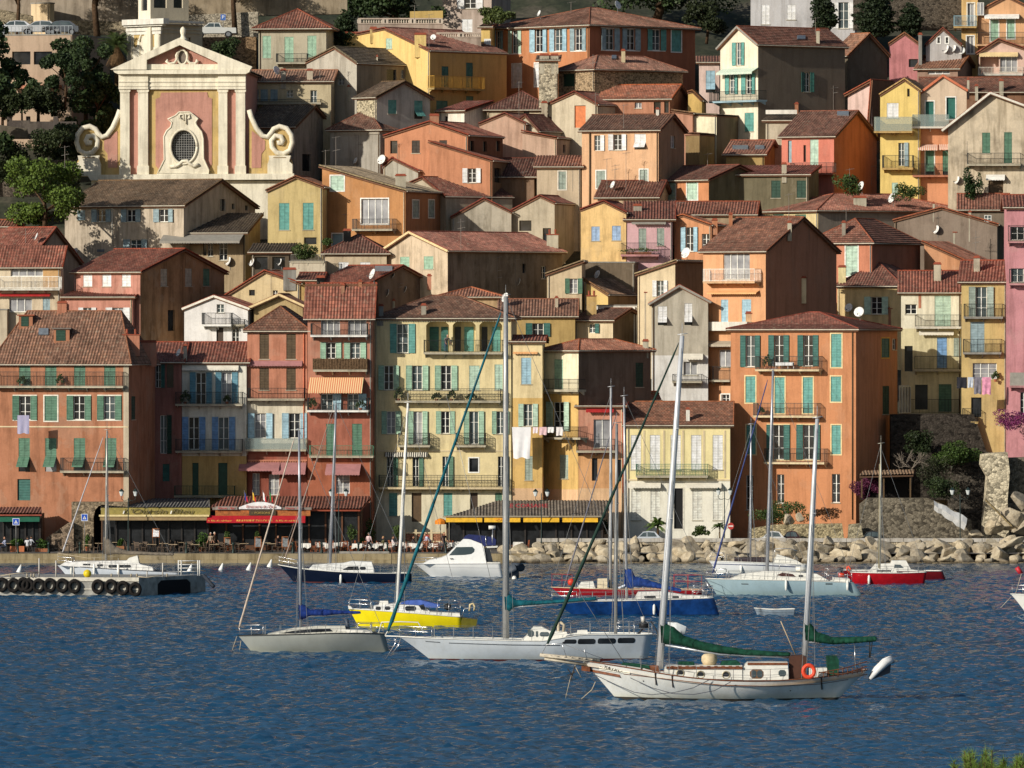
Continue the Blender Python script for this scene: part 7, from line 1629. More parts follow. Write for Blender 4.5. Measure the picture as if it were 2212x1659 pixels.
m.prism([(618,1020),(1110,1020),(1110,1062),(905,1046),(885,1044),(852,1054),(822,1088),(808,1150),(808,1440),(618,1440)],fa_,0,2.4);m.build('wall',stonem((150,134,112),2.2),r_)
m=MB();m.prism([(806,1440),(806,1030),(915,1030),(915,1440)],fa_,1.6,1.7);m.build('opening_shade',paint((12,12,14),.9),r_)  # black sheet stands in for the shade inside the arch
m=MB();m.prism([(400,1440),(400,1330),(600,1195),(640,1195),(640,1440)],fa_,-.7,-.1);m.build('stair',stonem((140,122,104),2.6),r_)
def street_lamp(label,c,xp,yt,Y,xs,yl,base_y=None):
 r_=empty('street_lamp',gpt(c,xp,Y));tag(r_,label,'street lamp','lantern street lamps along the quay');k=Y/FP;zt=Z_(3318+yt,Y)-r_.location.z;zl=Z_(3318+yl,Y)-r_.location.z
 m=MB();m.lathe([(.12,0),(.13,.2),(.07,.3),(.06,.9),(.045,1.0),(.04,zt),(0,zt+.15)],0,0,8);m.build('pole',paint((34,52,50),.5,.2),r_,True);m=MB()
 for x in xs:
  dx=(x-xp)*k;m.tube([(0,0,zl-.5),(dx*.6,0,zl-.62),(dx,0,zl-.45),(dx,0,zl-.2)],.025,5)
 m.build('bracket',paint((34,52,50),.5,.2),r_,True)
 for x in xs:
  dx=(x-xp)*k;l=lathe_obj('lantern',[(.0,-.2),(.10,-.18),(.21,.2),(.2,.22),(0,.22)],paint((214,220,218),.3),(dx,0,zl),6,r_,False);lathe_obj('lantern_cap',[(.24,.22),(.22,.27),(.1,.38),(.05,.46),(0,.48)],paint((34,52,50),.5,.2),(0,0,0),6,l,False)
street_lamp('twin lantern street lamp in front of the olive sign pavilion',0,1108,990,708.6,(1050,1170),950)
street_lamp('twin lantern street lamp before the grey roof pavilion',2,254,950,711.3,(203,306),952)
street_lamp('twin lantern street lamp at the corner of the pale yellow villa',2,1836,900,713.5,(1784,1886),940)
street_lamp('twin lantern street lamp standing before the white chute',3,1660,960,713.5,(1592,1728),938)
street_lamp('street lamp behind the mast of the navy sloop',1,715,880,708.8,(650,778),950)
def post_sign(name,label,c,x,y,hw,hh,yb,Y,kind):
 r_=empty(name,gpt(c,x,Y));tag(r_,label,'sign');k=Y/FP;z=Z_(3318+y,Y)-r_.location.z
 m=MB();m.tube([(0,.03,0),(0,.03,z+hh*k)],.03,6);m.build('pole',paint((130,128,124),.5,.4),r_,True);m=MB()
 if kind=='cross':
  m.box(-hw*k,hw*k,-.02,.0,z-hh*k,z+hh*k);pl_=m.build('plate',paint((214,220,226),.5),r_);m=MB();w_,h_=hw*k*.84,hh*k*.84;m.box(-w_,w_,-.026,-.0205,z-h_,z+h_);m.build('blue_field',paint((36,84,190),.4),pl_)
  m=MB();m.prism([(-w_*.62,z-h_*.6),(w_*.62,z-h_*.6),(0,z+h_*.62)],lambda a,b,o:(a,o,b),-.031,-.0265);m.build('white_triangle',paint((230,232,234),.5),pl_)
  m=MB();m.box(-w_*.07,w_*.07,-.036,-.0315,z-h_*.35,z+h_*.15);m.bar((0,-.034,z-h_*.3),(-w_*.25,-.034,z-h_*.55),.035,.004);m.bar((0,-.034,z-h_*.3),(w_*.25,-.034,z-h_*.55),.035,.004);m.build('walking_figure',paint((20,24,36),.5),pl_)
 elif kind=='park':
  m.box(-hw*k,hw*k,-.02,.0,z-hh*k,z+hh*k);pl_=m.build('plate',paint((60,96,170),.5),r_);sign_text('P',pl_,0,-.03,z,hh*k*1.7,hw*k*.9,(230,232,234))
 else:
  m.prism([(hw*k*math.cos(i*.4488),z+hh*k*math.sin(i*.4488))for i in range(14)],lambda a,b,o:(a,o,b),-.02,0);pl_=m.build('plate',paint((176,60,54),.5),r_);m=MB();m.box(-hw*k*.7,hw*k*.7,-.03,-.021,z-hh*k*.2,z+hh*k*.2);m.build('white_bar',paint((220,214,206),.5),pl_)
post_sign('crossing_sign','square blue pedestrian crossing sign in front of the green awning cafe',0,138,1190,30,30,1460,707.6,'cross')
post_sign('crossing_sign','square blue pedestrian crossing sign in front of the stone arch',0,730,1153,28,31,1360,709.5,'cross')
post_sign('no_entry_sign','round faded red traffic sign near the orange house',2,1890,1228,28,30,1330,714.5,'round')
def board(label,c,x0,x1,y0,y1,Y,col,easel=False):
 r_=empty('menu_board',gpt(c,(x0+x1)/2,Y));tag(r_,label,'menu board');k=Y/FP;w=(x1-x0)*k/2;zt=Z_(3318+y0,Y)-r_.location.z;zb=max(.05,Z_(3318+y1,Y)-r_.location.z);m=MB();t=.25
 for a,b,c_,d in((-w,-w+.06,zb,zt),(w-.06,w,zb,zt),(-w+.06,w-.06,zt-.06,zt),(-w+.06,w-.06,zb,zb+.06)):m.box8([(a,-t*0,c_),(b,0,c_),(b,.04,c_),(a,.04,c_),(a,t,d),(b,t,d),(b,t+.04,d),(a,t+.04,d)])
 m.build('frame',paint((170,104,60),.7),r_);m=MB();m.box8([(-w+.06,.01,zb+.06),(w-.06,.01,zb+.06),(w-.06,.03,zb+.06),(-w+.06,.03,zb+.06),(-w+.06,t+.01,zt-.06),(w-.06,t+.01,zt-.06),(w-.06,t+.03,zt-.06),(-w+.06,t+.03,zt-.06)]);m.build('panel',paint(col,.7,0,.3,9.0),r_)
 m=MB();m.bar((-w+.03,t,zt),(-w+.03,t+.5,0),.04);m.bar((w-.03,t,zt),(w-.03,t+.5,0),.04);m.build('leg',paint((120,80,50),.7),r_)
board('menu case with white page on an orange wooden stand',0,1315,1378,1248,1325,709.5,(226,228,236));board('grey chalk menu board tilted on the left of the brasserie',0,1935,1990,1325,1400,708.8,(120,116,108));board('grey chalk menu board in the middle of the brasserie front',1,-12,46,1320,1412,708.8,(124,126,128));board('grey chalk menu board nearest the silver mast',1,222,280,1318,1412,708.8,(118,122,124))
def mk_table(cloth):
 r_=empty('cafe_table');m=MB()
 if cloth:
  m.box(-.42,.42,-.42,.42,.70,.745);m.build('tabletop',paint((120,90,64),.7),r_);m=MB();pts=[]
  for i in range(24):
   a=2*math.pi*i/24;q=max(abs(math.cos(a)),abs(math.sin(a)));pts.append((math.cos(a)/q,math.sin(a)/q,i))
  for(x,y,i),(x2,y2,i2)in zip(pts,pts[1:]+pts[:1]):
   f=lambda x,y,i:(x*(.46+.03*math.sin(i*2.6)),y*(.46+.03*math.sin(i*2.6)),.36+.08*math.sin(i*1.57))
   m.f([(x*.44,y*.44,.752),(x2*.44,y2*.44,.752),f(x2,y2,i2),f(x,y,i)])
  m.f([(x*.44,y*.44,.752)for x,y,i in pts]);m.build('tablecloth',paint((232,228,218),.8),r_)
 else:m.box(-.4,.4,-.35,.35,.70,.74);m.build('tabletop',paint((170,150,120),.5),r_)
 m=MB();m.tube([(0,0,0),(0,0,.70)],.04,6);m.bar((-.3,0,.02),(.3,0,.02),.05);m.bar((0,-.3,.02),(0,.3,.02),.05);m.build('pedestal',IRON,r_);return r_
def mk_chair(col):
 r_=empty('cafe_chair');ck=paint(col,.7,0,.15);m=MB();m.box(-.21,.21,-.2,.2,.43,.47);m.build('seat',ck,r_);m=MB()
 m.bar((-.2,.2,.47),(-.2,.26,.92),.04);m.bar((.2,.2,.47),(.2,.26,.92),.04)
 for z in(.6,.74,.88):m.bar((-.2,.21+(z-.47)*.13,z),(.2,.21+(z-.47)*.13,z),.02,.09)
 m.build('backrest',ck,r_)
 for sx in(-.19,.19):
  for sy in(-.18,.18):m=MB();m.bar((sx,sy,.43),(sx*1.05,sy*1.1,0),.035);m.build('leg',ck,r_)
 return r_
def at_q(o,c,x,Y,rz):p=gpt(c,x,Y);o.location=p;o.rotation_euler=(0,0,rz);return o
T0=T1=C0=C1=None
spots=[(0,600,708.6,0,'bare table at the foot of the stone stair'),(0,758,708.4,0,'bare table left of the leaning jib of the left sloop'),(0,860,710.2,0,'small table under the stone arch'),(0,1180,709.4,0,'bare table by the twin lamp of the olive pavilion'),(0,1310,708.6,0,'bare table in front of the menu case'),(0,1500,708.6,0,'bare table right of the menu case'),(0,1630,710,0,'back table near the round topiary'),(0,1690,708.4,0,'bare table at the edge right of two others by the olive pavilion'),(0,1850,708.4,0,'bare table beside the waiter'),(0,2035,708.5,0,'bare table in front of the tilted chalk board'),(1,140,709.6,0,'bare table between the two chalk boards'),(1,430,709.6,1,'table right of the brasserie awning'),(1,640,709.2,1,'white cloth table behind the navy sloop mast'),(1,880,709.2,1,'white cloth table left of the walking man'),(1,1015,709.4,1,'white cloth table right of the walking man'),(1,1150,709.4,1,'white cloth table by the potted tree'),(1,1320,710,1,'white cloth table just right of the white mast'),(1,1392,709.4,1,'white cloth table before the garden wall'),(1,1540,709.8,1,'white cloth table where the person in blue bends'),(1,1705,710.4,1,'white cloth table under the left yellow awning strip'),(2,55,711.4,1,'white cloth table at the end of the sea wall'),(1,760,711,1,'white cloth table in the shade of the brasserie side wall')]
for c,x,cl in((0,60,0),(0,980,0),(0,1250,0),(0,1420,0),(0,1570,0),(0,1900,0),(0,2110,0),(1,90,0),(1,330,0),(1,560,1),(1,700,1),(1,950,1),(1,1090,1),(1,1240,1),(1,1455,1),(1,1610,1),(1,1770,1)):
 n_=min((q for q in spots if q[0]==c),key=lambda q:abs(q[1]-x));spots.append((c,x,n_[2]+1.3,cl,'back row table %s %s'%('right of' if x>n_[1]else 'left of',n_[4].replace('white cloth ','').replace('bare ',''))))
ci=0
for i,(c,x,Y,cl,lb)in enumerate(spots):
 if cl:T1=o=mk_table(1)if T1 is None else copy_tree(T1)
 else:T0=o=mk_table(0)if T0 is None else copy_tree(T0)
 at_q(o,c,x,Y,random.uniform(-.2,.2));tag(o,lb,'table','tables set out along the quay')
 for j,(dx,dy,rz)in enumerate(((-68,.1,1.57),(68,-.1,-1.57),(8,-.75,3.14))[:2+(i%3==0)]):
  if cl:C1=ch_=mk_chair((150,84,50))if C1 is None else copy_tree(C1)
  else:C0=ch_=mk_chair((92,76,62))if C0 is None else copy_tree(C0)
  at_q(ch_,c,x+dx,Y+dy,rz+random.uniform(-.3,.3));tag(ch_,'chair %s %s'%(('left of','right of','before')[j],lb),'chair','chairs set out along the quay')
bp=None
for c,x,Y,lb in((0,155,707.3,'dark bollard under the left blue crossing sign'),(0,420,707.4,'bollard in front of the clipped hedge box'),(0,690,707.6,'dark bollard left of the middle blue crossing sign'),(0,1610,707.4,'dark bollard between the tables of the olive pavilion'),(0,2015,707.3,'dark bollard before the tilted chalk board'),(1,318,707.6,'dark green bollard right of the last chalk board'),(1,566,707.6,'dark green bollard left of the navy sloop mast'),(1,886,707.6,'dark green bollard left of the walking man'),(1,1136,707.6,'dark green bollard at the end of the stone bench'),(1,1640,708,'dark green bollard in front of the dark clothed person')):
 if bp is None:m=MB();m.lathe([(.14,0),(.14,.1),(.1,.2),(.08,.75),(.12,.8),(.11,.9),(.05,1.0),(0,1.02)],0,0,10);bp=o=m.build('bollard',paint((34,50,46),.5,.2),None,True)
 else:o=bp.copy();COL.objects.link(o)
 o.location=gpt(c,x,Y);tag(o,lb,'bollard','bollards along the quay edge')
m=MB();a=gpt(1,720,706.9);m.box(0,(1150-720)*707/FP,0,.4,.0,.22);tag(m.build('stone_bench',plaster((150,146,138),.5),None,False,a),'long low grey stone kerb bench on the quay behind the navy sloop','bench')
def planter(label,c,x,Y,w,h,crown,ch_,round_=True,pot=(186,112,74),stem=0.0):
 r_=empty('potted_tree' if stem else 'planter',gpt(c,x,Y));tag(r_,label,'potted plant');m=MB()
 if round_:m.lathe([(0,0),(w*.7,0),(w,h),(w*1.1,h),(w*1.1,h+.06),(w*.9,h+.06),(0,h)],0,0,12)
 else:m.box(-w,w,-w*.6,w*.6,0,h)
 m.build('pot',paint(pot,.8),r_,round_);z=h+stem
 if stem:m=MB();m.tube([(0,0,h),(0,0,z+ch_*.3)],.05,6);m.build('trunk',BARK,r_)
 TN[0]+=1;leafmesh('crown',[(random.uniform(-.25,.25)*crown,random.uniform(-.2,.2)*crown,z+ch_*f,crown*.6,crown*.6,ch_*.28)for f in(.15,.4,.6,.8,.5,.35)],520,.15,foliage(MDG if stem else(58,84,34)),r_,TN[0])
planter('round topped potted tree in a terracotta pot left of the walking man',1,830,709.5,.26,.45,.62,1.1,stem=.75);planter('potted tree half hidden by the white mast',1,1225,710,.26,.45,.55,1.0,stem=.8)
planter('clipped hedge in a wooden box behind the left crossing sign',0,150,709.8,.62,.5,.75,.65,False);planter('clipped hedge in a box beside the stone stair',0,365,709.8,.6,.3,.75,.8,False,(150,96,66));planter('small green plant in a brown box under the olive fascia',0,1040,709.8,.34,.5,.34,.6,False,(150,100,66));planter('round dark topiary bush by the menu boards',0,1745,710.5,.3,.3,.75,1.3);planter('ball shaped topiary behind the tilted chalk board',0,1970,711,.22,.5,.38,.8,stem=.4);planter('ball shaped topiary behind the middle chalk board',1,12,711,.22,.5,.34,.8,stem=.4);planter('narrow leafy plant by the arch crossing sign',0,755,711,.2,.3,.3,1.1);planter('slim potted shrub in front of the brown side wall',1,912,710.4,.2,.25,.3,.9);planter('large dark shrub in the corner by the cream house',1,985,714,.4,.4,.6,2.2)
def person(label,c,x,Y,pose,shirt,trou,hair=(50,40,30),skin=(186,136,108),rz=0.0,k=1.0,loc=None):
 r_=empty('person',gpt(c,x,Y)if loc is None else loc,rz);tag(r_,label,'person')
 if pose=='sit':hip,kn,an,ch_,sh=(0,0,.50),(.44,.48),(.42,.07),1.0,0.0
 J={}
 if pose=='sit':
  J=dict(pel=(0,.05,.52),waist=(0,.06,.72),chest=(0,.04,.96),neck=(0,.03,1.10),hl=(-.1,.02,.50),hr=(.1,.02,.50),kl=(-.12,-.42,.50),kr=(.12,-.42,.50),al=(-.12,-.40,.09),ar=(.12,-.44,.09),tl=(-.12,-.56,.04),tr=(.12,-.60,.04),sl=(-.2,.04,1.03),sr=(.2,.04,1.03),el=(-.26,-.12,.80),er=(.26,-.12,.80),wl=(-.16,-.34,.76),wr=(.16,-.34,.78),head=(0,.0,1.27))
 else:
  ln={'stand':0,'walk':.06,'bend':.42,'lean':.28}[pose];st={'stand':.03,'walk':.26,'bend':.1,'lean':.06}[pose]
  J=dict(pel=(0,0,.93),waist=(0,-ln*.3,1.10),chest=(0,-ln*.8,1.33-ln*.18),neck=(0,-ln*1.05,1.47-ln*.3),hl=(-.1,0,.90),hr=(.1,0,.90),kl=(-.12,-st*.8,.50),kr=(.12,st*.1,.50),al=(-.12,-st,.09),ar=(.12,st,.10),tl=(-.13,-st-.16,.04),tr=(.13,st-.15,.04),sl=(-.2,-ln*.9,1.40-ln*.25),sr=(.2,-ln*.9,1.40-ln*.25),el=(-.27,-ln+.05,1.14-ln*.2),er=(.27,-ln-.02,1.14-ln*.2),wl=(-.27,-ln-.12-(.1 if ln>.2 else 0),.92-ln*.1),wr=(.27,-ln-.2,.94-ln*.1),head=(0,-ln*1.2,1.63-ln*.35))
 R=dict(pel=.14,waist=.12,chest=.145,neck=.055,hl=.095,hr=.095,kl=.06,kr=.06,al=.042,ar=.042,tl=.035,tr=.035,sl=.07,sr=.07,el=.045,er=.045,wl=.03,wr=.03)
 E=[('pel','waist'),('waist','chest'),('chest','neck'),('pel','hl'),('pel','hr'),('hl','kl'),('hr','kr'),('kl','al'),('kr','ar'),('al','tl'),('ar','tr'),('chest','sl'),('chest','sr'),('sl','el'),('sr','er'),('el','wl'),('er','wr')]
 keys=list(R);me=bpy.data.meshes.new('body');me.from_pydata([J[q]for q in keys],[(keys.index(a),keys.index(b))for a,b in E],[]);ob=bpy.data.objects.new('body',me);COL.objects.link(ob)
 ob.modifiers.new('s','SKIN');ob.modifiers.new('u','SUBSURF').levels=1;sv=me.skin_vertices[0].data
 for i,q in enumerate(keys):sv[i].radius=(R[q],R[q]*(.8 if q in('pel','waist','chest')else 1));sv[i].use_root=q=='pel'
 bpy.context.view_layer.update();bm_=bpy.data.meshes.new_from_object(ob.evaluated_get(bpy.context.evaluated_depsgraph_get()));bpy.data.objects.remove(ob)
 mb=MB();mb.V=[tuple(v.co)for v in bm_.vertices];mb.F=[tuple(p.vertices)for p in bm_.polygons]
 hz=J['head']
 def mi(c_):
  if c_[2]>J['neck'][2]-.01 and abs(c_[0])<.1:return 2
  if min((Vector(c_)-Vector(J[q])).length for q in('wl','wr'))<.11:return 2
  if min((Vector(c_)-Vector(J[q])).length for q in('tl','tr','al','ar'))<.1:return 3
  return 1 if(c_[2]<J['pel'][2]+.06 if pose!='sit' else(c_[2]<.62 and c_[1]<.3))and min((Vector(c_)-Vector(J[q])).length for q in('el','er','wl','wr'))>.14 else 0
 mb.MI=[mi(p.center)for p in bm_.polygons]
 hd=Vector(hz);n,kk=10,8;b0=len(mb.V)
 for i in range(kk+1):
  th_=math.pi*i/kk
  for j in range(n):
   a=2*math.pi*j/n;rr=math.sin(th_)*(1-.15*(i>5));y=math.sin(a)*.1*rr;mb.V.append((hd.x+.078*rr*math.cos(a),hd.y+y-(.02 if(i==5 and abs(a-4.71)<.4)else 0),hd.z+.125*math.cos(th_)))
 for i in range(kk):
  for j in range(n):a,b=b0+i*n+j,b0+i*n+(j+1)%n;mb.F.append((a,b,b+n,a+n));mb.MI.append(2)
 for w_,sgn in(('wl',-1),('wr',1)):
  e_=Vector(J['el' if w_=='wl' else 'er']);p=Vector(J[w_]);d=(p-e_).normalized();mb.bar(p,p+d*.09,.08,.03,2)
  for f in range(4):q=p+d*.09+Vector(((f-1.5)*.021,0,0));mb.tube([q,q+d*(.05+.012*(f in(1,2))),q+d*.07+Vector((0,0,-.03))],.009,4,2)
  q=p+d*.03;mb.tube([q,q+d*.03+Vector((-sgn*.05,-.02,0)),q+d*.06+Vector((-sgn*.055,-.03,0))],.01,4,2)
 mb.build('body',[paint(shirt,.8,0,.1),paint(trou,.8,0,.1),paint(skin,.6),paint((40,34,30),.6)],r_,True)
 h=MB()
 for i in range(5):
  th_=math.pi*.55*i/4
  for j in range(n):a=2*math.pi*j/n;h.V.append((hd.x+.088*math.sin(th_)*math.cos(a),hd.y+.02+.108*math.sin(th_)*math.sin(a)*(1 if math.sin(a)>-.2 or i<3 else .4),hd.z+.02+.125*math.cos(th_)))
 for i in range(4):
  for j in range(n):a,b=i*n+j,i*n+(j+1)%n;h.F.append((a,b,b+n,a+n));h.MI.append(0)
 h.build('hair',paint(hair,.8),r_,True);r_.scale=(k,k,k);return r_
person('man in a pale pink shirt and black trousers walking by the white cloth tables',1,972,708.8,'walk',(214,186,184),(26,26,30),(110,100,92),rz=2.6)
person('person dressed in black standing under the orange parasol',1,1626,709.2,'stand',(42,26,26),(24,32,42),(30,24,22),rz=.6)
person('person in light blue bending over a white cloth table',1,1508,709.6,'bend',(190,200,220),(70,50,46),(90,66,50),rz=-1.2)
person('person in a red top standing behind the table before the garden wall',1,1475,710.4,'stand',(176,40,52),(60,44,44),(60,44,34),rz=-.8,k=.96)
person('fair haired person sitting at the table right of the walking man',1,1098,709.2,'sit',(90,84,56),(44,40,40),(190,150,96),rz=-1.3)
person('person in white sitting at the table by the potted tree',1,1185,709.5,'sit',(214,200,200),(60,52,56),(80,60,46),rz=1.4)
person('person in dark clothes sitting at the middle table before the garden wall',1,1360,709.8,'sit',(52,46,48),(40,38,42),rz=1.5)
person('brown dressed waiter standing between the brasserie tables',0,1855,709.4,'stand',(96,76,58),(60,46,36),(200,190,176),rz=.9)
person('white haired diner in a brown coat beside the waiter',0,1820,710,'stand',(150,132,112),(80,66,54),(220,214,206),rz=-.6,k=.95)
person('person in a pale blue shirt sitting at the far left cafe',0,40,708.8,'sit',(150,156,180),(44,50,66),rz=-1.2)
person('person in a white shirt sitting with back turned at the far left cafe',0,238,708.8,'sit',(196,196,200),(70,60,56),rz=2.9)
person('second diner in white sitting behind at the far left cafe',0,272,710,'sit',(180,182,190),(60,52,50),rz=2.2)
person('diner sitting at a table behind the last chalk board',1,190,710.4,'sit',(60,44,40),(40,34,34),rz=1.0)
lp=f6.root.matrix_world if False else None
bpy.context.view_layer.update();q_=f6.root.matrix_world@Vector((f6.hit(*f6.g(1640,1320),'L',.25)[0],-.18,f6.hit(*f6.g(1640,1392),'L',.25)[1]));person('person in a grey top leaning over the rail of the arched loggia',1,0,0,'lean',(120,112,110),(90,110,140),(150,140,130),rz=.5,loc=q_)
def car(label,c,r,xc,yb,L,Y,col,z=None,back=False,kind='hatch',cat='car'):
 r_=empty('parked_car' if kind!='pickup' else 'pickup_truck');p=P(*G(r,c,xc,yb),Y);r_.location=(p.x,Y,p.z if z is None else z);tag(r_,label,cat);s=L/4.0;sg=-1 if back else 1
 prof=[(-2.0,.35),(-2.02,.62),(-1.96,.85),(-1.2,.98),(1.6,1.0),(1.98,.92),(2.02,.6),(1.98,.35)]if kind!='pickup' else[(-2.0,.4),(-2.02,.8),(-1.95,1.0),(-.9,1.05),(.3,1.05),(1.98,1.0),(2.0,.45)]
 top=[(-1.25,.98),(-.55,1.42),(.2,1.5),(1.1,1.44),(1.75,1.0)]if kind!='pickup' else[(-.95,1.04),(-.45,1.52),(.5,1.52),(.72,1.05)]
 m=MB();fn=lambda a,z_,o:(sg*a*s,o,z_)
 def loft(P_,w0,w1,z0,z1,mb):
  w=lambda z_:w0+(w1-w0)*(z_-z0)/(z1-z0);n=len(P_);b=len(mb.V);mb.V+=[fn(a,z_,-w(z_))for a,z_ in P_]+[fn(a,z_,w(z_))for a,z_ in P_]
  mb.F+=[tuple(range(b,b+n)),tuple(range(b+2*n-1,b+n-1,-1))]+[(b+i,b+(i+1)%n,b+n+(i+1)%n,b+n+i)for i in range(n)];mb.MI+=[0]*(n+2)
 loft(prof,.84,.82,.35,1.0,m);loft(top,.80,.62,.98,1.5,m);m.build('body',paint(col,.25,.1,.04,1.0,.6,'car_paint'),r_);m=MB()
 for gl in([[(-1.05,1.02),(-.52,1.36),(-.05,1.42),(-.05,1.02)],[(.05,1.02),(.05,1.43),(1.0,1.38),(1.35,1.02)]]if kind!='pickup' else[[(-.8,1.08),(-.42,1.45),(.0,1.45),(.0,1.08)],[(.06,1.08),(.06,1.45),(.44,1.45),(.6,1.08)]]):
  w=lambda z_:.80-.18*(z_-.98)/.52+.012;n=len(gl)
  for q in(-1,1):m.f([fn(a,z_,q*w(z_))for a,z_ in gl])
 m.f([fn(-1.2,1.03,-.7),fn(-.6,1.41,-.6),fn(-.6,1.41,.6),fn(-1.2,1.03,.7)]);m.build('window',glassm(2),r_)
 for a in(-1.25,1.3):
  for q in(-1,1):
   m=MB();m.prism([(a+.33*math.cos(i*.3927),.33+.33*math.sin(i*.3927))for i in range(16)],fn,q*.66,q*.86);w_=m.build('wheel',paint((26,26,28),.8),r_);m=MB();m.prism([(a+.2*math.cos(i*.3927),.33+.2*math.sin(i*.3927))for i in range(16)],fn,q*.862,q*.875);m.build('rim',paint((160,162,166),.3,.6),w_)
 for q in(-1,1):m=MB();m.box8([fn(a,z_,q*o)for a,z_,o in((-2.03,.66,.5),(-1.8,.66,.82),(-1.8,.66,.845),(-2.035,.66,.52),(-2.0,.82,.5),(-1.75,.84,.82),(-1.75,.84,.845),(-2.01,.82,.52))]);m.build('headlight',paint((220,220,214),.2),r_)
 return r_
car('silver white hatchback parked behind the left part of the sea wall',2,2,562,1400,2.9,715,(206,210,220),zq(715),True);car('pale silver car parked in front of the pale yellow villa',2,2,1165,1400,2.6,715,(196,202,208),zq(715));car('white car behind the sea wall below the orange house',3,2,30,1400,2.4,715,(216,216,214),zq(715));car('dark maroon car parked next to the white car below the orange house',3,2,190,1400,1.9,715.6,(60,34,36),zq(715));car('black car in the shade at the right end of the sea wall road',3,2,890,1400,2.2,715.4,(40,42,46),zq(715))
m=MB();m.lathe([(0,0),(.3,.05),(.35,.3),(.3,.6),(0,.7)],0,0,10);tag(m.build('motor_scooter',paint((30,32,36),.5),None,True,gpt(3,1070,715)),'black covered scooter parked by the stone wall','scooter');SCO=bpy.data.objects['motor_scooter']
m=MB()
for a in(-.5,.55):m.prism([(a+.24*math.cos(i*.5236),.24+.24*math.sin(i*.5236))for i in range(12)],lambda a_,b_,o_:(a_,o_,b_),-.06,.06)
m.bar((-.5,0,.25),(-.3,0,1.0),.06);m.bar((-.3,-.3,1.0),(-.3,.3,1.0),.04);m.bar((-.4,0,.3),(.5,0,.5),.2,.3);m.build('wheel',paint((24,24,26),.7),SCO)
r_=empty('sea_wall',gpt(3,0,713,.9));tag(r_,'long low pale stone sea wall above the rock bank','wall');o=r_.location
zc0,zc1=Z_(3318+1366,712.4)-o.z,Z_(3318+1334,712.4)-o.z;xa,xb=X_(4424+212,712.4)-o.x,70
m=MB();x=xa
while x<xb:w=random.uniform(1.1,1.8);m.box(x,x+w-.03,-.35+random.uniform(-.01,.01),.3,zc0,zc1+random.uniform(-.012,.012));x+=w
m.build('coping',plaster((196,188,176),.7),r_);m=MB();m.box(xa+.05,xb,-.25,.2,-1.6,zc0-.005);m.build('masonry',stonem((190,176,150),3.4),r_)
m=MB();m.box(2.6,80,704.9,711.9,-1.2,.12);tag(m.build('rubble_bed',stonem((120,108,88),2.0)),'dark rubble bed under the boulders','rubble',kind='structure')
ROCKM=stonem((206,190,156),.9,.75);m,nt,b=nodes('limestone_boulder');pos,ob=wcoords(nt)
n1=N(nt,'ShaderNodeTexNoise',i_Scale=1.3,i_Detail=8.0,i_Roughness=.7);nt.links.new(pos,n1.inputs['Vector']);n2=N(nt,'ShaderNodeTexNoise',i_Scale=6.0,i_Detail=8.0,i_Roughness=.7);nt.links.new(pos,n2.inputs['Vector'])
sx=N(nt,'ShaderNodeSeparateXYZ');nt.links.new(pos,sx.inputs[0]);wet=ramp(nt,sx.outputs[2],[(.12,(.25,.22,.18)),(.40,(1,1,1))])
oi=N(nt,'ShaderNodeObjectInfo');tint=ramp(nt,oi.outputs['Random'],[(0,(.62,.62,.63)),(.45,(.9,.88,.85)),(1,(1.08,1.04,.96))])
nt.links.new(mixc(nt,1.0,tint,mixc(nt,1.0,mixc(nt,.6,ramp(nt,n1.outputs[0],[(.3,(.26,.21,.15)),(.5,(.52,.45,.33)),(.7,(.66,.60,.48))]),ramp(nt,n2.outputs[0],[(.3,(.55,.52,.5)),(.65,(1.08,1.08,1.05))]),'MULTIPLY'),wet,'MULTIPLY'),'MULTIPLY'),b.inputs['Base Color']);b.inputs['Roughness'].default_value=.95;bump(nt,b,n2.outputs[0],.6,.08);ROCKM=m
def rock_mesh(seed):
 import bmesh
 rs=np.random.RandomState(seed);bm=bmesh.new();bmesh.ops.create_icosphere(bm,subdivisions=3,radius=1.0);pls=[(v/np.linalg.norm(v),rs.uniform(.38,.78))for v in rs.normal(size=(9,3))]
 for v in bm.verts:
  p=np.array(v.co)
  for n_,d in pls:
   t=p@n_
   if t>d:p=p-n_*(t-d)*.96
  v.co=p*(1+.03*math.sin(p[0]*9+seed)*math.sin(p[1]*8))
 me=bpy.data.meshes.new('boulder');bm.to_mesh(me);bm.free();me.materials.append(ROCKM);return me
RM=[rock_mesh(i)for i in range(9)];rs=np.random.RandomState(21);n_r=0
for row,(yc,Yr,sz,step)in enumerate(((1392,711.0,.72,128),(1440,709.2,.95,150),(1495,707.4,.95,140),(1540,705.9,.8,125))):
 x=4424-40+row*37+(60 if row<1 else-40)
 while x<8848+120:
  s_=sz*rs.uniform(.6,1.45)
  gx=x;skip=row==0 and gx<4424+180
  if not skip:
   o=bpy.data.objects.new('boulder',RM[rs.randint(9)]);COL.objects.link(o);p=P(gx,3318+yc+rs.uniform(-14,14),Yr);p.z=max(.1,p.z-.05);o.location=p;o.scale=(s_*rs.uniform(.95,1.45),s_*.9,s_*rs.uniform(.6,.9));o.rotation_euler=rs.uniform(-.6,.6,3)+np.array([0,0,rs.uniform(0,6)])
   tag(o,'pale limestone boulder in the rock bank below the sea wall','boulder','limestone boulders below the sea wall');n_r+=1
  x+=step*rs.uniform(.72,1.15)
o=bpy.data.objects.new('boulder',RM[2]);COL.objects.link(o);o.location=P(*G(2,3,2060,1395),708.2);o.scale=(1.9,.7,.42);o.rotation_euler=(0,-.38,0);tag(o,'long squared limestone block lying aslant near the right edge of the rock bank','boulder','limestone boulders below the sea wall')
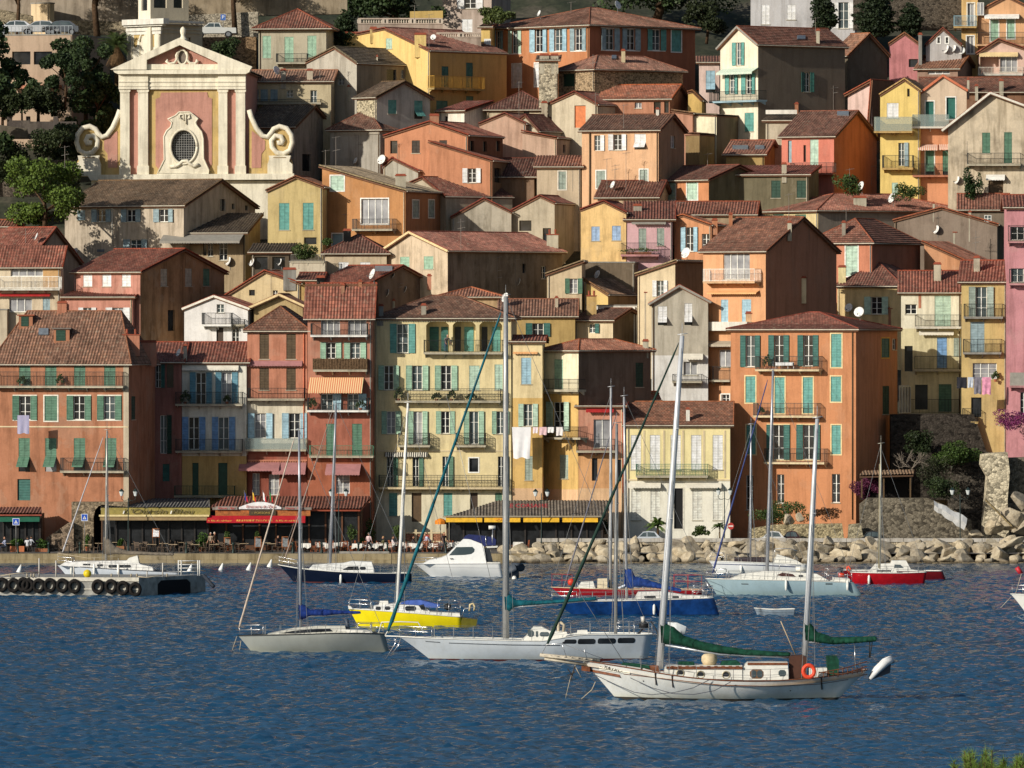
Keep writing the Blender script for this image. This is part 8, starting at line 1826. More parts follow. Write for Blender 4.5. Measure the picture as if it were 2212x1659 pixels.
def swall(name,label,r,c,pts,Y,th,mat,cat='wall'):
 gx=sum(p[0]for p in pts)/len(pts);b=P(*G(r,c,gx,max(p[1]for p in pts)),Y);root=empty(name,b);tag(root,label,cat);m=MB();q_=[P(*G(r,c,*p),Y)-b for p in pts];m.prism([(v.x,v.z)for v in q_],lambda a,z_,o_:(a,o_,z_),0,th);return m.build('masonry',mat,root),root
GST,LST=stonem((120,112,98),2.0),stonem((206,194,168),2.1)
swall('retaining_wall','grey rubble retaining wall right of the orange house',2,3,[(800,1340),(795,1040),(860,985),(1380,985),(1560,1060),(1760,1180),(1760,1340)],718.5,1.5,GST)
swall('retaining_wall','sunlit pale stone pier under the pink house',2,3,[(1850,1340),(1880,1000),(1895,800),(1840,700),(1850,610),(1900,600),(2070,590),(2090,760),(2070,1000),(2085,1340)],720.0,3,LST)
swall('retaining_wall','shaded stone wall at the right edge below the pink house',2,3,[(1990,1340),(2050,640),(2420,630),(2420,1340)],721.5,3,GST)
swall('retaining_wall','shade-darkened rubble wall beneath the shaded balcony house',2,3,[(1060,1000),(1060,262),(1780,262),(1900,620),(1900,1000)],730.5,2,stonem((66,60,54),2.0))  # stone colour taken near black to carry the shade on this wall
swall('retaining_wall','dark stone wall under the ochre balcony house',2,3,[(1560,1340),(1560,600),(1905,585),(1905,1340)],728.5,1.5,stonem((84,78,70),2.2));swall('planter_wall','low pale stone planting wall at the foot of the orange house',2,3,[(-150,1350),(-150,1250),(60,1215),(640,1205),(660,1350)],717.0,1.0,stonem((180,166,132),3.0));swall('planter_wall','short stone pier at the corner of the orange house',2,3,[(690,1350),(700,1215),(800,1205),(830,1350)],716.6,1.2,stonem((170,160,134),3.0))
for x,y,w,s_ in((2130,1180,1.5,0),(2185,1010,1.3,1),(1960,1240,1.2,2),(2230,1220,1.7,3),(180,1170,.75,4),(270,1150,.6,5),(1800,1300,.7,6)):
 o=bpy.data.objects.new('boulder',RM[s_]);COL.objects.link(o);o.location=P(*G(2,3,x,y),717.5 if x>500 else 717.2);o.scale=(w,w*.7,w*.85);o.rotation_euler=(.3*s_,.2,s_);tag(o,['big rounded cliff boulder under the pink house wall','upper cliff boulder below the right edge stone wall','cliff boulder beside the stone pier','cliff boulder cut by the right edge above the road','pale boulder in the planting under the orange house','smaller pale boulder in the planting under the orange house','rock at the end of the grey rubble wall'][s_],'boulder')
r_=empty('pergola',P(*G(2,3,1020,985),719.5));tag(r_,'tile roofed pergola with dark recess behind the bougainvillea','pergola');o=r_.location
fq=lambda x,y,Y:P(*G(2,3,x,y),Y)-o
m=MB();roof_plane(m,[fq(790,790,719.3),fq(1255,778,719.3),fq(1265,735,722.5),fq(820,752,722.5)],'r');m.build('roof',[roofmat((150,110,74)),paint((90,66,48),.9)],r_);m=MB()
for x in(810,1000,1230):m.bar(fq(x,985,719.6),fq(x,785,719.6),.12)
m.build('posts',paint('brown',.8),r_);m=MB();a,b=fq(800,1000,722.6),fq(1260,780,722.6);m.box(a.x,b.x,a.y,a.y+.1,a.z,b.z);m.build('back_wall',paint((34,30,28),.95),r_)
r_=empty('tarpaulin_chute',P(*G(2,3,1580,1250),716.5));tag(r_,'white canvas chute sloping down over the stone wall','chute');o=r_.location;m=MB();pp=[]
for i in range(9):
 f=i/8;xt,yt_=1432+290*f,1005+150*f+8*math.sin(i*1.7);xb_,yb_=1432+262*f,1085+180*f+(8*math.sin(i*2.3))
 for x,y,oo in((xt,yt_,.0),((xt+xb_)/2+6,(yt_+yb_)/2,-.35),(xb_,yb_,-.05)):v=fq2=P(*G(2,3,x,y),716.5+oo)-o;pp.append(v)
for i in range(8):
 for j in range(2):a=i*3+j;m.f([pp[a],pp[a+3],pp[a+4],pp[a+1]])
 m.f([pp[i*3],pp[i*3+3],pp[i*3+3]+Vector((0,.3,0)),pp[i*3]+Vector((0,.3,0))])
m.build('canvas',paint((206,206,204),.85,0,.08),r_,True)
m=MB();m.bar(P(*G(2,3,1880,1000),716.8),P(*G(2,3,2110,1230),716.2),.3,.12);ob_=m.build('stair_ramp',stonem((150,132,96),3));tag(ob_,'narrow sloping stone ramp below the sunlit pier','ramp')
def cloth(name,label,r,c,x0,x1,y0,y1,Y,mat,wob=.05,narrow=0.0,cat='laundry'):
 m=MB();nx,ny=10,8;p0=P(*G(r,c,x0,y0),Y);p1=P(*G(r,c,x1,y1),Y);o=Vector(((p0.x+p1.x)/2,Y,p0.z));V=[]
 for th_ in(0,.012):
  for j in range(ny+1):
   for i in range(nx+1):
    f,g_=i/nx,j/ny;x=p0.x+(p1.x-p0.x)*(.5+(f-.5)*(1-narrow*g_));z=p0.z+(p1.z-p0.z)*g_*(1+.03*math.sin(f*9));V.append((x-o.x,wob*math.sin(f*11+g_*2)*g_+th_,z-o.z))
 m.V=V;n=(nx+1)*(ny+1)
 for k_ in(0,n):
  for j in range(ny):
   for i in range(nx):a=k_+j*(nx+1)+i;m.F.append((a,a+1,a+nx+2,a+nx+1));m.MI.append(0)
 ob=m.build(name,mat,None,True);ob.location=o;tag(ob,label,cat)
WH=paint((238,236,236),.85,0,.04)
cloth('bed_sheet','large white bed sheet hanging from the laundry balcony of the yellow house',2,2,0,165,372,640,722.9,WH,.06,.15);cloth('striped_towel','blue and white striped cloth hanging below a window of the terracotta house',2,0,150,252,270,428,713.2,striped((220,210,220),(90,100,160),3.0),.03,0)
for i,(x0,x1,y1,cc,lb)in enumerate(((180,225,425,(236,214,216),'pale pink shirt on the balcony line of the cream and yellow house'),(235,300,440,(226,190,192),'pink and white garment on the same balcony line right of the pale shirt'),(308,362,420,(238,232,228),'white garment on the balcony line near the open shutter'),(382,440,445,(236,226,222),'cream pillow case at the right end of the balcony line'))):cloth('laundry',lb,2,2,x0,x1,372,y1,722.95,paint(cc,.85),.04)
for x0,x1,y1,cc,lb in((1632,1720,1695,(36,36,44),'black garments on the line of the ochre house'),(1725,1775,1690,(190,196,206),'pale blue garment on the line of the ochre house'),(1780,1845,1745,(120,116,126),'grey shirt on the line of the ochre house'),(1850,1926,1748,(222,150,176),'pink printed towel on the line of the ochre house')):cloth('laundry',lb,1,3,x0,x1,1600,y1,727.6,paint(cc,.85,0,.2),.05)
def balcony_plant(h,x,y,d,cw,chh,lb,col=(66,84,42),box=0):
 a,z=h.hit(*h.g(x,y),'L',d);p=h.root.matrix_world@Vector((a,-d,z));r_=empty('potted_plant',p,h.root.rotation_euler.z);tag(r_,lb,'potted plant');m=MB()
 if box:m.box(-box,box,-.1,.1,0,.22)
 else:m.lathe([(0,0),(.11,0),(.16,.26),(0,.26)],0,0,9)
 m.build('pot',paint((160,96,66),.8),r_);TN[0]+=1
 leafmesh('crown',[((i-1.5)*cw*.3,0,.26+chh*f,cw*.32,cw*.22,chh*.3)for i,f in enumerate((.3,.6,.75,.4))],260,.13,foliage(col),r_,TN[0])
bpy.context.view_layer.update()
for a_ in((f6,1232,1810,.6,.55,1.0,'tall plant at the left end of the widest balcony of the cream yellow house'),(f6,1560,1812,.7,.6,.55,'bushy plant on the middle of the widest balcony of the cream yellow house'),(f6,1690,1812,.7,.5,.8,'leafy plant right of the bushy one on the widest balcony'),(f6,1860,1812,.7,.7,.5,'low plant near the right end of the widest balcony'),(f5,490,1890,.8,.5,.9,'dark plant on the left of the balcony under the striped awning'),(f5,905,1890,.8,.6,.7,'round plant on the right of the balcony under the striped awning'),(f1,190,1684,.5,.6,.7,'plant trailing on the top balcony of the terracotta house, left one'),(f1,520,1684,.5,.5,.9,'plant on the top balcony of the terracotta house, right one'),(f10,-10,1530,.7,.6,1.0,'leafy plant at the left of the top balcony of the orange house'),(f10,-60,1935,.7,.5,.5,'small plant on the middle balcony of the orange house'),(f7b,215,1706,.6,.5,.5,'dark plant on the upper balcony beside the lace-like door'),(f3,1600,1836,.6,.7,1.0,'dark palm like plant on the upper balcony of the white house'),(f3,1960,1836,.6,.5,.6,'potted plant at the right of the upper balcony of the white house'),(f12,1965,1640,.4,.5,.7,'climbing plant beside the laundry of the ochre house'),(f8,850,2690,.3,.1,.1,'x')):
 if a_[-1]!='x':balcony_plant(*a_)
balcony_plant(s18,1100,540,.95,2.6,.35,'long planted flower box on the rose pink balcony',(70,84,40),1.2)
a,z=f10.hit(*f10.g(145,1528),'L',.6);m=MB()
for x in(-.85,-.3,.3,.85):m.bar((x,0,0),(x,0,.55),.03)
for i in range(7):m.bar((-.85,-.2+i*.06,.55+.02*(i%2)),(.85,-.2+i*.06,.55+.02*(i%2)),.025)
m.box(-.82,.82,-.21,.19,.3,.54);ob_=m.build('drying_rack',paint((236,236,234),.7),None);ob_.location=f10.root.matrix_world@Vector((a,-.6,z));ob_.rotation_euler=(0,0,-f10.th);tag(ob_,'white cloth covered drying rack on the top balcony of the orange house','drying rack')
# ------ upper left slope, walls, roof clutter
cp=H('car_park_building','beige flat roofed building with two broad windows and parked cars on its roof',0,0,-200,622,900,302,yb=1150,roof='flat',col=(186,152,124),dp=12,th=16,cat='building',wear=.3)
cp.win('d L 105,292 446 158 110');cp.strip('L',100,500,735,762,1.2,'salmon','canopy');cp.finish()
def topz(h):return h.root.location.z+h.e
m=MB();
for f in np.linspace(0,1,26):a=h_=cp.a0+(-cp.a0)*f;m.bar((a,.1,cp.e+.1),(a,.1,cp.e+.95),.04)
m.bar((cp.a0,.1,cp.e+.95),(0,.1,cp.e+.95),.05);m.build('railing',paint((150,158,162),.6),cp.root)
zt=cp.root.location.z+cp.e+.12;v_=cp.v
for x,cc,lb in((130,(206,208,210),'white car on the parking roof nearest the left edge'),(350,(190,190,190),'silver car in the middle of the parking roof'),(520,(90,94,100),'dark grey car right of the silver car on the parking roof')):car(lb,0,0,x,300,3.8,cp.Y+4,cc,zt)
pk=car('white pickup truck parked below the stone wall right of the bell tower',0,0,1850,325,4.6,836,(206,206,200),None,False,'pickup','truck')
post_sign.__globals__['gpt_']=gpt
def road_strip(label,r,c,x0,x1,y,Y0,Y1):
 a,b=P(*G(r,c,x0,y),Y0),P(*G(r,c,x1,y),Y0);m=MB();m.box(a.x,b.x,Y0,Y1,a.z-6,a.z);tag(m.build('road',paint((96,92,86),.95,0,.15,2.0)),label,'road',kind='structure')
road_strip('upper terrace road behind the church with a parked pickup',0,0,1600,2215,326,833.5,840)
SW=stonem((150,138,116),2.4)
swall('retaining_wall','long grey rubble wall behind the parked cars at the upper left',0,0,[(-100,300),(-100,60),(480,175),(1200,190),(1200,300)],842,1.5,SW);swall('retaining_wall','broad beige rendered wall under the pines at the upper left',0,0,[(-100,190),(-100,-160),(1200,-100),(1200,190)],844,1.5,plaster((170,150,128),.8))
swall('retaining_wall','speckled stone wall behind the pickup truck',0,0,[(1620,325),(1620,130),(2230,100),(2230,325)],841,1.5,stonem((176,166,148),3.2));swall('retaining_wall','rendered brown wall on top behind the right pine',0,0,[(1600,150),(1600,-100),(3000,-60),(3000,120)],843.5,1.5,plaster((160,138,108),.8))
swall('retaining_wall','brown block wall under the road right of the church pediment',0,0,[(1700,700),(1700,322),(2212,318),(2212,700)],830,1.2,stonem((140,116,90),3.0))
swall('terrace_wall','dark rubble terrace wall at the lower left of the church',0,0,[(-100,1700),(-100,1390),(640,1380),(700,1700)],803,1.5,stonem((104,94,84),2.2));swall('terrace_wall','shaded terrace wall with railing piers left of the church scroll',0,0,[(60,1200),(60,1005),(100,1005),(100,1040),(225,1040),(225,1005),(258,1005),(258,1050),(460,1050),(460,1005),(500,1005),(500,1050),(660,1050),(660,1200)],810,1.0,plaster((92,80,74),.6));swall('terrace_wall','low beige wall in the shade at the left edge',0,0,[(-100,1190),(-100,1065),(230,1110),(250,1190)],808,1.0,plaster((104,92,76),.6))  # terrace wall colours are darkened to hold the shade lying on them
kk=H('pump_house','small pale yellow hut between the pines and the parked cars',0,0,268,428,466,30,yb=330,roof='flat',col=(226,190,140),dp=4,th=30,Y=841,cat='hut');kk.finish()
post=post_sign
r_=empty('parking_sign',P(*G(0,0,1928,300),838));tag(r_,'square blue parking sign on the stone wall behind the pickup','sign');m=MB();m.tube([(0,.03,0),(0,.03,2.1)],.04,6);m.build('pole',paint((130,130,130),.5),r_);m=MB();m.box(-.26,.26,-.03,0,1.5,2.1);pl_=m.build('plate',paint((70,110,180),.5),r_);sign_text('P',pl_,0,-.04,1.8,.5,.24,(232,232,232))
def balus(label,c,x0,x1,yt,yb,Y,base,n):
 r_=empty('balustrade',P(*G(0,c,(x0+x1)/2,base),Y));tag(r_,label,'balustrade');o=r_.location;f_=lambda x,y:P(*G(0,c,x,y),Y)-o;a,b=f_(x0,yt),f_(x1,yb);m=MB();m.box(a.x,b.x,-.15,.15,a.z-.14,a.z);m.box(a.x,b.x,-.15,.15,b.z,b.z+.1);m.build('rail',plaster((196,170,150),.5),r_);m=MB()
 for i in range(n):
  x=a.x+(b.x-a.x)*(i+.5)/n
  if i%11 in(0,10):m.box(x-.2,x+.2,-.14,.14,b.z+.1,a.z-.14)
  else:m.lathe([(.05,b.z+.1),(.09,b.z+.22),(.05,b.z+.4),(.06,a.z-.14)],x,0,6)
 m.build('balusters',plaster((206,186,164),.4),r_);m=MB();z0=f_(x0,base).z;m.box(a.x,b.x,-.08,.4,z0-3,b.z-.004);m.build('wall',plaster((176,150,132),.6),r_)
balus('long pinkish balustrade with its terrace wall above the yellow house',1,880,1612,156,208,838,340,34);balus('lower short balustrade right of the yellow house roof',1,1560,1945,280,325,834,400,20)
swall('garden_wall','mustard yellow garden wall behind the long balustrade',0,1,[(1330,160),(1330,98),(1615,92),(1615,160)],842,.6,plaster((206,164,60),.3))
gv=H('grey_villa','pale grey villa behind the cypresses at the top edge',0,2,2062,2962,2990,-150,yb=520,roof='hip',yr=-260,col=(190,188,188),dp=10,th=6,Y=846,cat='house',wear=.4);gv.win('c L 2155 40 70 170 white|c L 2375 40 75 130 white|o L 2770 20 190 225 white|o L 2780 -100 120 60 white');gv.finish()
swall('retaining_wall','dark rough stone wall right of the tall french window',0,3,[(740,260),(740,-100),(1690,-100),(1690,260)],844,1.5,stonem((92,84,74),2.6))
# --- things on the roofs: placed where they touch the building behind them
bpy.context.view_layer.update();DG=bpy.context.evaluated_depsgraph_get()
def touch(gx,gy):
 d=Vector(ray(gx,gy)).normalized();o=Vector((0,0,CAMH))+d*700
 ok,loc,nr,idx,ob,mw=SC.ray_cast(DG,o,d);
 if not ok or ob.name.startswith('hillside'):return None,None
 while ob.parent and 'category' not in ob:ob=ob.parent
 return loc,ob
NW={}
def where(ob):
 l=ob.get('label','house')if ob else 'house';return l
def dish(r,c,x,y,rad,lb,az=-.9,ybase=None,col=(232,230,224)):
 loc,ob=touch(*G(r,c,x+rad*.4,(y+rad*1.6)if ybase is None else ybase))
 if loc is None:return
 Y=loc.y-.1;p=P(*G(r,c,x,y),Y);k=Y/FP;R=rad*k;r_=empty('satellite_dish',(p.x,Y,loc.z-.1));tag(r_,lb,'satellite dish','satellite dishes on the roofs');z=max(.25,p.z-r_.location.z);m=MB();m.tube([(.06,.1,0),(.06,.1,z)],.025,5);m.build('pole',paint((120,120,118),.5,.4),r_)
 m=MB();m.lathe([(0,.0),(R*.5,.03),(R*.8,.08),(R,.14),(R*.99,.155),(R*.5,.05),(0,.02)],0,0,14);o=m.build('reflector',paint(col,.45),r_,True);o.location=(0,0,z);o.rotation_euler=(math.radians(68),0,az);m=MB();m.tube([(0,0,.02),(0,-R*.7,R*.9)],.015,4);m.lathe([(0,R*.9-.05),(.05,R*.9-.05),(.05,R*.9+.08),(0,R*.9+.08)],0,-R*.7,6);m.build('feed_arm',paint((110,110,110),.5),o)
D=[(0,1,172,612,42,'grey dish on the long low beige house roof',0.9),(0,1,868,1392,30,'small white dish by the church choir wall',-1.1),(0,1,1090,1382,44,'big white dish left of the little grey house',-.7),(0,1,2048,130,44,'narrow white dish on the yellow annexe roof',-1.2),(0,1,1535,325,26,'bright dish at the corner of the yellow house',-.3),(0,2,908,48,40,'grey dish on the ridge of the big orange house',.9),(0,2,242,118,28,'white dish on the left slope of the big orange roof',-1.2),(0,2,1768,305,30,'white dish left of the tall cream gable',-1.1),(0,2,878,1600,34,'white dish at the foot of the peach house',-1.1),(0,3,1006,270,34,'white dish beside the dark windowless gable',-1.1),(0,3,1548,428,38,'left dish on the bluish grey gable',-1.1),(0,3,1612,422,32,'middle dish on the bluish grey gable',-1.0),(0,3,1672,440,34,'dark dish on the bluish grey gable',-.2),(0,3,808,1612,44,'large white dish above the long ridge roof',-1.0),(0,3,1642,1560,36,'upper white dish at the stained beige gable',-1.1),(1,0,324,388,34,'white dish edge on at the grey gable',-1.35),(1,0,664,508,24,'small white dish behind the pink fronted house',-.8),(1,0,1552,1392,36,'white dish above the white house with blue shutters',-1.1),(1,0,1982,602,40,'white dish on the terrace under the lean-to house',-1.1),(1,0,2186,612,36,'white dish right of the terrace of the lean-to house',-1.1),(1,1,216,610,32,'white dish above the small cream gable',-1.2),(1,1,1014,712,48,'left dish on the upper deep red roof',-1.15),(1,1,1184,718,42,'right dish on the upper deep red roof',-1.0),(1,1,1138,880,40,'left dish on the rose red house roof',-1.1),(1,1,1292,848,36,'right dish on the rose red house roof',-1.15),(1,1,2160,915,44,'white dish at the hip end of the cream apartment roof',-1.0),(1,2,1376,198,44,'white dish on the rose pink house roof',-1.15),(1,2,1508,530,50,'large dish beside the tall peach house',-.8),(1,2,744,716,38,'white dish above the yellow stair wall',-1.0),(1,2,62,782,38,'white dish by the long stained, shade-darkened wall',-1.15),(1,3,1078,55,46,'white dish on the long ridge roof',-1.0),(1,3,1462,328,38,'white dish on the striped red roof',-1.0),(1,3,702,1004,40,'white dish behind the roof of the tall orange house',-.6),(1,3,790,1040,46,'dark dish shadowed beside the white one on the orange house',-.4)]
for d_ in D:dish(*d_)
def aerial(r,c,x,yb,yt,el,lb,w=80,tilt=.25,n=7):
 loc,ob=touch(*G(r,c,x,yb))
 if loc is None:return
 Y=loc.y;p=P(*G(r,c,x,yt),Y);r_=empty('tv_aerial',(loc.x,Y,loc.z-.05));tag(r_,lb,'aerial','television aerials on the roofs');h=p.z-loc.z+.05;m=MB();m.tube([(0,0,0),(0,0,h)],.024,5);m.build('mast',paint((120,112,104),.5,.4),r_)
 m=MB();L=w*Y/FP
 for i,zz in enumerate(el):
  z=h*zz;ang=(.5,-.6,.2)[i%3];ca,sa=math.cos(ang),math.sin(ang);a=Vector((-L*.45*ca,-L*.45*sa,z-tilt*L*.3));b=Vector((L*.55*ca,L*.55*sa,z+tilt*L*.35));m.bar(a,b,.022)
  for j in range(n):q=a.lerp(b,(j+.3)/n);e=Vector((-sa,ca,0))*(.16+.02*j);m.bar(q-e,q+e,.012)
 m.build('antenna',paint((150,146,140),.4,.5),r_)
A=[(0,0,560,1450,1260,(.95,.6),'aerial in front of the left church scroll'),(0,1,600,1440,1295,(.95,),'aerial on the burnt orange roof, left one'),(0,1,690,1440,1180,(.98,.55),'aerial on the burnt orange roof, middle one'),(0,1,885,1440,1165,(.95,.7,.4),'tall aerial against the church choir'),(0,1,1222,1500,1240,(.98,),'thin aerial left of the orange gabled house'),(0,1,552,690,480,(.9,),'thin aerial at the plain grey gable'),(0,1,1370,160,45,(.95,),'aerial above the long balustrade'),(0,1,1495,470,120,(.98,),'tall mast aerial at the yellow house'),(0,2,60,1000,700,(.95,),'aerial on the low maroon roof'),(0,2,380,890,560,(.97,),'tall aerial left of the beige gable'),(0,2,700,760,470,(.95,.75,.5,.2),'many armed aerial before the stone house'),(0,2,510,110,15,(.95,),'aerial on the big orange roof'),(0,2,720,990,800,(.9,),'aerial on the beige gable roof'),(0,2,965,1110,900,(.95,),'aerial above the peach house'),(0,2,890,1640,1420,(.95,.8),'crossed aerial in front of the peach house'),(0,2,985,1640,1310,(.96,),'tall aerial in front of the peach house'),(0,2,820,1640,1370,(.98,),'aerial left of the crossed one at the peach house'),(0,2,525,1650,1410,(.98,),'thin aerial before the lower beige wing'),(0,2,95,1650,1480,(.95,),'leaning aerial in the dark yard'),(0,2,1690,1430,1320,(.9,),'aerial in the mustard yard'),(0,2,1690,390,320,(.95,),'aerial left of the cream gable'),(0,3,565,950,740,(.9,.7),'aerial against the shade-browned flank'),(0,3,410,300,150,(.95,),'aerial on the roof of the dark flank house'),(0,3,1015,350,185,(.97,),'wide aerial above the dark gable'),(0,3,705,1620,1455,(.95,),'aerial in front of the coral house side'),(0,3,895,1600,1430,(.95,),'aerial left of the yellow gable'),(0,3,395,1640,1490,(.9,),'aerial over the olive walled house'),(0,3,1720,1500,1220,(.6,.4,.2),'aerial at the left edge of the stained gable'),(0,3,1340,330,220,(.9,),'aerial between the pink and grey gables'),(1,0,222,440,310,(.6,),'aerial on the sloping roof at the left edge'),(1,0,800,520,455,(.9,),'aerial on the pink fronted house'),(1,0,1270,480,325,(.95,),'aerial before the beige house under the church'),(1,1,130,890,660,(.95,.7),'aerial on the small cream gable'),(1,1,370,660,530,(.9,),'aerial near the terrace railing'),(1,1,775,320,185,(.95,),'aerial before the burnt orange house'),(1,1,1495,330,210,(.95,),'aerial right of the burnt orange house'),(1,1,1770,500,230,(.9,.7),'aerial before the weathered grey gable'),(1,1,2085,860,560,(.98,.6,.4),'large aerial against the long dark wall'),(1,1,1280,770,640,(.9,),'aerial on the upper deep red roof'),(1,1,1235,900,790,(.95,.7),'aerial between the dishes on the rose red roof'),(1,2,30,900,530,(.98,.85),'tall aerial at the left of the tan lean-to'),(1,2,755,700,620,(.9,),'thin aerial above the yellow stair house'),(1,2,1450,120,90,(.9,),'wire aerial above the long tiled roof'),(1,3,180,260,10,(.95,),'thin tall aerial on the left end of the ridge roof'),(1,3,355,410,290,(.95,),'aerial at the striped red roof corner'),(1,3,675,350,130,(.9,),'aerial over the shaded grey flank'),(1,3,1795,540,330,(.7,.5),'aerial at the orange wedge roof'),(1,3,1470,310,205,(.9,),'aerial beside the dish on the striped roof')]
for a_ in A:aerial(*a_)
def chimney(r,c,x0,x1,yt,yb,col='stone',pots=0,cap=(150,78,56),d=.55):
 loc,ob=touch(*G(r,c,(x0+x1)/2,yb))
 if loc is None or ob is None or 'category' not in ob or ob.get('kind'):return
 Y=loc.y;k=Y/FP;w=(x1-x0)*k;h=P(*G(r,c,x0,yt),Y).z-loc.z;m=MB();m.box(-w/2,w/2,0,d,-.9,h-.12)
 par=next((q for q in ob.children if q.name.startswith('roof')),ob);inv=par.matrix_world.inverted()
 o=m.build('chimney',plaster(col,.8),par);o.matrix_local=inv@Matrix.Translation(loc);m=MB();m.box(-w/2-.06,w/2+.06,-.06,d+.06,h-.12,h-.03);m.box(-w/2+.02,w/2-.02,.04,d-.04,h-.03,h+.1)if not pots else None
 for i in range(pots):m.lathe([(.09,h-.03),(.11,h+.4),(.08,h+.42)],-w/2+w*(i+.5)/pots,d/2,8)
 m.build('chimney_cap',paint(cap,.9),o)
CHM=[(0,1,985,1045,238,300,'yellow'),(0,1,1370,1470,290,420,'yellow'),(0,1,790,840,740,800,'stone'),(0,1,440,490,600,690,'beige'),(0,1,215,258,600,690,'greybeige'),(0,1,1205,1295,1510,1610,'stone'),(0,1,1500,1580,990,1070,'terra'),(0,1,1040,1052,480,520,'stone'),(0,1,762,900,282,330,'yellow'),(0,2,945,978,430,540,'cream'),(0,2,240,320,470,560,'stone',0),(0,2,335,400,470,560,'stone',0),(0,2,255,305,880,1000,'beige'),(0,2,310,355,890,1010,'stone'),(0,2,955,1130,10,90,'yellow'),(0,2,1425,1485,95,160,'paleyel'),(0,2,1645,1675,395,475,'offwhite'),(0,2,1245,1270,935,1000,'offwhite'),(0,3,418,446,255,375,'stone'),(0,3,995,1020,310,370,'offwhite'),(0,3,1302,1330,290,560,'grey'),(0,3,1722,1740,680,780,'stone'),(0,3,1790,1815,735,795,'stone'),(0,3,2000,2035,690,795,'stone'),(0,3,120,160,1410,1500,'stone'),(0,3,200,262,890,940,'terra'),(1,0,495,575,950,1045,'salmon'),(1,0,1060,1205,1225,1330,'salmon',2),(1,0,1205,1350,1290,1420,'salmon'),(1,0,1585,1615,1320,1435,'greybeige'),(1,1,235,345,660,770,'grey'),(1,1,885,915,765,820,'terra'),(1,1,735,765,795,880,'terra'),(1,1,1045,1100,975,1070,'grey'),(1,1,1428,1470,970,1060,'greybeige'),(1,1,1160,1200,930,1000,'stone'),(1,1,1480,1550,715,765,'salmon'),(1,1,525,590,730,790,'black'),(1,1,755,820,325,430,'black'),(1,2,300,400,360,475,'stone',2),(1,2,372,398,905,1000,'beige'),(1,2,645,730,890,1060,'ochre',2),(1,2,1145,1170,860,1330,'beige'),(1,2,1130,1180,1280,1350,'stone'),(1,2,1050,1120,110,165,'greybeige'),(1,2,1875,1905,185,290,'orange'),(1,2,1730,1775,235,290,'orange'),(1,2,2020,2120,1040,1120,'peach'),(1,3,250,330,735,880,'cream'),(1,3,610,672,640,790,'paleyel'),(1,3,640,670,255,375,'greybeige'),(1,3,740,850,40,115,'stone'),(1,3,1040,1085,1000,1140,'terra'),(1,3,1435,1495,615,770,'stone'),(1,3,1600,1630,340,405,'stone'),(1,3,1780,1830,560,690,'stone'),(1,3,170,205,255,340,'stone'),(1,3,1735,1755,165,350,'stone'),(1,3,1425,1440,90,180,'stone'),(2,2,1505,1535,210,320,'offwhite'),(1,3,1300,1350,870,920,'salmon')]
for c_ in CHM:chimney(*c_)
def dormer(x0,x1,yt,yb,flat):
 loc,ob=touch(*G(1,0,(x0+x1)/2,yb))
 if loc is None:return
 k=loc.y/FP;w=(x1-x0)*k;h=P(*G(1,0,x0,yt),loc.y).z-loc.z;inv=f1.roof.matrix_world.inverted();m=MB();m.box(-w/2-.2,w/2+.35,0,2.6,-.3,h);o=m.build('dormer',plaster('terra',.5),f1.roof);o.matrix_local=inv@Matrix.Translation(loc);m=MB();m.box(-w/2-.35,w/2+.5,-.15,2.7,h+.003,h+.12);m.build('dormer_roof',paint((120,112,104)if flat else(150,84,60),.9),o);m=MB();m.box(-w/2,w/2,-.03,-.003,.1,h-.08);m.build('dormer_shutter',louvre('dgreen'),o)
dormer(182,248,1070,1170,False);dormer(484,566,1185,1295,True)
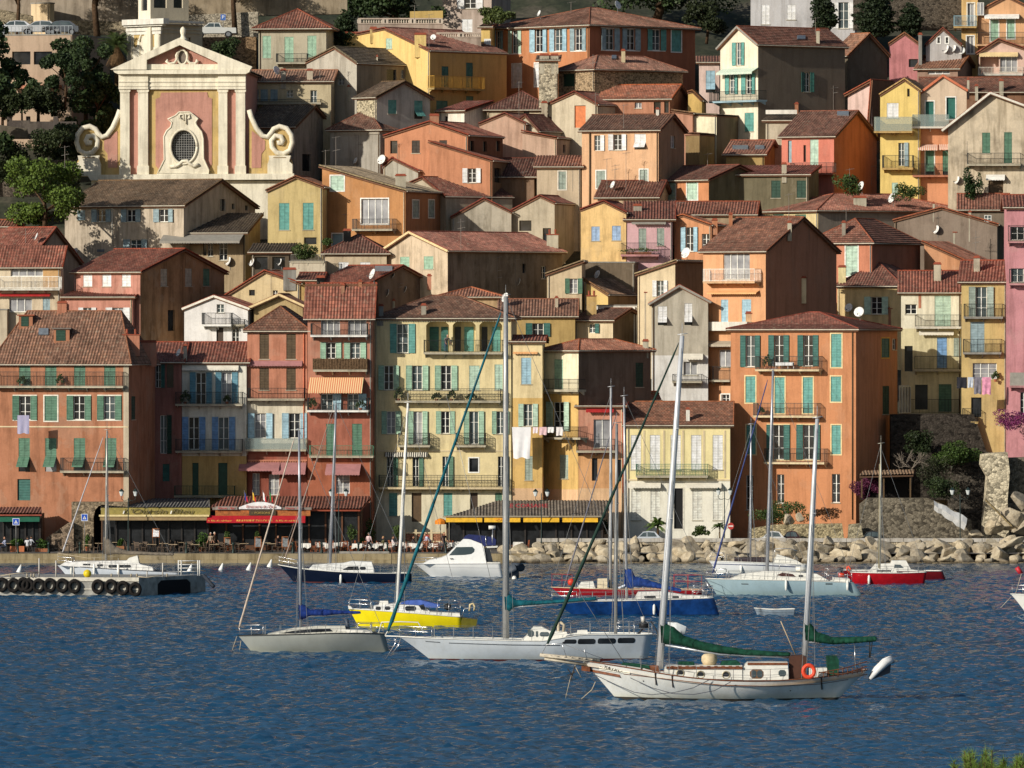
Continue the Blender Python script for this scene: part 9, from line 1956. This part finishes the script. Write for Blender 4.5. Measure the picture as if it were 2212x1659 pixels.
for(r,c,x0,x1,y0,y1)in((1,0,55,140,1185,1240),(1,0,335,420,1185,1240),(1,1,1030,1180,650,685),(1,1,1000,1110,795,830),(0,2,860,900,485,515),(0,3,600,700,970,1000),(0,2,1905,2040,1265,1290),(0,2,2100,2180,1265,1290),(1,0,840,900,495,518),(0,3,250,320,315,345)):
 la,oa=touch(*G(r,c,x0,y1));lb_,o2=touch(*G(r,c,x1,y0))
 if la is None or oa is None or oa!=o2:continue
 l3,_=touch(*G(r,c,x1,y1));l4,_=touch(*G(r,c,x0,y0));
 if l3 is None or l4 is None:continue
 par=next((q for q in oa.children if q.name.startswith('roof')),None)
 if par is None:continue
 inv=par.matrix_world.inverted();n_=(l3-la).cross(l4-la).normalized();n_=n_ if n_.z>0 else-n_;m=MB();Q=[inv@(v)for v in(la,l3,lb_,l4)];nl=inv.to_3x3()@n_;m.box8([q-nl*.05 for q in Q]+[q+nl*.14 for q in Q]);m.build('skylight',paint((120,128,136),.3,.2),par)
# ------ camera, light, world
cam=bpy.data.cameras.new('camera');co=bpy.data.objects.new('camera',cam);COL.objects.link(co)
co.location=(0,0,CAMH);co.rotation_euler=(math.pi/2-PIT,0,0)
cam.sensor_width=36;cam.lens=36*FP/8848;cam.clip_end=5000;cam.clip_start=1
SC.camera=co
LD=Vector((1.1,1.0,-.60)).normalized()
sl=bpy.data.lights.new('sun','SUN');sl.energy=4.3;sl.angle=math.radians(.53);sl.color=(1.0,.94,.84)
so=bpy.data.objects.new('sun',sl);COL.objects.link(so);so.rotation_euler=LD.to_track_quat('-Z','Y').to_euler()
w=bpy.data.worlds.new('World');SC.world=w;w.use_nodes=True
nt=w.node_tree;bg=nt.nodes['Background']
sky=nt.nodes.new('ShaderNodeTexSky');sky.sky_type='NISHITA';sky.sun_disc=False
sky.sun_elevation=math.asin(-LD.z);sky.sun_rotation=math.atan2(-LD.x,-LD.y)%(2*math.pi)
nt.links.new(sky.outputs[0],bg.inputs[0]);bg.inputs[1].default_value=.07
SC.view_settings.view_transform='Standard';SC.view_settings.look='None';SC.view_settings.exposure=0;SC.view_settings.gamma=1
SC.render.engine='CYCLES';SC.cycles.max_bounces=5;SC.cycles.diffuse_bounces=3;SC.cycles.glossy_bounces=3
